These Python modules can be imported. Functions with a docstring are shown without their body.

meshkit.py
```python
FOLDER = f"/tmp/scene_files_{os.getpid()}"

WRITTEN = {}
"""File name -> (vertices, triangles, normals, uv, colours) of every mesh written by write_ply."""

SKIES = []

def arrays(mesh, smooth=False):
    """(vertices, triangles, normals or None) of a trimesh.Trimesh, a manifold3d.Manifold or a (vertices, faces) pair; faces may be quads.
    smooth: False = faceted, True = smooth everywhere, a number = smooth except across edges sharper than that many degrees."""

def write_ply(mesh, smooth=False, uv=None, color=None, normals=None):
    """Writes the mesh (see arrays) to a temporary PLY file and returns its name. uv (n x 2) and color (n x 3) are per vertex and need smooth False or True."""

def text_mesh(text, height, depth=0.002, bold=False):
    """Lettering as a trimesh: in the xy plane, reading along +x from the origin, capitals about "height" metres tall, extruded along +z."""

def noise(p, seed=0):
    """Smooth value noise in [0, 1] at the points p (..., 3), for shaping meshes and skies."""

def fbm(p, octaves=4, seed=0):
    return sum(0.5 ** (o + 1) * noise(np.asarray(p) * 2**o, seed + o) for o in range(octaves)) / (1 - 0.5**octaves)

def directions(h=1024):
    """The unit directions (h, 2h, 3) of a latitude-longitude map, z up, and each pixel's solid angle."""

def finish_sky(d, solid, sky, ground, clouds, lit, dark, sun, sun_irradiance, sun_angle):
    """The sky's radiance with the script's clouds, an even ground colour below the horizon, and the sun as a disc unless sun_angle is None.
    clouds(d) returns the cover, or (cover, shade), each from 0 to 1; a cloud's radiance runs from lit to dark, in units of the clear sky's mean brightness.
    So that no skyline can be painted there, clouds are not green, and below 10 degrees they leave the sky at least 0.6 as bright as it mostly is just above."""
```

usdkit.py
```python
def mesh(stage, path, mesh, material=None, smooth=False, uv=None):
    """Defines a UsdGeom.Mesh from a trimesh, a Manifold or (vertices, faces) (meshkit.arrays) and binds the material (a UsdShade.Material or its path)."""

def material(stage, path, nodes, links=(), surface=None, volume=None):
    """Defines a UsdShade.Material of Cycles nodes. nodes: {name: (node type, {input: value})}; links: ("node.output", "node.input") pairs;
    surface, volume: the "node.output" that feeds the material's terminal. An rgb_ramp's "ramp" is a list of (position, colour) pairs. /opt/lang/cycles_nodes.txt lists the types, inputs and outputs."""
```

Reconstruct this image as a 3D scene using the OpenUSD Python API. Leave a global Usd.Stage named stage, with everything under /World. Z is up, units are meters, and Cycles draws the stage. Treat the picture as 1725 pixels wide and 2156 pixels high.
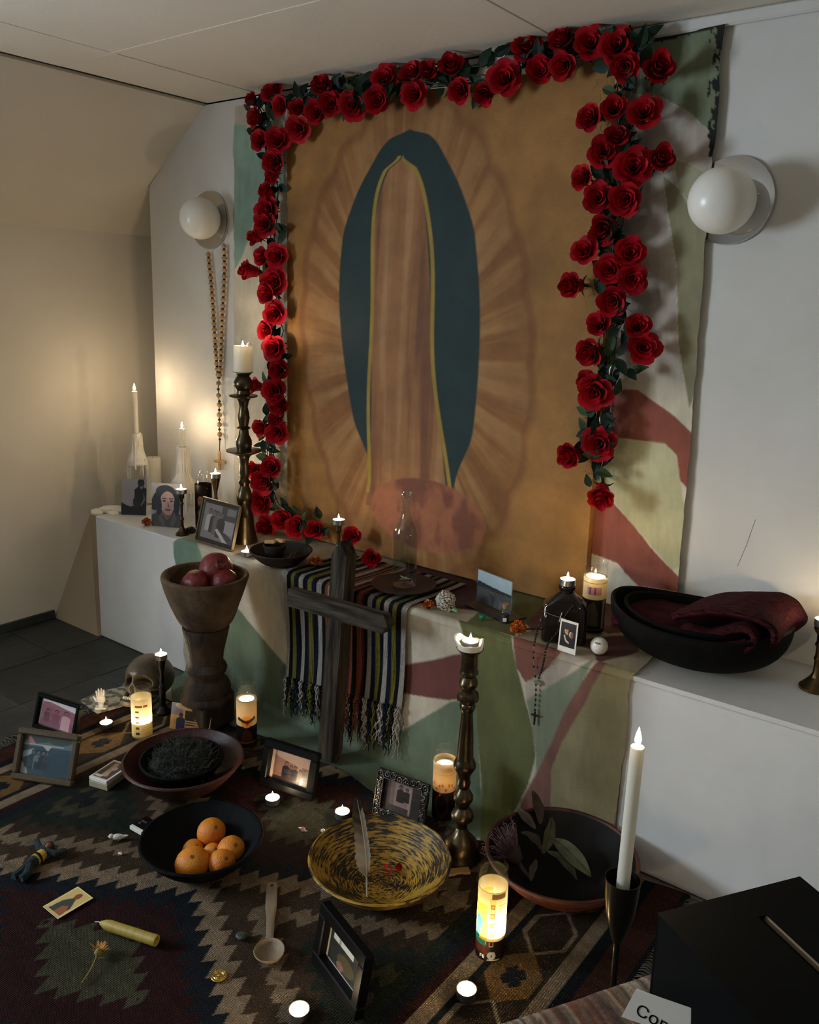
import math, random
import numpy as np, trimesh, shapely, usdkit, meshkit
from pxr import Usd, UsdGeom, UsdLux, UsdShade, Gf, Sdf, Vt

stage = Usd.Stage.CreateInMemory()
UsdGeom.SetStageUpAxis(stage, 'Z')
UsdGeom.Xform.Define(stage, '/World')
UsdGeom.Scope.Define(stage, '/World/Looks')
PI = math.pi
rng = np.random.default_rng(7)

# ------------------------------------------------------------------ camera, light, exposure
CH = 1.32                                             # height of the camera over the floor
RGT = np.array([0.79384199, 0.6074404, 0.02882817])   # camera's right, up and forward
UPV = np.array([-0.14692456, 0.14557821, 0.97837629])
FWD = np.array([-0.59010852, 0.78091174, -0.20481401])
FPX, CX, CY = 1795.535, 862.5, 1010.0                 # focal length and principal point for a 1725 x 2156 frame
CAM = np.array([0, 0, CH])
cam = UsdGeom.Camera.Define(stage, '/World/Camera')
cam.CreateHorizontalApertureAttr(36.0)
cam.CreateVerticalApertureAttr(36.0 * 2156 / 1725)
cam.CreateFocalLengthAttr(36.0 * FPX / 1725)
cam.CreateVerticalApertureOffsetAttr(-(1078 - CY) * 36.0 / 1725)
cam.CreateClippingRangeAttr(Gf.Vec2f(0.02, 100))
cam.AddTransformOp().Set(Gf.Matrix4d(*RGT, 0, *UPV, 0, *(-FWD), 0, *CAM, 1))
EXPOSURE = 0.0
cam.CreateExposureAttr(EXPOSURE)
FLAME = 1.65                                           # scales every flame

dome = UsdLux.DomeLight.Define(stage, '/World/Sky')
dome.CreateIntensityAttr(0.12)
dome.CreateColorAttr(Gf.Vec3f(0.75, 0.85, 1.0))
day = UsdLux.RectLight.Define(stage, '/World/Daylight')         # overcast daylight in the window behind the camera
day.CreateWidthAttr(1.1); day.CreateHeightAttr(0.75)
day.CreateIntensityAttr(40.0)
day.CreateColorAttr(Gf.Vec3f(0.74, 0.87, 1.0))

# ------------------------------------------------------------------ helpers
def at_z(px, py, z=0.0):
    """The point of height z that the photograph shows at a pixel."""
    d = FWD * FPX + RGT * (px - CX) - UPV * (py - CY)
    return CAM + d * ((z - CH) / d[2])
def at_y(px, py, y):
    d = FWD * FPX + RGT * (px - CX) - UPV * (py - CY)
    return CAM + d * (y / d[1])
def pix(P):
    """Pixel of a point, to lay flat patterns out on the surfaces they are painted on."""
    d = np.asarray(P) - CAM
    w = d @ FWD
    return CX + FPX * (d @ RGT) / w, CY - FPX * (d @ UPV) / w
def depth(P): return float((np.asarray(P) - CAM) @ FWD)
def lin(c):
    c = np.asarray(c, float)
    c = c / 255.0 if c.max() > 1.0 else c
    return np.where(c <= 0.04045, c / 12.92, ((c + 0.055) / 1.055) ** 2.4)

used = {}
def path_for(name, parent):
    parent = parent or '/World'
    k = used.get((parent, name), 0); used[(parent, name)] = k + 1
    return f'{parent}/{name}' + (f'_{k:03d}' if k else '')
def tag(path, label=None, cat=None, group=None, kind=None):
    p = stage.GetPrimAtPath(path)
    for k, v in (('label', label), ('category', cat), ('group', group), ('kind', kind)):
        if v: p.SetCustomDataByKey(k, v)
    return path
def mtx(loc=(0, 0, 0), rz=0.0, R=None, s=1.0):
    """4x4, column vectors: scale, then R (3x3), then turn about z, then move."""
    c, q = math.cos(rz), math.sin(rz)
    A = np.array([[c, -q, 0], [q, c, 0], [0, 0, 1.0]]) @ (np.eye(3) if R is None else np.asarray(R)) * s
    M = np.eye(4); M[:3, :3] = A; M[:3, 3] = loc
    return M
def set_m(x, M): x.MakeMatrixXform().Set(Gf.Matrix4d(*np.asarray(M).T.ravel().tolist()))
def thing(name, label, cat, loc=(0, 0, 0), rz=0.0, R=None, s=1.0, group=None, kind=None):
    p = path_for(name, None)
    x = UsdGeom.Xform.Define(stage, p); set_m(x, mtx(loc, rz, R, s))
    return tag(p, label, cat, group, kind)
def dup(src, label, loc=(0, 0, 0), rz=0.0, R=None, s=1.0, group=None):
    was = stage.GetPrimAtPath(src)
    n_ = src.rsplit('/', 1)[1]; p = path_for(n_[:-4] if n_[-3:].isdigit() else n_, None)
    x = UsdGeom.Xform.Define(stage, p); set_m(x, mtx(loc, rz, R, s))
    x.GetPrim().GetReferences().AddInternalReference(Sdf.Path(src)); x.GetPrim().SetInstanceable(True)
    return tag(p, label, was.GetCustomDataByKey('category'), group or was.GetCustomDataByKey('group'))
def obj(name, mesh, m, parent=None, smooth=35, col=None, label=None, kind=None):
    p = path_for(name, parent)
    g = usdkit.mesh(stage, p, mesh, m, smooth=True if col is not None else smooth)
    if col is not None:
        UsdGeom.PrimvarsAPI(g).CreatePrimvar('col', Sdf.ValueTypeNames.Color3fArray, 'vertex').Set(Vt.Vec3fArray.FromNumpy(np.asarray(col, np.float32)))
    return tag(p, label, None, None, kind)
def single(name, mesh, m, label, cat, group=None, kind=None, smooth=35, col=None):
    p = obj(name, mesh, m, None, smooth, col)
    return tag(p, label, cat, group, kind)
def struct(name, mesh, m, parent=None, smooth=35, label=None):
    p = obj(name, mesh, m, parent, smooth)
    return p if parent else tag(p, label, None, None, 'structure')
def sroot(name, label=None):
    p = path_for(name, None); UsdGeom.Xform.Define(stage, p)
    return tag(p, label, None, None, 'structure')

def cat(*ms):
    ms = [m for m in ms if m is not None]
    vs, fs, n = [], [], 0
    for m in ms:
        v, f = (np.asarray(m[0], float), np.asarray(m[1], int)) if isinstance(m, tuple) else (np.array(m.vertices), np.array(m.faces))
        if f.shape[1] == 4: f = np.vstack([f[:, [0, 1, 2]], f[:, [0, 2, 3]]])
        vs.append(v); fs.append(f + n); n += len(v)
    return np.vstack(vs), np.vstack(fs)
def xf(m, loc=(0, 0, 0), rz=0.0, R=None, s=1.0):
    v, f = m if isinstance(m, tuple) else (np.array(m.vertices), np.array(m.faces))
    M = mtx(loc, rz, R, s)
    return np.asarray(v) @ M[:3, :3].T + M[:3, 3], f
def rx(a): c, s = math.cos(a), math.sin(a); return np.array([[1, 0, 0], [0, c, -s], [0, s, c]])
def ry(a): c, s = math.cos(a), math.sin(a); return np.array([[c, 0, s], [0, 1, 0], [-s, 0, c]])
def rz_(a): c, s = math.cos(a), math.sin(a); return np.array([[c, -s, 0], [s, c, 0], [0, 0, 1.0]])
def box(x0, x1, y0, y1, z0, z1, b=0.0):
    """A box with chamfered edges."""
    if b <= 0:
        v = np.array([[x, y, z] for x in (x0, x1) for y in (y0, y1) for z in (z0, z1)], float)
    else:
        v = np.array([[x + (b * sx if i != 0 else 0), y + (b * sy if i != 1 else 0), z + (b * sz if i != 2 else 0)]
                      for i in range(3) for x, sx in ((x0, 1), (x1, -1)) for y, sy in ((y0, 1), (y1, -1)) for z, sz in ((z0, 1), (z1, -1))], float)
    h = trimesh.convex.convex_hull(v)
    return np.array(h.vertices), np.array(h.faces)
def bx(sx, sy, sz, loc=(0, 0, 0), b=0.0):
    x, y, z = loc
    return box(x - sx / 2, x + sx / 2, y - sy / 2, y + sy / 2, z - sz / 2, z + sz / 2, b)
def grid(P, close_u=False, close_v=False):
    """P (nu, nv, 3) -> triangles."""
    nu, nv = P.shape[:2]
    a = np.arange(nu * nv).reshape(nu, nv)
    if close_u: a = np.vstack([a, a[:1]])
    if close_v: a = np.hstack([a, a[:, :1]])
    q = np.stack([a[:-1, :-1], a[1:, :-1], a[1:, 1:], a[:-1, 1:]], -1).reshape(-1, 4)
    return P.reshape(-1, 3), np.vstack([q[:, [0, 1, 2]], q[:, [0, 2, 3]]])
def lathe(prof, n=32, sx=1.0, sy=1.0, wob=0.0, seed=0):
    """Turned shape: prof [(radius, z)] from the bottom up (outside), then down the inside if hollow."""
    p = np.array(prof, float); a = np.arange(n) * 2 * PI / n
    P = np.stack([p[:, 0][None] * np.cos(a)[:, None] * sx, p[:, 0][None] * np.sin(a)[:, None] * sy, np.repeat(p[:, 1][None], n, 0)], -1)
    if wob:
        nn = meshkit.fbm(P / (p[:, 0].max() * 0.6) + 3.1 + seed, 3, seed) - 0.5
        rad = np.hypot(P[..., 0], P[..., 1]); k = 1 + wob * nn / np.maximum(rad, 1e-4) * (rad > 1e-4)
        P[..., 0] *= k; P[..., 1] *= k; P[..., 2] += wob * 0.5 * nn
    return grid(P, close_u=True)
def smooth_prof(pts, n=40):
    """Catmull-Rom through the points."""
    from scipy.interpolate import PchipInterpolator
    p = np.array(pts, float); t = np.r_[0, np.cumsum(np.hypot(*np.diff(p, axis=0).T))]
    tt = np.linspace(0, t[-1], n)
    return np.stack([PchipInterpolator(t, p[:, 0])(tt), PchipInterpolator(t, p[:, 1])(tt)], 1)
def tube(pts, r, sides=6, caps=True):
    p = np.asarray(pts, float); r = np.broadcast_to(np.asarray(r, float), (len(p),))
    t = np.gradient(p, axis=0); t /= np.linalg.norm(t, axis=1, keepdims=True) + 1e-12
    a = np.cross(t[0], [0, 0, 1.0] if abs(t[0][2]) < 0.9 else [1.0, 0, 0]); A = []
    for ti in t:
        a = a - ti * (a @ ti); a = a / (np.linalg.norm(a) + 1e-12); A.append(a)
    A = np.array(A); B = np.cross(t, A); g = np.arange(sides) * 2 * PI / sides
    P = p[:, None] + r[:, None, None] * (np.cos(g)[None, :, None] * A[:, None] + np.sin(g)[None, :, None] * B[:, None])
    v, f = grid(P, close_v=True); f = f[:, ::-1]
    if caps:
        n = len(p)
        ends = [[0, k, k + 1] for k in range(1, sides - 1)] + [[(n - 1) * sides, (n - 1) * sides + k + 1, (n - 1) * sides + k] for k in range(1, sides - 1)]
        f = np.vstack([f, ends])
    return v, f
def ball(r=1.0, loc=(0, 0, 0), sub=2, s=(1, 1, 1)):
    m = trimesh.creation.icosphere(sub, r)
    return np.array(m.vertices) * np.array(s) + np.array(loc), np.array(m.faces)
def lumpy(r, s=(1, 1, 1), amp=0.08, freq=2.0, seed=0, sub=3, loc=(0, 0, 0)):
    m = trimesh.creation.icosphere(sub, 1.0); v = np.array(m.vertices)
    k = 1 + amp * 2 * (meshkit.fbm(v * freq + 11.3 * (seed + 1), 4, seed) - 0.5)
    return v * k[:, None] * r * np.array(s) + np.array(loc), np.array(m.faces)
def curve(pts, n=24):
    from scipy.interpolate import CubicSpline
    p = np.asarray(pts, float); t = np.r_[0, np.cumsum(np.linalg.norm(np.diff(p, axis=0), axis=1))]
    return CubicSpline(t, p)(np.linspace(0, t[-1], n))
def look(f, up=(0, 0, 1)):
    """Rotation whose z axis is f."""
    f = np.asarray(f, float); f = f / np.linalg.norm(f)
    x = np.cross(up, f); x = x / (np.linalg.norm(x) + 1e-9)
    return np.stack([x, np.cross(f, x), f], 1)

# ------------------------------------------------------------------ materials
L = '/World/Looks/'
def mat(name, c, rough=0.6, c2=None, scale=12.0, metal=0.0, bump=0.0, bscale=None, spec=0.5, sx=(1, 1, 1), sub=0.0, ramp=(0.35, 0.65), coat=0.0, detail=5.0, vary=0.0):
    """Plain surface; c2 mottles it with noise in the object's own space; vary shifts the value from copy to copy."""
    n = {'p': ('principled_bsdf', {'base_color': lin(c), 'roughness': rough, 'metallic': metal, 'specular_ior_level': spec, 'coat_weight': coat})}
    l = []
    if sub: n['p'][1].update({'subsurface_weight': sub, 'subsurface_radius': (1.0, 0.7, 0.4), 'subsurface_scale': 0.006})
    if c2 is not None or bump:
        n['tc'] = ('texture_coordinate', {}); n['mp'] = ('mapping', {'scale': sx}); l.append(('tc.object', 'mp.vector'))
    src = None
    if c2 is not None:
        n['n'] = ('noise_texture', {'scale': scale, 'detail': detail, 'roughness': 0.6})
        n['r'] = ('rgb_ramp', {'ramp': [(ramp[0], lin(c)), (ramp[1], lin(c2))]})
        l += [('mp.vector', 'n.vector'), ('n.fac', 'r.fac')]; src = 'r.color'
    if vary:
        n['oi'] = ('object_info', {}); n['mr'] = ('map_range', {'from_min': 0.0, 'from_max': 1.0, 'to_min': 1 - vary, 'to_max': 1 + vary})
        n['hs'] = ('hsv', {'color': lin(c)}); l += [('oi.random', 'mr.value'), ('mr.result', 'hs.value')]
        if src: l.append((src, 'hs.color'))
        src = 'hs.color'
    if src: l.append((src, 'p.base_color'))
    if bump:
        n['bn'] = ('noise_texture', {'scale': bscale or scale * 4, 'detail': 4.0}); n['b'] = ('bump', {'strength': bump, 'distance': 0.01})
        l += [('mp.vector', 'bn.vector'), ('bn.fac', 'b.height'), ('b.normal', 'p.normal')]
    return usdkit.material(stage, L + name, n, l, surface='p.BSDF')
def vmat(name, rough=0.8, mott=0.25, scale=18.0, bump=0.1, bscale=220.0, spec=0.3, weave=None, coat=0.0, trans=0.0, emit=0.0):
    """Colour laid out per vertex (primvar col), mottled by noise."""
    n = {'a': ('attribute', {'attribute': 'col'}), 'tc': ('texture_coordinate', {}),
         'n': ('noise_texture', {'scale': scale, 'detail': 6.0, 'roughness': 0.62}),
         'm': ('map_range', {'from_min': 0.25, 'from_max': 0.75, 'to_min': 1 - mott, 'to_max': 1 + mott}),
         'h': ('hsv', {}), 'p': ('principled_bsdf', {'roughness': rough, 'specular_ior_level': spec, 'coat_weight': coat}),
         'bn': ('noise_texture', {'scale': bscale, 'detail': 3.0}), 'b': ('bump', {'strength': bump, 'distance': 0.004})}
    l = [('tc.object', 'n.vector'), ('n.fac', 'm.value'), ('m.result', 'h.value'), ('a.color', 'h.color'), ('h.color', 'p.base_color'),
         ('tc.object', 'bn.vector'), ('b.normal', 'p.normal')]
    if weave:
        n['mp'] = ('mapping', {'scale': weave}); n['w'] = ('wave_texture', {'scale': 1.0, 'distortion': 0.6, 'detail': 1.0, 'bands_direction': 'x', 'wave_type': 'bands'})
        n['w2'] = ('wave_texture', {'scale': 1.0, 'distortion': 0.6, 'detail': 1.0, 'bands_direction': 'y', 'wave_type': 'bands'})
        n['mu'] = ('math', {'math_type': 'multiply'})
        n['wm'] = ('map_range', {'from_min': 0.0, 'from_max': 0.7, 'to_min': 0.72, 'to_max': 1.12}); n['wx'] = ('math', {'math_type': 'multiply'})
        l += [('tc.object', 'mp.vector'), ('mp.vector', 'w.vector'), ('mp.vector', 'w2.vector'), ('w.fac', 'mu.value1'), ('w2.fac', 'mu.value2'), ('mu.value', 'b.height'),
              ('mu.value', 'wm.value'), ('wm.result', 'wx.value1'), ('m.result', 'wx.value2'), ('wx.value', 'h.value')]
        l.remove(('m.result', 'h.value'))
    else:
        l.append(('bn.fac', 'b.height'))
    out = 'p.BSDF'
    if trans:
        n['t'] = ('translucent_bsdf', {}); n['mx'] = ('mix_closure', {'fac': trans}); l += [('h.color', 't.color'), ('p.BSDF', 'mx.closure1'), ('t.BSDF', 'mx.closure2')]; out = 'mx.closure'
    return usdkit.material(stage, L + name, n, l, surface=out)
def thin_glass(name, tint=(1, 1, 1), rough=0.02, k=0.5):
    """A pane or shell that light passes straight through; it mirrors more towards its edges."""
    return usdkit.material(stage, L + name, {'t': ('transparent_bsdf', {'color': tint}), 'g': ('glossy_bsdf', {'color': (1, 1, 1), 'roughness': rough}), 'w': ('layer_weight', {'blend': 0.5}), 'pw': ('math', {'math_type': 'power', 'value2': 4.0}), 'mu': ('math', {'math_type': 'multiply_add', 'value2': k, 'value3': 0.035}), 'm': ('mix_closure', {})},
                           [('w.facing', 'pw.value1'), ('pw.value', 'mu.value1'), ('mu.value', 'm.fac'), ('t.BSDF', 'm.closure1'), ('g.BSDF', 'm.closure2')], surface='m.closure')
def emis(name, c, s):
    return usdkit.material(stage, L + name, {'e': ('emission', {'color': c, 'strength': s})}, [], surface='e.emission')
def wax(name, c, t=0.35):
    return usdkit.material(stage, L + name, {'p': ('principled_bsdf', {'base_color': lin(c), 'roughness': 0.4, 'specular_ior_level': 0.4}), 't': ('translucent_bsdf', {'color': lin(c)}), 'm': ('mix_closure', {'fac': t})},
                           [('p.BSDF', 'm.closure1'), ('t.BSDF', 'm.closure2')], surface='m.closure')
M = {}
M['plaster'] = mat('plaster', (214, 212, 206), 0.75, (206, 203, 196), 3.0, bump=0.05, bscale=60)
M['plaster_warm'] = mat('plaster_warm', (226, 219, 206), 0.8, (220, 213, 198), 3.0, bump=0.05, bscale=60)
M['plinth_white'] = mat('plinth_white', (216, 216, 214), 0.6, (206, 206, 204), 5.0, bump=0.04, bscale=50)
M['ceiling'] = mat('ceiling_board', (228, 219, 204), 0.85, (222, 212, 196), 2.0, bump=0.05, bscale=150)
M['plaster_rear'] = mat('plaster_rear', (150, 144, 134), 0.8)  # unseen walls, toned darker to cut the bounced fill light
M['joint_shade'] = mat('joint_shade_black', (14, 13, 12), 0.9)  # black that stands in for the shade inside open joints
M['slate'] = mat('slate', (56, 60, 60), 0.55, (38, 42, 43), 9.0, bump=0.15, bscale=40)
M['grout'] = mat('grout', (128, 122, 112), 0.9, (96, 90, 82), 30)
M['canvas_fresco'] = vmat('painted_canvas', 0.9, 0.16, 9.0, 0.25, 350)
M['oil'] = vmat('painting_surface', 0.65, 0.22, 11.0, 0.2, 300)
M['rug'] = vmat('kilim', 0.95, 0.2, 60.0, 1.0, weave=(64, 100, 1), spec=0.1)
M['runner'] = vmat('striped_wool', 0.95, 0.3, 150.0, 0.9, weave=(80, 64, 64), spec=0.1)
M['print'] = vmat('photo_print', 0.35, 0.06, 60.0, 0.0, spec=0.5)
M['card'] = vmat('printed_card', 0.6, 0.06, 60.0, 0.0, spec=0.3)
M['label_lit'] = vmat('jar_label', 0.5, 0.05, 60.0, 0.0, spec=0.3, trans=0.6)
M['glass'] = thin_glass('clear_glass')
M['glass_bottle'] = thin_glass('clear_bottle_glass', (0.90, 0.94, 0.93), 0.04, 0.9)
M['pane'] = thin_glass('picture_glass', k=0.6)
M['glass_thick'] = usdkit.material(stage, L + 'bottle_glass', {'p': ('principled_bsdf', {'base_color': (0.97, 1, 0.98), 'roughness': 0.03, 'transmission_weight': 1.0, 'ior': 1.45})}, [], surface='p.BSDF')
M['flame'] = usdkit.material(stage, L + 'flame', {'e': ('emission', {'color': (1.0, 0.755, 0.47), 'strength': 420.0 * FLAME})}, [], surface='e.emission')
M['wick'] = mat('wick', (30, 24, 20), 0.9)
M['wax_white'] = wax('white_wax', (240, 236, 222))
M['wax_solid'] = mat('solid_wax', (236, 230, 214), 0.45, (226, 219, 202), 20, sub=0.2)
M['foil'] = mat('tealight_tin', (190, 190, 188), 0.28, metal=0.95)
M['brass'] = mat('aged_brass', (118, 96, 60), 0.33, (82, 68, 46), 30, metal=0.9, bump=0.05)
M['brass_dark'] = mat('dark_brass', (92, 80, 58), 0.3, (62, 54, 42), 25, metal=0.9, bump=0.05)
M['chrome'] = mat('chrome', (200, 200, 200), 0.06, metal=1.0)
M['opal'] = mat('opal_glass', (238, 234, 224), 0.3)
M['black'] = mat('black_paint', (12, 12, 13), 0.45, spec=0.15)
M['wood_dark'] = mat('dark_wood', (66, 52, 40), 0.6, (44, 35, 28), 8, sx=(1, 1, 6), bump=0.3, bscale=40)
# ------------------------------------------------------------------ the room (attic corner, 2 m ceiling)
XL, XR, YB, YR, ZC = -3.16, 1.60, 2.135, -2.80, 1.99
ZL, YF = 0.486, 1.790                                  # ledge height, ledge front
set_m(UsdGeom.Xformable(day.GetPrim()), mtx((XL - 0.09, -0.60, 1.08), 0, np.array([[0, 0, -1.0], [1, 0, 0], [0, -1, 0]]).T @ np.eye(3) if False else look((-1, 0, 0))))
fl = sroot('floor', 'dark grey slate tile floor')
struct('slab', box(XL - 0.3, XR + 0.1, YR - 0.1, 2.5, -0.12, -0.004), M['grout'], fl)
r = np.random.default_rng(3)
slates = [mat(f'slate_{k}', (52 + 7 * k, 55 + 7 * k, 55 + 6 * k), 0.5, (36 + 4 * k, 40 + 4 * k, 41 + 4 * k), 7.0 + k, bump=0.25, bscale=30) for k in range(3)]
for i in range(-2, 17):
    for j in range(-16, 4):
        x0, y0 = -2.826 + 0.291 * (i), 1.578 + 0.294 * j
        if x0 + 0.291 < XL or x0 > XR or y0 > 2.4 or y0 + 0.29 < YR: continue
        if x0 > -1.6 and (y0 > 1.3 or y0 < -1.0 or x0 > 0.2): continue        # under the kilim, the plinth or far behind the camera: the slab
        dz = r.uniform(-0.0012, 0.0008)
        struct('tile', box(x0 + 0.002, x0 + 0.289, y0 + 0.002, y0 + 0.292, -0.01, dz, 0.0015), slates[r.integers(3)], fl)
struct('wall_back', None or (lambda m: (np.array(m.vertices) @ np.array([[1, 0, 0], [0, 0, 1], [0, -1, 0]]).astype(float) + [0, YB + 0.03, 0], np.array(m.faces)))(
    trimesh.creation.extrude_polygon(shapely.Polygon([(-2.92, 0), (XR, 0), (XR, ZC - 0.004), (-2.586, ZC - 0.004), (-2.92, 1.729)]), 0.03)), M['plaster'], label='white back wall panel behind the altar')
struct('wall_far', box(XL - 0.1, XR, 2.42, 2.5, 0, 2.1), M['plaster_warm'])
wl = sroot('wall_left', 'cream left wall that slopes inward towards the ceiling')
for a in ((YR, -1.15, 0, 1.56), (-0.05, 2.42, 0, 1.56), (-1.15, -0.05, 0, 0.72), (-1.15, -0.05, 1.44, 1.56)):
    struct('wall_panel', box(XL - 0.12, XL, *a), M['plaster_warm'], wl)
P = np.array([[XL - 0.09, 1.556], [XL, 1.556], [-2.582, 1.982], [-2.582, 2.04]])
v = np.array([[p[0], y, p[1]] for y in (YR, 2.42) for p in P]); h = trimesh.convex.convex_hull(v)
struct('slope', (np.array(h.vertices), np.array(h.faces)), M['plaster_warm'], wl)
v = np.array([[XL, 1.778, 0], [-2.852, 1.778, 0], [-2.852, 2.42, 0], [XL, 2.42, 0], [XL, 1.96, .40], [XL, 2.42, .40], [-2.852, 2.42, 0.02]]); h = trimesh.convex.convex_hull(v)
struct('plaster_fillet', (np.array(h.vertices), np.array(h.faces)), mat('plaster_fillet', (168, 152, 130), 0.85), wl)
wd = sroot('window_1', 'small window of the left wall')
for a in ((-1.19, -1.15, 0.70, 1.46), (-0.05, -0.01, 0.70, 1.46), (-1.15, -0.05, 0.70, 0.74), (-1.15, -0.05, 1.42, 1.46), (-0.615, -0.585, 0.74, 1.42)):
    struct('window_frame', box(XL - 0.06, XL + 0.015, *a, 0.004), M['plinth_white'], wd)
struct('wall_rear', box(XL - 0.12, XR, YR - 0.1, YR, 0, 2.05), M['plaster_rear'])
struct('wall_right', box(XR, XR + 0.1, YR - 0.1, 2.5, 0, 2.05), M['plaster_rear'])
struct('baseboard_left', box(XL, XL + 0.012, YR, 1.775, 0, 0.035, 0.002), M['slate'], label='low dark slate skirting along the left wall')
ce = sroot('ceiling', 'cream board ceiling with open joints')
xs, ys = [-2.568, -2.292, -1.157, -0.02, 1.117, XR], [YR, -0.82, 0.375, 1.568, YB + 0.0]
for i in range(len(xs) - 1):
    for j in range(len(ys) - 1):
        g = 0.0022
        struct('ceiling_board', box(xs[i] + g, xs[i + 1] - g * (0.3 if j == 2 else 1), ys[j] + 0.0006, ys[j + 1] - 0.0006, ZC + r.uniform(-0.0008, 0.0008), ZC + 0.02, 0.0012), M['ceiling'], ce)
struct('board_backing', box(-2.60, XR + 0.1, YR - 0.1, 2.5, ZC + 0.021, ZC + 0.08), M['joint_shade'], ce)  # unseen slab added against light leaks; blackens the open joints
struct('joint_gap', box(-2.582, -2.566, YR, 2.42, 1.9905, 2.03), M['joint_shade'], ce)  # solid black filler that paints the shade of the slope joint
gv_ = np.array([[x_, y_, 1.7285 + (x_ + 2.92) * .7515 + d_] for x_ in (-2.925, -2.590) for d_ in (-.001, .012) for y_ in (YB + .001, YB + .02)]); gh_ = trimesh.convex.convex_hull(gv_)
struct('joint_gap', (np.array(gh_.vertices), np.array(gh_.faces)), M['joint_shade'], wl)  # dark strip drawing the shade between slope and wall panel
struct('joint_strip', box(-2.292, XR, 1.560, 1.576, ZC - 0.0016, ZC + 0.004, 0.0012), M['ceiling'], ce)
struct('hairline_scratch', tube([at_y(1591, 1094, YB - .0003), at_y(1572, 1148, YB - .0003), at_y(1553, 1192, YB - .0003)], .0004, 4), mat('scratch', (96, 90, 82), .9), '/World/wall_left')
struct('trim_1', box(-1.35, XR, YB - 0.014, YB, ZC - 0.030, ZC - 0.001, 0.004), M['plaster'], label='white cove strip between back wall and ceiling')
# plinth: two white boxes that carry the altar
pl = thing('plinth', 'long white plaster plinth under the painted canvas, reaching the left end wall', 'plinth', kind='structure')
obj('body', box(-2.85, -0.70, YF, YB, 0, ZL, 0.004), M['plinth_white'], pl)
pr = thing('plinth', 'white wooden plinth right of the painted canvas, with a boarded top', 'plinth', kind='structure')
obj('body', box(-0.698, XR, YF + 0.002, YB, 0, ZL - 0.014, 0.003), M['plinth_white'], pr)
obj('top_board', box(-0.698, XR, YF - 0.001, YB, ZL - 0.0125, ZL, 0.002), M['plinth_white'], pr)

# ------------------------------------------------------------------ flat patterns: polygons drawn where they stand on a surface
def inside(px, py, poly, wig=0.0, nz=None):
    if wig: px, py = px + wig * nz[0], py + wig * nz[1]
    return shapely.contains_xy(shapely.Polygon(poly), px, py)
def paint(px, py, base, layers, wig=5.0, seed=1, soft=60.0):
    """layers: (colour, polygon); edges wander a little as brushwork does."""
    q = np.stack([px / soft, py / soft, px * 0], -1)
    nz = (meshkit.fbm(q, 3, seed) - 0.5, meshkit.fbm(q + 40, 3, seed) - 0.5)
    out = 0
    for ox, oy in ((-1.3, -.4), (.4, -1.3), (1.3, .4), (-.4, 1.3), (0, 0)):          # several samples soften the edges
        col = np.tile(lin(base), (len(px), 1))
        for c, poly in layers:
            col[inside(px + ox, py + oy, poly, wig * 2, nz)] = lin(c)
        out = out + col / 5
    return out

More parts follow.
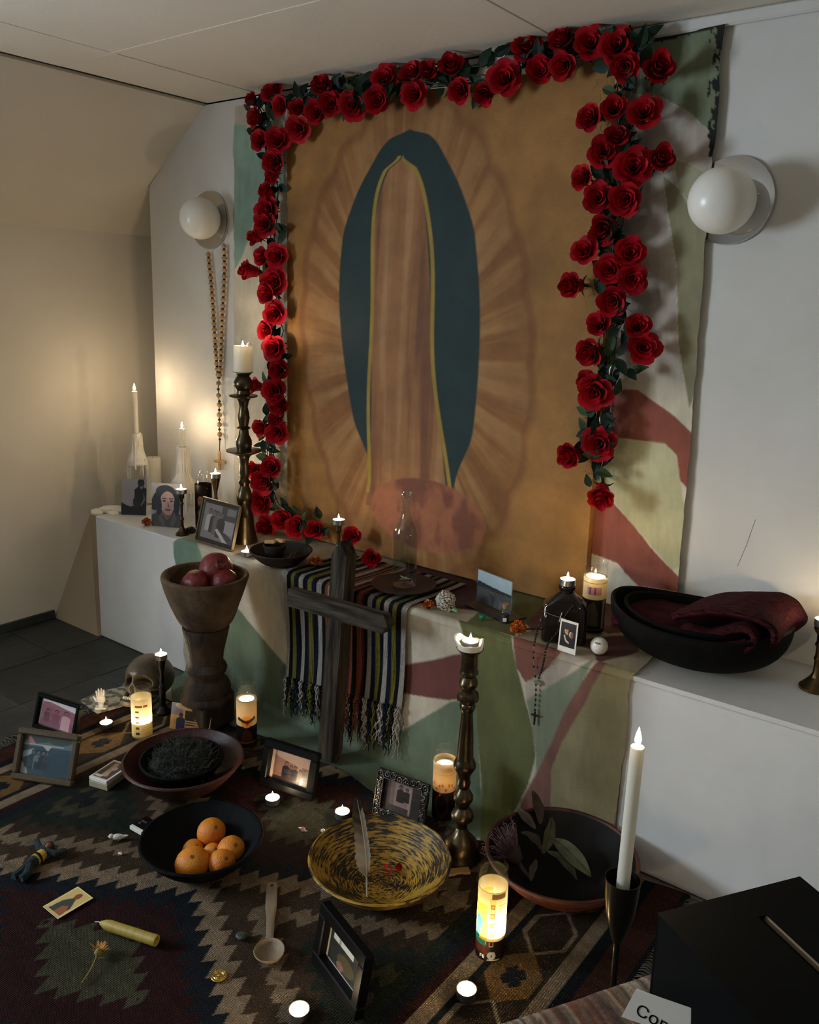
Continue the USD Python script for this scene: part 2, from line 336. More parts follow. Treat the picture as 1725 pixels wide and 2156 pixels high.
# the painted canvas: down the wall, over the ledge, down the front, onto the floor
nx, ru = 430, np.linspace(0, 1, 430)
def arc(c, r0, a0, a1, n): return [(c[0] + r0 * math.cos(a), c[1] + r0 * math.sin(a)) for a in np.linspace(a0, a1, n)]
path = [(YB - 0.004, 1.962)] + [(YB - 0.004, 0.515)] + arc((YB - 0.026, 0.514), 0.022, 0, -PI / 2, 6) + [(YF + 0.012, ZL + 0.006)] + arc((YF + 0.012, ZL - 0.012), 0.018, PI / 2, PI, 7) + [(YF - 0.006, 0.03)] + arc((YF - 0.030, 0.028), 0.024, 0, -PI / 2, 6) + [(1.615, 0.004)]
path = np.array(path); tl = np.r_[0, np.cumsum(np.hypot(*np.diff(path, axis=0).T))]
vv = np.unique(np.r_[np.linspace(0, tl[-1], 600), tl])
yy, zz = np.interp(vv, tl, path[:, 0]), np.interp(vv, tl, path[:, 1])
wall_v, led_v, fr_v = tl[1], tl[8], tl[15]
xl = np.interp(vv, [0, wall_v, led_v, fr_v, tl[-1]], [-2.418, -2.44, -2.345, -2.37, -2.30])
xr = np.interp(vv, [0, 0.5, wall_v, led_v, fr_v, tl[-1]], [-0.733, -0.727, -0.712, -0.683, -0.690, -0.70])
rag = lambda s, a: a * (meshkit.fbm(np.stack([vv * 14, vv * 0, vv * 0 + s], -1), 4, s) - 0.5)
xl, xr = xl + rag(3, 0.016), xr + rag(5, 0.012)
X = xl[None] + (xr - xl)[None] * ru[:, None]
Y, Z = np.repeat(yy[None], nx, 0), np.repeat(zz[None], nx, 0)
und = meshkit.fbm(np.stack([X * 3.2, np.repeat(vv[None], nx, 0) * 2.2, X * 0], -1), 3, 9) - 0.35
onw = (vv < wall_v)[None]; onf = ((vv > led_v) & (vv < fr_v))[None]
edge = np.clip((ru - 0.93) / 0.07, 0, 1)[:, None] + np.clip((0.05 - ru) / 0.05, 0, 1)[:, None] * 0.4
Y = Y - np.where(onw, edge * 0.018 * (0.6 + und), 0) - np.where(onf, np.clip(und, 0, 1) * 0.012, 0)
Z = Z + np.where(vv > fr_v, np.clip(und, 0, 1) * 0.006, 0)
PV = np.stack([X, Y, Z], -1)
px, py = pix(PV.reshape(-1, 3))
wall_c = [((172, 160, 140), [(495, 215), (520, 215), (535, 300), (505, 320), (494, 280)]),
          ((122, 156, 136), [(480, 262), (515, 262), (530, 300), (600, 300), (600, 400), (555, 430), (530, 490), (500, 560), (470, 590)]),
          ((118, 130, 96), [(1240, 60), (1560, 30), (1560, 290), (1497, 278), (1450, 235), (1395, 205), (1300, 190)]),
          ((150, 144, 112), [(1418, 332), (1452, 344), (1500, 372), (1500, 470), (1460, 440), (1428, 395)]),
          ((128, 122, 88), [(1398, 370), (1428, 395), (1455, 440), (1500, 500), (1495, 760), (1452, 860), (1428, 720), (1425, 560), (1405, 440)]),
          ((140, 66, 46), [(1210, 822), (1345, 820), (1420, 876), (1460, 915), (1460, 1040), (1432, 1010), (1426, 960), (1400, 934), (1300, 922), (1210, 920)]),
          ((172, 168, 122), [(1200, 924), (1300, 922), (1400, 934), (1424, 960), (1438, 1050), (1446, 1100), (1450, 1190), (1415, 1200), (1330, 1100), (1290, 1050), (1200, 1045)]),
          ((138, 66, 46), [(1200, 1055), (1290, 1055), (1330, 1100), (1380, 1165), (1440, 1226), (1440, 1250), (1345, 1236), (1300, 1185), (1200, 1150)])]
led_c = [((104, 134, 114), [(370, 1120), (412, 1140), (420, 1160), (432, 1192), (372, 1200)]),
         ((60, 30, 30), [(860, 1150), (1020, 1235), (1008, 1285), (900, 1275), (850, 1255)]),
         ((86, 88, 42), [(1010, 1285), (1050, 1240), (1200, 1220), (1160, 1270), (1108, 1314), (1077, 1350), (975, 1318)]),
         ((92, 52, 46), [(1108, 1314), (1150, 1270), (1290, 1225), (1340, 1250), (1330, 1330), (1280, 1335), (1200, 1290), (1120, 1330)]),
         ((92, 52, 46), [(1180, 1352), (1280, 1340), (1340, 1336), (1346, 1372), (1258, 1396), (1250, 1370)])]
fro_c = [((104, 134, 114), [(365, 1130), (412, 1140), (432, 1192), (400, 1235), (365, 1240)]),
         ((92, 110, 86), [(360, 1400), (440, 1405), (470, 1330), (500, 1280), (600, 1400), (720, 1500), (850, 1537), (905, 1503), (950, 1478), (1003, 1470), (1016, 1760), (930, 1790), (600, 1700), (360, 1560)]),
         ((104, 50, 44), [(780, 1412), (900, 1391), (955, 1378), (992, 1374), (1000, 1470), (946, 1474), (860, 1462), (780, 1450)]),
         ((88, 92, 42), [(965, 1300), (1077, 1340), (1088, 1407), (1106, 1477), (1122, 1535), (1127, 1593), (1114, 1651), (1050, 1780), (1010, 1780), (1013, 1650), (1001, 1471), (990, 1378)]),
         ((118, 66, 50), [(1080, 1340), (1160, 1352), (1182, 1374), (1137, 1422), (1106, 1438), (1088, 1407)]),
         ((160, 146, 130), [(1182, 1374), (1270, 1380), (1205, 1402), (1190, 1425), (1108, 1474), (1104, 1440), (1137, 1422)]),
         ((114, 124, 98), [(1108, 1474), (1190, 1425), (1252, 1386), (1228, 1433), (1190, 1497), (1161, 1564), (1128, 1642), (1128, 1590), (1122, 1535)]),
         ((138, 126, 82), [(1275, 1399), (1360, 1375), (1345, 1450), (1300, 1800), (1158, 1800), (1161, 1622), (1184, 1558), (1228, 1491), (1257, 1433)]),
         ((122, 76, 62), [(1258, 1393), (1340, 1360), (1360, 1372), (1275, 1399), (1257, 1433), (1228, 1491), (1184, 1558), (1161, 1622), (1158, 1800), (1080, 1800), (1097, 1690), (1126, 1636), (1161, 1564), (1190, 1497), (1228, 1433)])]
zone = np.repeat(np.where(vv < wall_v, 0, np.where(vv < led_v, 1, 2))[None], nx, 0).ravel()
base = [(196, 184, 158), (158, 142, 116), (178, 166, 144)]
col = np.zeros((len(px), 3))
for k, ly in enumerate((wall_c, led_c, fro_c)):
    s = zone == k; col[s] = paint(px[s], py[s], base[k], ly, 3.0, 4 + k)
# brushwork, the pinkish wash of the upper right, worn dark edge of the corner
q = np.stack([px / 90, py / 160, px * 0], -1); w = meshkit.fbm(q, 4, 21)
wash = np.clip((px - 1250) / 40, 0, 1) * np.clip((840 - py) / 90, 0, 1) * (zone == 0) * np.exp(-np.abs(col - lin(base[0])).sum(1) * 40)
col = col * (1 - wash[:, None]) + lin((166, 152, 138)) * wash[:, None]
vl = np.repeat(vv[None], nx, 0).ravel(); ul = np.repeat(ru[:, None], len(vv), 1).ravel()
wf = meshkit.fbm(np.stack([px / 9, py / 22, px * 0], -1), 4, 25)
wear = (zone == 0) & (py < 330) & (px > 1300) & ((1 - ul) * 1.7 < 0.010 + 0.075 * (wf - 0.42) * np.clip((345 - py) / 120, .2, 1))
col[wear] = lin((34, 36, 30))
col[(zone == 0) & (px > 1300) & (py < 300) & (vl < 0.016 + 0.05 * (w - 0.5))] = lin((40, 42, 34))
col *= (0.66 + 0.68 * w)[:, None]
col = (col * .74 + (col @ [.3, .55, .15])[:, None] * np.array([.26, .26, .235])) * 1.10
thr = meshkit.fbm(np.stack([px / 7, py / 40, px * 0], -1), 2, 5)
col *= (0.9 + 0.2 * thr)[:, None]
single('painted_canvas', grid(PV), M['canvas_fresco'], 'large drop cloth painted with green, cream and rust shapes, hung behind the altar', 'painted cloth', col=col)

# the big picture: an abstract field in the colours of the original (ochre ground, streaked glow, dark teal arch over a tan column)
YP = 2.098
PX0, PX1, PZ0, PZ1 = -2.128, -0.966, 0.497, 1.915
gx, gz = np.linspace(PX0, PX1, 400), np.linspace(PZ0, PZ1, 470)
G = np.stack([np.repeat(gx[:, None], 470, 1), np.full((400, 470), YP), np.repeat(gz[None], 400, 0)], -1)
x, z = G[..., 0].ravel(), G[..., 2].ravel()
xc = -1.60 + 0.03 * np.sin(3 * z)
n1 = meshkit.fbm(np.stack([x * 5, z * 5, x * 0], -1), 5, 2); n2 = meshkit.fbm(np.stack([x * 16, z * 9, x * 0 + 5], -1), 4, 8)
col = lin((144, 101, 46))[None] * (0.62 + 0.7 * n1 + 0.25 * (n2 - 0.5))[:, None]
def blend(c, m):
    global col
    col = col * (1 - m[:, None]) + np.asarray(lin(c))[None] * m[:, None]
st = lambda t, w=1.0: np.clip(t / w + 0.5, 0, 1)
# soft scalloped edge of the glow
ang = np.arctan2(z - 1.15, (x - xc) * 1.6)
rad = np.hypot((x - xc) / 0.43, (z - 1.17) / 0.72)
glow = st(1.0 + 0.035 * np.abs(np.sin(ang * 11)) - rad, 0.05)
ray_ = meshkit.fbm(np.stack([ang * 16, rad * 1.4, x * 0], -1), 4, 12)
blend((118, 70, 34), glow * 0.55)
blend((170, 128, 78), glow * np.clip(1.5 - rad * 1.05, 0, 1) * np.clip((ray_ - 0.36) * 3.2, 0, 1) * 0.85)
blend((110, 62, 26), st(0.03 - np.abs(rad - 1.0 - 0.035 * np.abs(np.sin(ang * 11))), 0.03) * 0.5)
blend((158, 112, 58), st(meshkit.fbm(np.stack([x * 3.1 + 9, z * 3.1, x * 0], -1), 3, 31) - 0.58, 0.12) * (1 - glow) * 0.6)
# the arch and the column: plain tapering shapes
from scipy.interpolate import PchipInterpolator
aw = np.where(z < 1.815, PchipInterpolator([0.40, 0.80, 0.95, 1.30, 1.50, 1.62, 1.72, 1.79, 1.815, 2.0], [0.1, 0.17, 0.235, 0.27, 0.252, 0.205, 0.140, 0.075, 0.0, 0.0])(z), -1.0)
arch = st(aw - np.abs(x - xc), 0.006) * (z > 0.80 - 0.5 * np.abs(x - xc))
blend((22, 46, 46), arch)
col *= (1 - 0.35 * arch * (n2 - 0.3))[:, None]
cw = np.where(z < 1.74, PchipInterpolator([0.40, 0.66, 0.75, 1.1, 1.4, 1.6, 1.70, 1.74, 2.0], [0.18, 0.175, 0.155, 0.125, 0.112, 0.088, 0.052, 0.0, 0.0])(z), -1.0)
cx2 = xc - 0.02
colm = st(cw - np.abs(x - cx2), 0.006) * (z > 0.66)
fold = meshkit.fbm(np.stack([x * 26 + 0.5 * np.sin(z * 2), z * 1.6, x * 0], -1), 3, 17)
blend((146, 100, 58), colm)
blend((104, 62, 40), colm * np.clip((fold - 0.5) * 5, 0, 1) * 0.8)
blend((170, 132, 88), colm * np.clip((0.42 - fold) * 5, 0, 1) * 0.6)
blend((150, 124, 46), st(0.007 - np.abs(np.abs(x - cx2) - cw - 0.004 - 0.010 * np.sin(z * 9 + np.sign(x - cx2))), 0.004) * (z > 0.70) * (z < 1.74))
# rounded mounds at the foot: dusky rose and brown, then a dark band
m1 = st(0.70 + 0.05 - np.hypot((x + 1.53) * 0.30, z - 0.50) * 4.0, 0.02) * (z < 0.76)
mound = st(0.115 - np.hypot((x + 1.52) * 0.52, z - 0.665), 0.006)
blend((150, 92, 62), mound); blend((116, 66, 46), mound * np.clip((n2 - 0.5) * 6, 0, 1))
blend((58, 30, 14), st(0.0012 - np.abs(np.minimum(z - PZ0, 0.02) - 0.0), 0.004) * 0.6)
pg = thing('painting', 'tall ochre canvas with a dark teal arch and tan column, framed by roses', 'painting')
obj('canvas', grid(G), M['oil'], pg, col=np.clip(col, 0.004, 1))
for a in ((PX0, PX0 + 0.03, PZ0, PZ1), (PX1 - 0.03, PX1, PZ0, PZ1), (PX0 + 0.03, PX1 - 0.03, PZ0, PZ0 + 0.03), (PX0 + 0.03, PX1 - 0.03, PZ1 - 0.03, PZ1)):
    obj('stretcher_bar', box(a[0], a[1], YP + 0.0006, YP + 0.028, a[2], a[3]), mat('canvas_side', (176, 122, 58), 0.8, (150, 98, 44), 14) if 'cs' not in globals() else cs, pg)
    cs = L + 'canvas_side'
    cs = UsdShade.Material.Get(stage, cs)

# the kilim
kx = np.linspace(-2.30, -0.50, 600)
yb = np.interp(kx, [-2.30, -1.85, -1.5, -1.35, -1.0, -0.8, -0.5], [1.60, 1.640, 1.662, 1.634, 1.636, 1.74, 1.772]) + 0.006 * np.sin(kx * 21)
ny = 470
KX = np.repeat(kx[:, None], ny, 1); KY = 0.25 + (yb - 0.25)[:, None] * np.linspace(0, 1, ny)[None]
KZ = 0.009 + 0.004 * (meshkit.fbm(np.stack([KX * 3, KY * 3, KX * 0], -1), 3, 6) - 0.3)
KZ[:, -1] = 0.001; KZ[0] = 0.001; KZ[-1] = 0.001
x, y = KX.ravel(), KY.ravel()
saw = lambda t: np.abs((t % 1.0) - 0.5) * 2
stair = lambda t, n: np.floor(t * n) / n
BR, TAN, NAVY, MAR, GRY, GRN, RUST = [lin(c) for c in ((86, 66, 48), (176, 148, 114), (34, 42, 52), (66, 28, 30), (92, 88, 64), (44, 54, 46), (104, 54, 38))]
tooth = saw(x / 0.040) * 0.035 - 0.0175
def dia(xc, yc, a, b):
    return np.abs(x - xc) / a + np.abs(np.abs(y - yc) + tooth) / b
col = np.tile(BR, (len(x), 1))
k = np.round((y - 0.806) / 0.61); d = dia(-1.375, 0.806 + 0.61 * k, 0.52, 0.305)
k2 = np.round((y - 1.111) / 0.61)
d2 = np.minimum(dia(-1.895, 1.111 + 0.61 * k2, 0.46, 0.285), dia(-0.855, 1.111 + 0.61 * k2, 0.46, 0.285))
col[d2 < 1.0] = BR; col[d2 < 0.86] = TAN * 0.75; col[d2 < 0.70] = BR * 0.8; col[d2 < 0.52] = GRN; col[d2 < 0.30] = GRY * 0.8; col[d2 < 0.14] = NAVY
col[d < 1.02] = TAN; col[d < 0.84] = NAVY; col[d < 0.66] = MAR; col[d < 0.34] = GRY
mid = (d > 1.02) & (d < 1.16); col[mid] = BR
for s in (-1, 1):
    e = -1.40 + s * 0.5 * 0 ; u = (x + 1.40) * s                       # distance towards an end
    end = u > 0.565
    col[end] = BR * 0.62
    for a, b, c in ((0.530, 0.560, GRN), (0.560, 0.585, NAVY), (0.585, 0.607, MAR), (0.607, 0.640, TAN), (0.640, 0.655, NAVY * 0.8), (0.765, 0.795, TAN), (0.795, 0.822, NAVY * 0.7), (0.822, 0.885, RUST * 0.7), (0.885, 0.9, NAVY)):
        col[(u > a) & (u <= b)] = c
    yc = 1.308 + 0.155 * np.round((y - 1.308) / 0.155)
    hx, hy = np.abs(u - 0.707) / 0.052, np.abs(y - yc) / 0.066
    hexa = (np.maximum(hx, 0) + np.clip(hy - 0.45, 0, 1) * 1.2 < 0.98) & (u > 0.655) & (u < 0.765) & (np.round((y - 1.308) / 0.155) % 2 == 0)
    ring = (np.maximum(hx, 0) + np.clip(hy - 0.45, 0, 1) * 1.2 < 0.98) & (u > 0.655) & (u < 0.765) & ~hexa
    col[hexa] = lin((150, 108, 44)); col[hexa & (hx + hy < 0.62) & (np.abs(hx - hy) < .30)] = lin((36, 40, 46))
    inn = ring & (np.maximum(hx, 0) + np.clip(hy - 0.45, 0, 1) * 1.2 > 0.78); col[inn] = TAN * 0.9
col *= (0.46 + 0.42 * meshkit.fbm(np.stack([x * 9, y * 60, x * 0], -1), 3, 3))[:, None]
col = col * .8 + (col @ [.3, .55, .15])[:, None] * np.array([.215, .195, .17])
kl = thing('kilim_rug', 'dark brown kilim rug with serrated tan diamonds and striped ends on the slate floor', 'rug')
obj('weave', grid(np.stack([KX, KY, KZ], -1)), M['rug'], kl, col=col)
fr = []; r = np.random.default_rng(11)
for s, x0 in ((-1, -2.30), (1, -0.50)):
    for yk in np.arange(0.30, 1.62 if s < 0 else 1.76, 0.0075):
        a = r.uniform(-0.6, 0.6); ln = r.uniform(0.035, 0.06)
        pts = [(x0 - s * 0.004, yk, 0.009), (x0 + s * ln * 0.4, yk + 0.006 * math.sin(a), 0.011 + r.uniform(0, .006)), (x0 + s * ln * 0.8, yk + 0.016 * a, 0.006 + r.uniform(0, .006)), (x0 + s * ln, yk + 0.02 * r.uniform(-1, 1), 0.004)]
        fr.append(tube(curve(pts, 7), 0.0016, 4, False))
obj('fringe', cat(*fr), mat('rug_fringe', (92, 80, 66), 0.95, (52, 46, 40), 40), kl, kind='stuff')
# ------------------------------------------------------------------ placing by where things stand
RZ, LZ = 0.0135, 0.4935                                # top of the rug, top of the canvas on the ledge
def hgt(P, py):
    """Height over P at which the photograph has row py."""
    a, b = 0.0, 1.5
    for _ in range(40):
        m = (a + b) / 2
        if pix(np.asarray(P) + [0, 0, m])[1] > py: a = m
        else: b = m
    return (a + b) / 2
def mpp(P): return depth(P) / FPX                      # metres per pixel there
def lean_quad(q, z0):
    """A flat upright thing from its corners TL, TR, BR, BL: base edge on z0, leaning back. -> origin BL, axes (right, up, out), width, height."""
    from scipy.optimize import least_squares
    TL, TR, BR, BL = [np.array(p, float) for p in q]
    b0, b1 = at_z(*BL, z0), at_z(*BR, z0)
    ex = b1 - b0; w = np.linalg.norm(ex); ex /= w
    n0 = np.cross(ex, [0, 0, 1.0])                     # towards the viewer when the base runs left to right
    def up(t): return math.cos(t) * np.array([0, 0, 1.0]) - math.sin(t) * n0
    def f(p):
        u = up(p[0]) * p[1]
        return np.r_[np.array(pix(b0 + u)) - TL, np.array(pix(b1 + u)) - TR, 8 * (p[0] - 0.2)]
    t, h = least_squares(f, [0.2, w], bounds=([0.02, 0.02], [0.75, 1.0])).x
    u = up(t); n = np.cross(ex, u)
    return b0, np.stack([ex, u, n], 1), w, h, t
def flat_panel(w, h, fn, nu=50, nv=50, z=0.0):
    """Grid in the local xy plane coloured by fn(u, v) with v up."""
    u, v = np.meshgrid(np.linspace(0, 1, nu), np.linspace(0, 1, nv), indexing='ij')
    G = np.stack([u * w, v * h, np.full_like(u, z)], -1)
    return grid(G), np.clip(fn(u.ravel(), v.ravel()), 0.002, 1)
class Pic:
    """A picture as flat print: later marks cover earlier ones."""
    def __init__(s, u, v, base, mott=0.15, seed=0, freq=5):
        s.u, s.v = u, v
        n = meshkit.fbm(np.stack([u * freq, v * freq, u * 0 + seed], -1), 4, seed)
        s.n = n; s.c = lin(base)[None] * (1 - mott + 2 * mott * n)[:, None]
    def m(s, mask, c, k=1.0):
        s.c = np.where(mask[:, None], s.c * (1 - k) + lin(c)[None] * k, s.c); return s
    def rect(s, a, b, x, y, c, k=1.0): return s.m((s.u > a - 1e-6) & (s.u < x) & (s.v > b) & (s.v < y), c, k)
    def ell(s, x, y, a, b, c, k=1.0): return s.m(((s.u - x) / a) ** 2 + ((s.v - y) / b) ** 2 < 1, c, k)
    def poly(s, pts, c, k=1.0): return s.m(shapely.contains_xy(shapely.Polygon(pts), s.u, s.v), c, k)
    def grad(s, c0, c1, vert=True, k=1.0):
        t = (s.v if vert else s.u)[:, None]; s.c = s.c * (1 - k) + k * (lin(c0) * (1 - t) + lin(c1) * t); return s
    def person(s, x, y, h, top, skin=(120, 90, 70), hair=(20, 16, 14), legs=None):
        s.poly([(x - .16 * h, y), (x - .17 * h, y + .62 * h), (x - .08 * h, y + .72 * h), (x + .08 * h, y + .72 * h), (x + .17 * h, y + .62 * h), (x + .16 * h, y)], top)
        if legs: s.rect(x - .13 * h, y, x + .13 * h, y + .36 * h, legs)
        s.ell(x, y + .86 * h, .085 * h, .12 * h, hair); s.ell(x, y + .83 * h, .06 * h, .09 * h, skin); return s
def print_thing(label, q, z0, fn, name='photo_print', cat_='photo', border=None, thick=0.0012, nu=60, nv=60, lift=0.0):
    b0, R, w, h, t = lean_quad(q, z0)
    th = thing(name, label, cat_, b0 + np.array([0, 0, lift]), 0, R)
    obj('card', box(0, w, 0, h, -thick, 0), M['paper'], th)
    bl, bb, br, bt = border or (0.0, 0.0, 0.0, 0.0)
    m, c = flat_panel(w - bl - br, h - bb - bt, fn, nu, nv)
    obj('picture', xf(m, (bl, bb, 0.0005)), M['print'], th, col=c)
    return th
def framed(label, q, z0, fn, fmat, bar=0.014, dep=0.014, mat_w=0.0, mat_c=None, inner=None, glass=True, easel=True, name='framed_photo', cr=0.0025, bars=None, nu=56, nv=56):
    b0, R, w, h, t = lean_quad(q, z0)
    th = thing(name, label, 'picture frame', b0 + np.array([0, 0, 0.0005]) , 0, R)
    bL, bB, bR, bT = bars or (bar, bar, bar, bar)
    for a in ((0, w, 0, bB), (0, w, h - bT, h), (0, bL, bB, h - bT), (w - bR, w, bB, h - bT)):
        obj('frame_bar', box(a[0], a[1], a[2], a[3], -dep / 2, dep / 2, cr), fmat, th)
    obj('backing', box(bL * .5, w - bR * .5, bB * .5, h - bT * .5, -dep / 2 - 0.001, -dep / 2 + 0.003), M['black'], th)
    z = -dep / 2 + 0.0036
    if mat_w:
        obj('picture_mount', box(bL, w - bR, bB, h - bT, z - 0.0004, z), mat_c, th); z += 0.0005
    m, c = flat_panel(w - bL - bR - 2 * mat_w, h - bB - bT - 2 * mat_w, fn, nu, nv)
    obj('picture', xf(m, (bL + mat_w, bB + mat_w, z)), M['print'], th, col=c)
    if glass: obj('glass', box(bL, w - bR, bB, h - bT, z + 0.0012, z + 0.0022), M['pane'], th, smooth=False)
    if easel:                                                        # the hinged leg behind, down to the same surface
        yh = h * 0.62; ground = h * 0.0
        s = yh * math.tan(t + 0.0) if False else None
        foot = np.array([w / 2, 0.0, 0.0]); R_ = R
        # local point of the surface straight behind: move out from the face until the height is that of the base
        k = (yh * R_[2, 1]) ; bk = 0.45 * h
        A = np.array([w / 2, yh, -dep / 2 - 0.002])
        dirw = -R_[:, 2] * 0.55 - np.array([0, 0, 1.0]); dirw /= np.linalg.norm(dirw)
        top_w = R_ @ A; L_ = (top_w[2] - 0.001) / -dirw[2]
        B = R_.T @ (top_w + dirw * L_)
        wd_ = min(0.05, w * 0.38)
        v = np.array([A + [-wd_ / 2 * .7, 0, 0], A + [wd_ / 2 * .7, 0, 0], B + [-wd_ / 2, 0, 0], B + [wd_ / 2, 0, 0]])
        v = np.vstack([v, v + [0, 0.0, -0.003]]); v[4:] -= 0.0
        hh = trimesh.convex.convex_hull(v); obj('easel_leg', (np.array(hh.vertices), np.array(hh.faces)), M['black'], th)
    return th
M['paper'] = mat('photo_paper', (226, 222, 212), 0.5)
M['label_dark'] = vmat('dark_label', 0.5, 0.05, 60.0, 0.0, spec=0.3)

# ------------------------------------------------------------------ candles
FL = smooth_prof([(0.0, 0), (0.0030, 0.002), (0.0048, 0.007), (0.0036, 0.015), (0.0012, 0.023), (0.0, 0.027)], 14)
def flame(th, loc, s=1.0, lean=0.0):
    obj('wick', tube([np.array(loc) - [0, 0, 0.004], np.array(loc) + [0.0005, 0, 0.003]], 0.0007, 5), M['wick'], th)
    obj('flame', xf(lathe(FL, 12), np.array(loc) + [0, 0, 0.0015 * s], 0, ry(lean), s), M['flame'], th, smooth=True)
def candle_parts(th, z0, r, h, z_flame=True, m='wax_white', fs=1.0, lean=(0, 0)):
    pr_ = [(0, 0), (r, 0), (r, h - 0.002), (r * 0.93, h), (r * 0.6, h - 0.0015), (0, h - 0.0025)]
    v, f = lathe(pr_, 24); v[:, 0] += v[:, 2] * lean[0]; v[:, 1] += v[:, 2] * lean[1]; v[:, 2] += z0
    obj('wax', (v, f), M[m], th)
    if z_flame: flame(th, (h * lean[0], h * lean[1], z0 + h + 0.002), fs)
TEA = {}
def tealight(label, loc, s=1.0, group=None, fs=0.62):
    if 'p' in TEA:
        return dup(TEA['p'], label, loc, rng.uniform(0, 6), group=group)
    th = thing('tealight', label, 'tealight', loc, group=group)
    R_ = 0.0192
    obj('cup', lathe([(0, 0), (R_ * .96, 0), (R_, 0.001), (R_, 0.0155), (R_ + 0.0006, 0.016), (R_ - 0.0004, 0.016), (R_ - 0.0007, 0.0025), (0, 0.0025)], 32), M['foil'], th)
    obj('wax', lathe([(0, 0.003), (R_ - 0.001, 0.003), (R_ - 0.001, 0.0152), (R_ * .8, 0.0146), (0, 0.0143)], 28), M['wax_white'], th)
    flame(th, (0, 0, 0.0165), fs)
    TEA['p'] = th
    return th
def jar(label, px_, py_, z0, top_py, melt, wax_top, fn, r=0.0295, h=None, lit=True, rz=None, text=None, fs=0.8, names='votive_jar', ltop=.80):
    """Tall glass prayer candle with a paper label round it, hollowed by burning down to height melt."""
    P = at_z(px_, py_, z0); P[2] = z0; H = h or hgt(P, top_py)
    th = thing(names, label, 'candle jar', P, 0)
    obj('glass', lathe([(0, 0.0), (r * .9, 0), (r, 0.004), (r, H - 0.018), (r * .94, H - 0.012), (r * .93, H - 0.007), (r * .99, H - 0.004), (r * .98, H), (r * .92, H), (r * .88, H - 0.006), (r * .89, H - 0.014)], 36), M['glass'], th, smooth=40)
    ri = r - 0.0035
    obj('wax', lathe([(0, 0.012), (ri, 0.012), (ri, melt), (ri - 0.001, wax_top), (ri - 0.0035, wax_top - 0.001), (ri - 0.004, melt + 0.006), (ri - 0.008, melt), (0, melt - 0.001)] if wax_top > melt + 0.004 else [(0, 0.012), (ri, 0.012), (ri, melt), (0, melt - 0.001)], 28), M['wax_white'], th)
    if lit: flame(th, (0, 0, melt + 0.002), fs)
    # label: angle measured so that 0.5 faces the camera
    face = math.atan2(-P[1], -P[0])
    nu, nv = 130, 80
    u, v = np.meshgrid(np.arange(nu) / nu, np.linspace(0, 1, nv), indexing='ij')
    z1 = H * ltop; z0_ = 0.006
    a = face + (0.5 - u) * -2 * PI * -1 * -1
    rr_ = r + 0.0005
    G = np.stack([rr_ * np.cos(a), rr_ * np.sin(a), z0_ + v * (z1 - z0_)], -1)
    lb_ = obj('label', grid(G, True), M['label_lit'], th, col=np.clip(fn(u.ravel(), v.ravel(), v.ravel() * (z1 - z0_) + z0_), 0.002, 1))
    if text:
        for s_, uu, zz_, hh_, bold in text:
            m = meshkit.text_mesh(s_, hh_, 0.0004, bold); tv = np.array(m.vertices)
            ang_ = face + (uu - 0.5) * 2 * PI + tv[:, 0] / r
            rad_ = r + 0.0008 + tv[:, 2]
            obj('lettering', (np.stack([rad_ * np.cos(ang_), rad_ * np.sin(ang_), zz_ + tv[:, 1]], 1), np.array(m.faces)), M['paper'], lb_, smooth=False)
    return th, P, H

# ------------------------------------------------------------------ roses
M['petal'] = mat('rose_petal', (190, 18, 34), 0.6, (142, 8, 22), 40, spec=0.15, vary=0.2)
M['leaf'] = mat('rose_leaf', (30, 50, 34), 0.6, (16, 30, 22), 30, spec=0.2)
M['leaf_light'] = mat('rose_leaf_pale', (60, 80, 48), 0.6, (38, 56, 34), 30, spec=0.2)
M['stem'] = mat('garland_stem', (50, 66, 40), 0.6, (36, 46, 32), 30)
M['netting'] = mat('wire_netting', (150, 150, 140), 0.4, metal=0.8)
def petal(th0, r0, r1, z0, z1, span, curl, seed, nu=7, nv=7):
    s, t = np.meshgrid(np.linspace(-1, 1, nu), np.linspace(0, 1, nv), indexing='ij')
    tt = t * (1 - 0.22 * np.abs(s) ** 2.2)
    wsp = span * (0.55 + 0.45 * np.sin(np.clip(tt * 1.25, 0, 1) * PI * 0.62))
    rad = r0 + (r1 - r0) * tt ** 1.25 + curl * np.clip(tt - 0.72, 0, 1) ** 1.5 * 3.2
    z = z0 + (z1 - z0) * (tt ** 0.85) - curl * 1.4 * np.clip(tt - 0.8, 0, 1) * (1 + 0.5 * np.abs(s))
    a = th0 + s * wsp
    n = meshkit.fbm(np.stack([s * 1.5 + seed, t * 2.5, s * 0], -1), 3, seed) - 0.5
    rad = rad + n * 0.006 * tt + 0.0018 * s * (1 if seed % 2 else -1)
    return grid(np.stack([rad * np.cos(a), rad * np.sin(a), z + n * 0.004 * tt], -1))
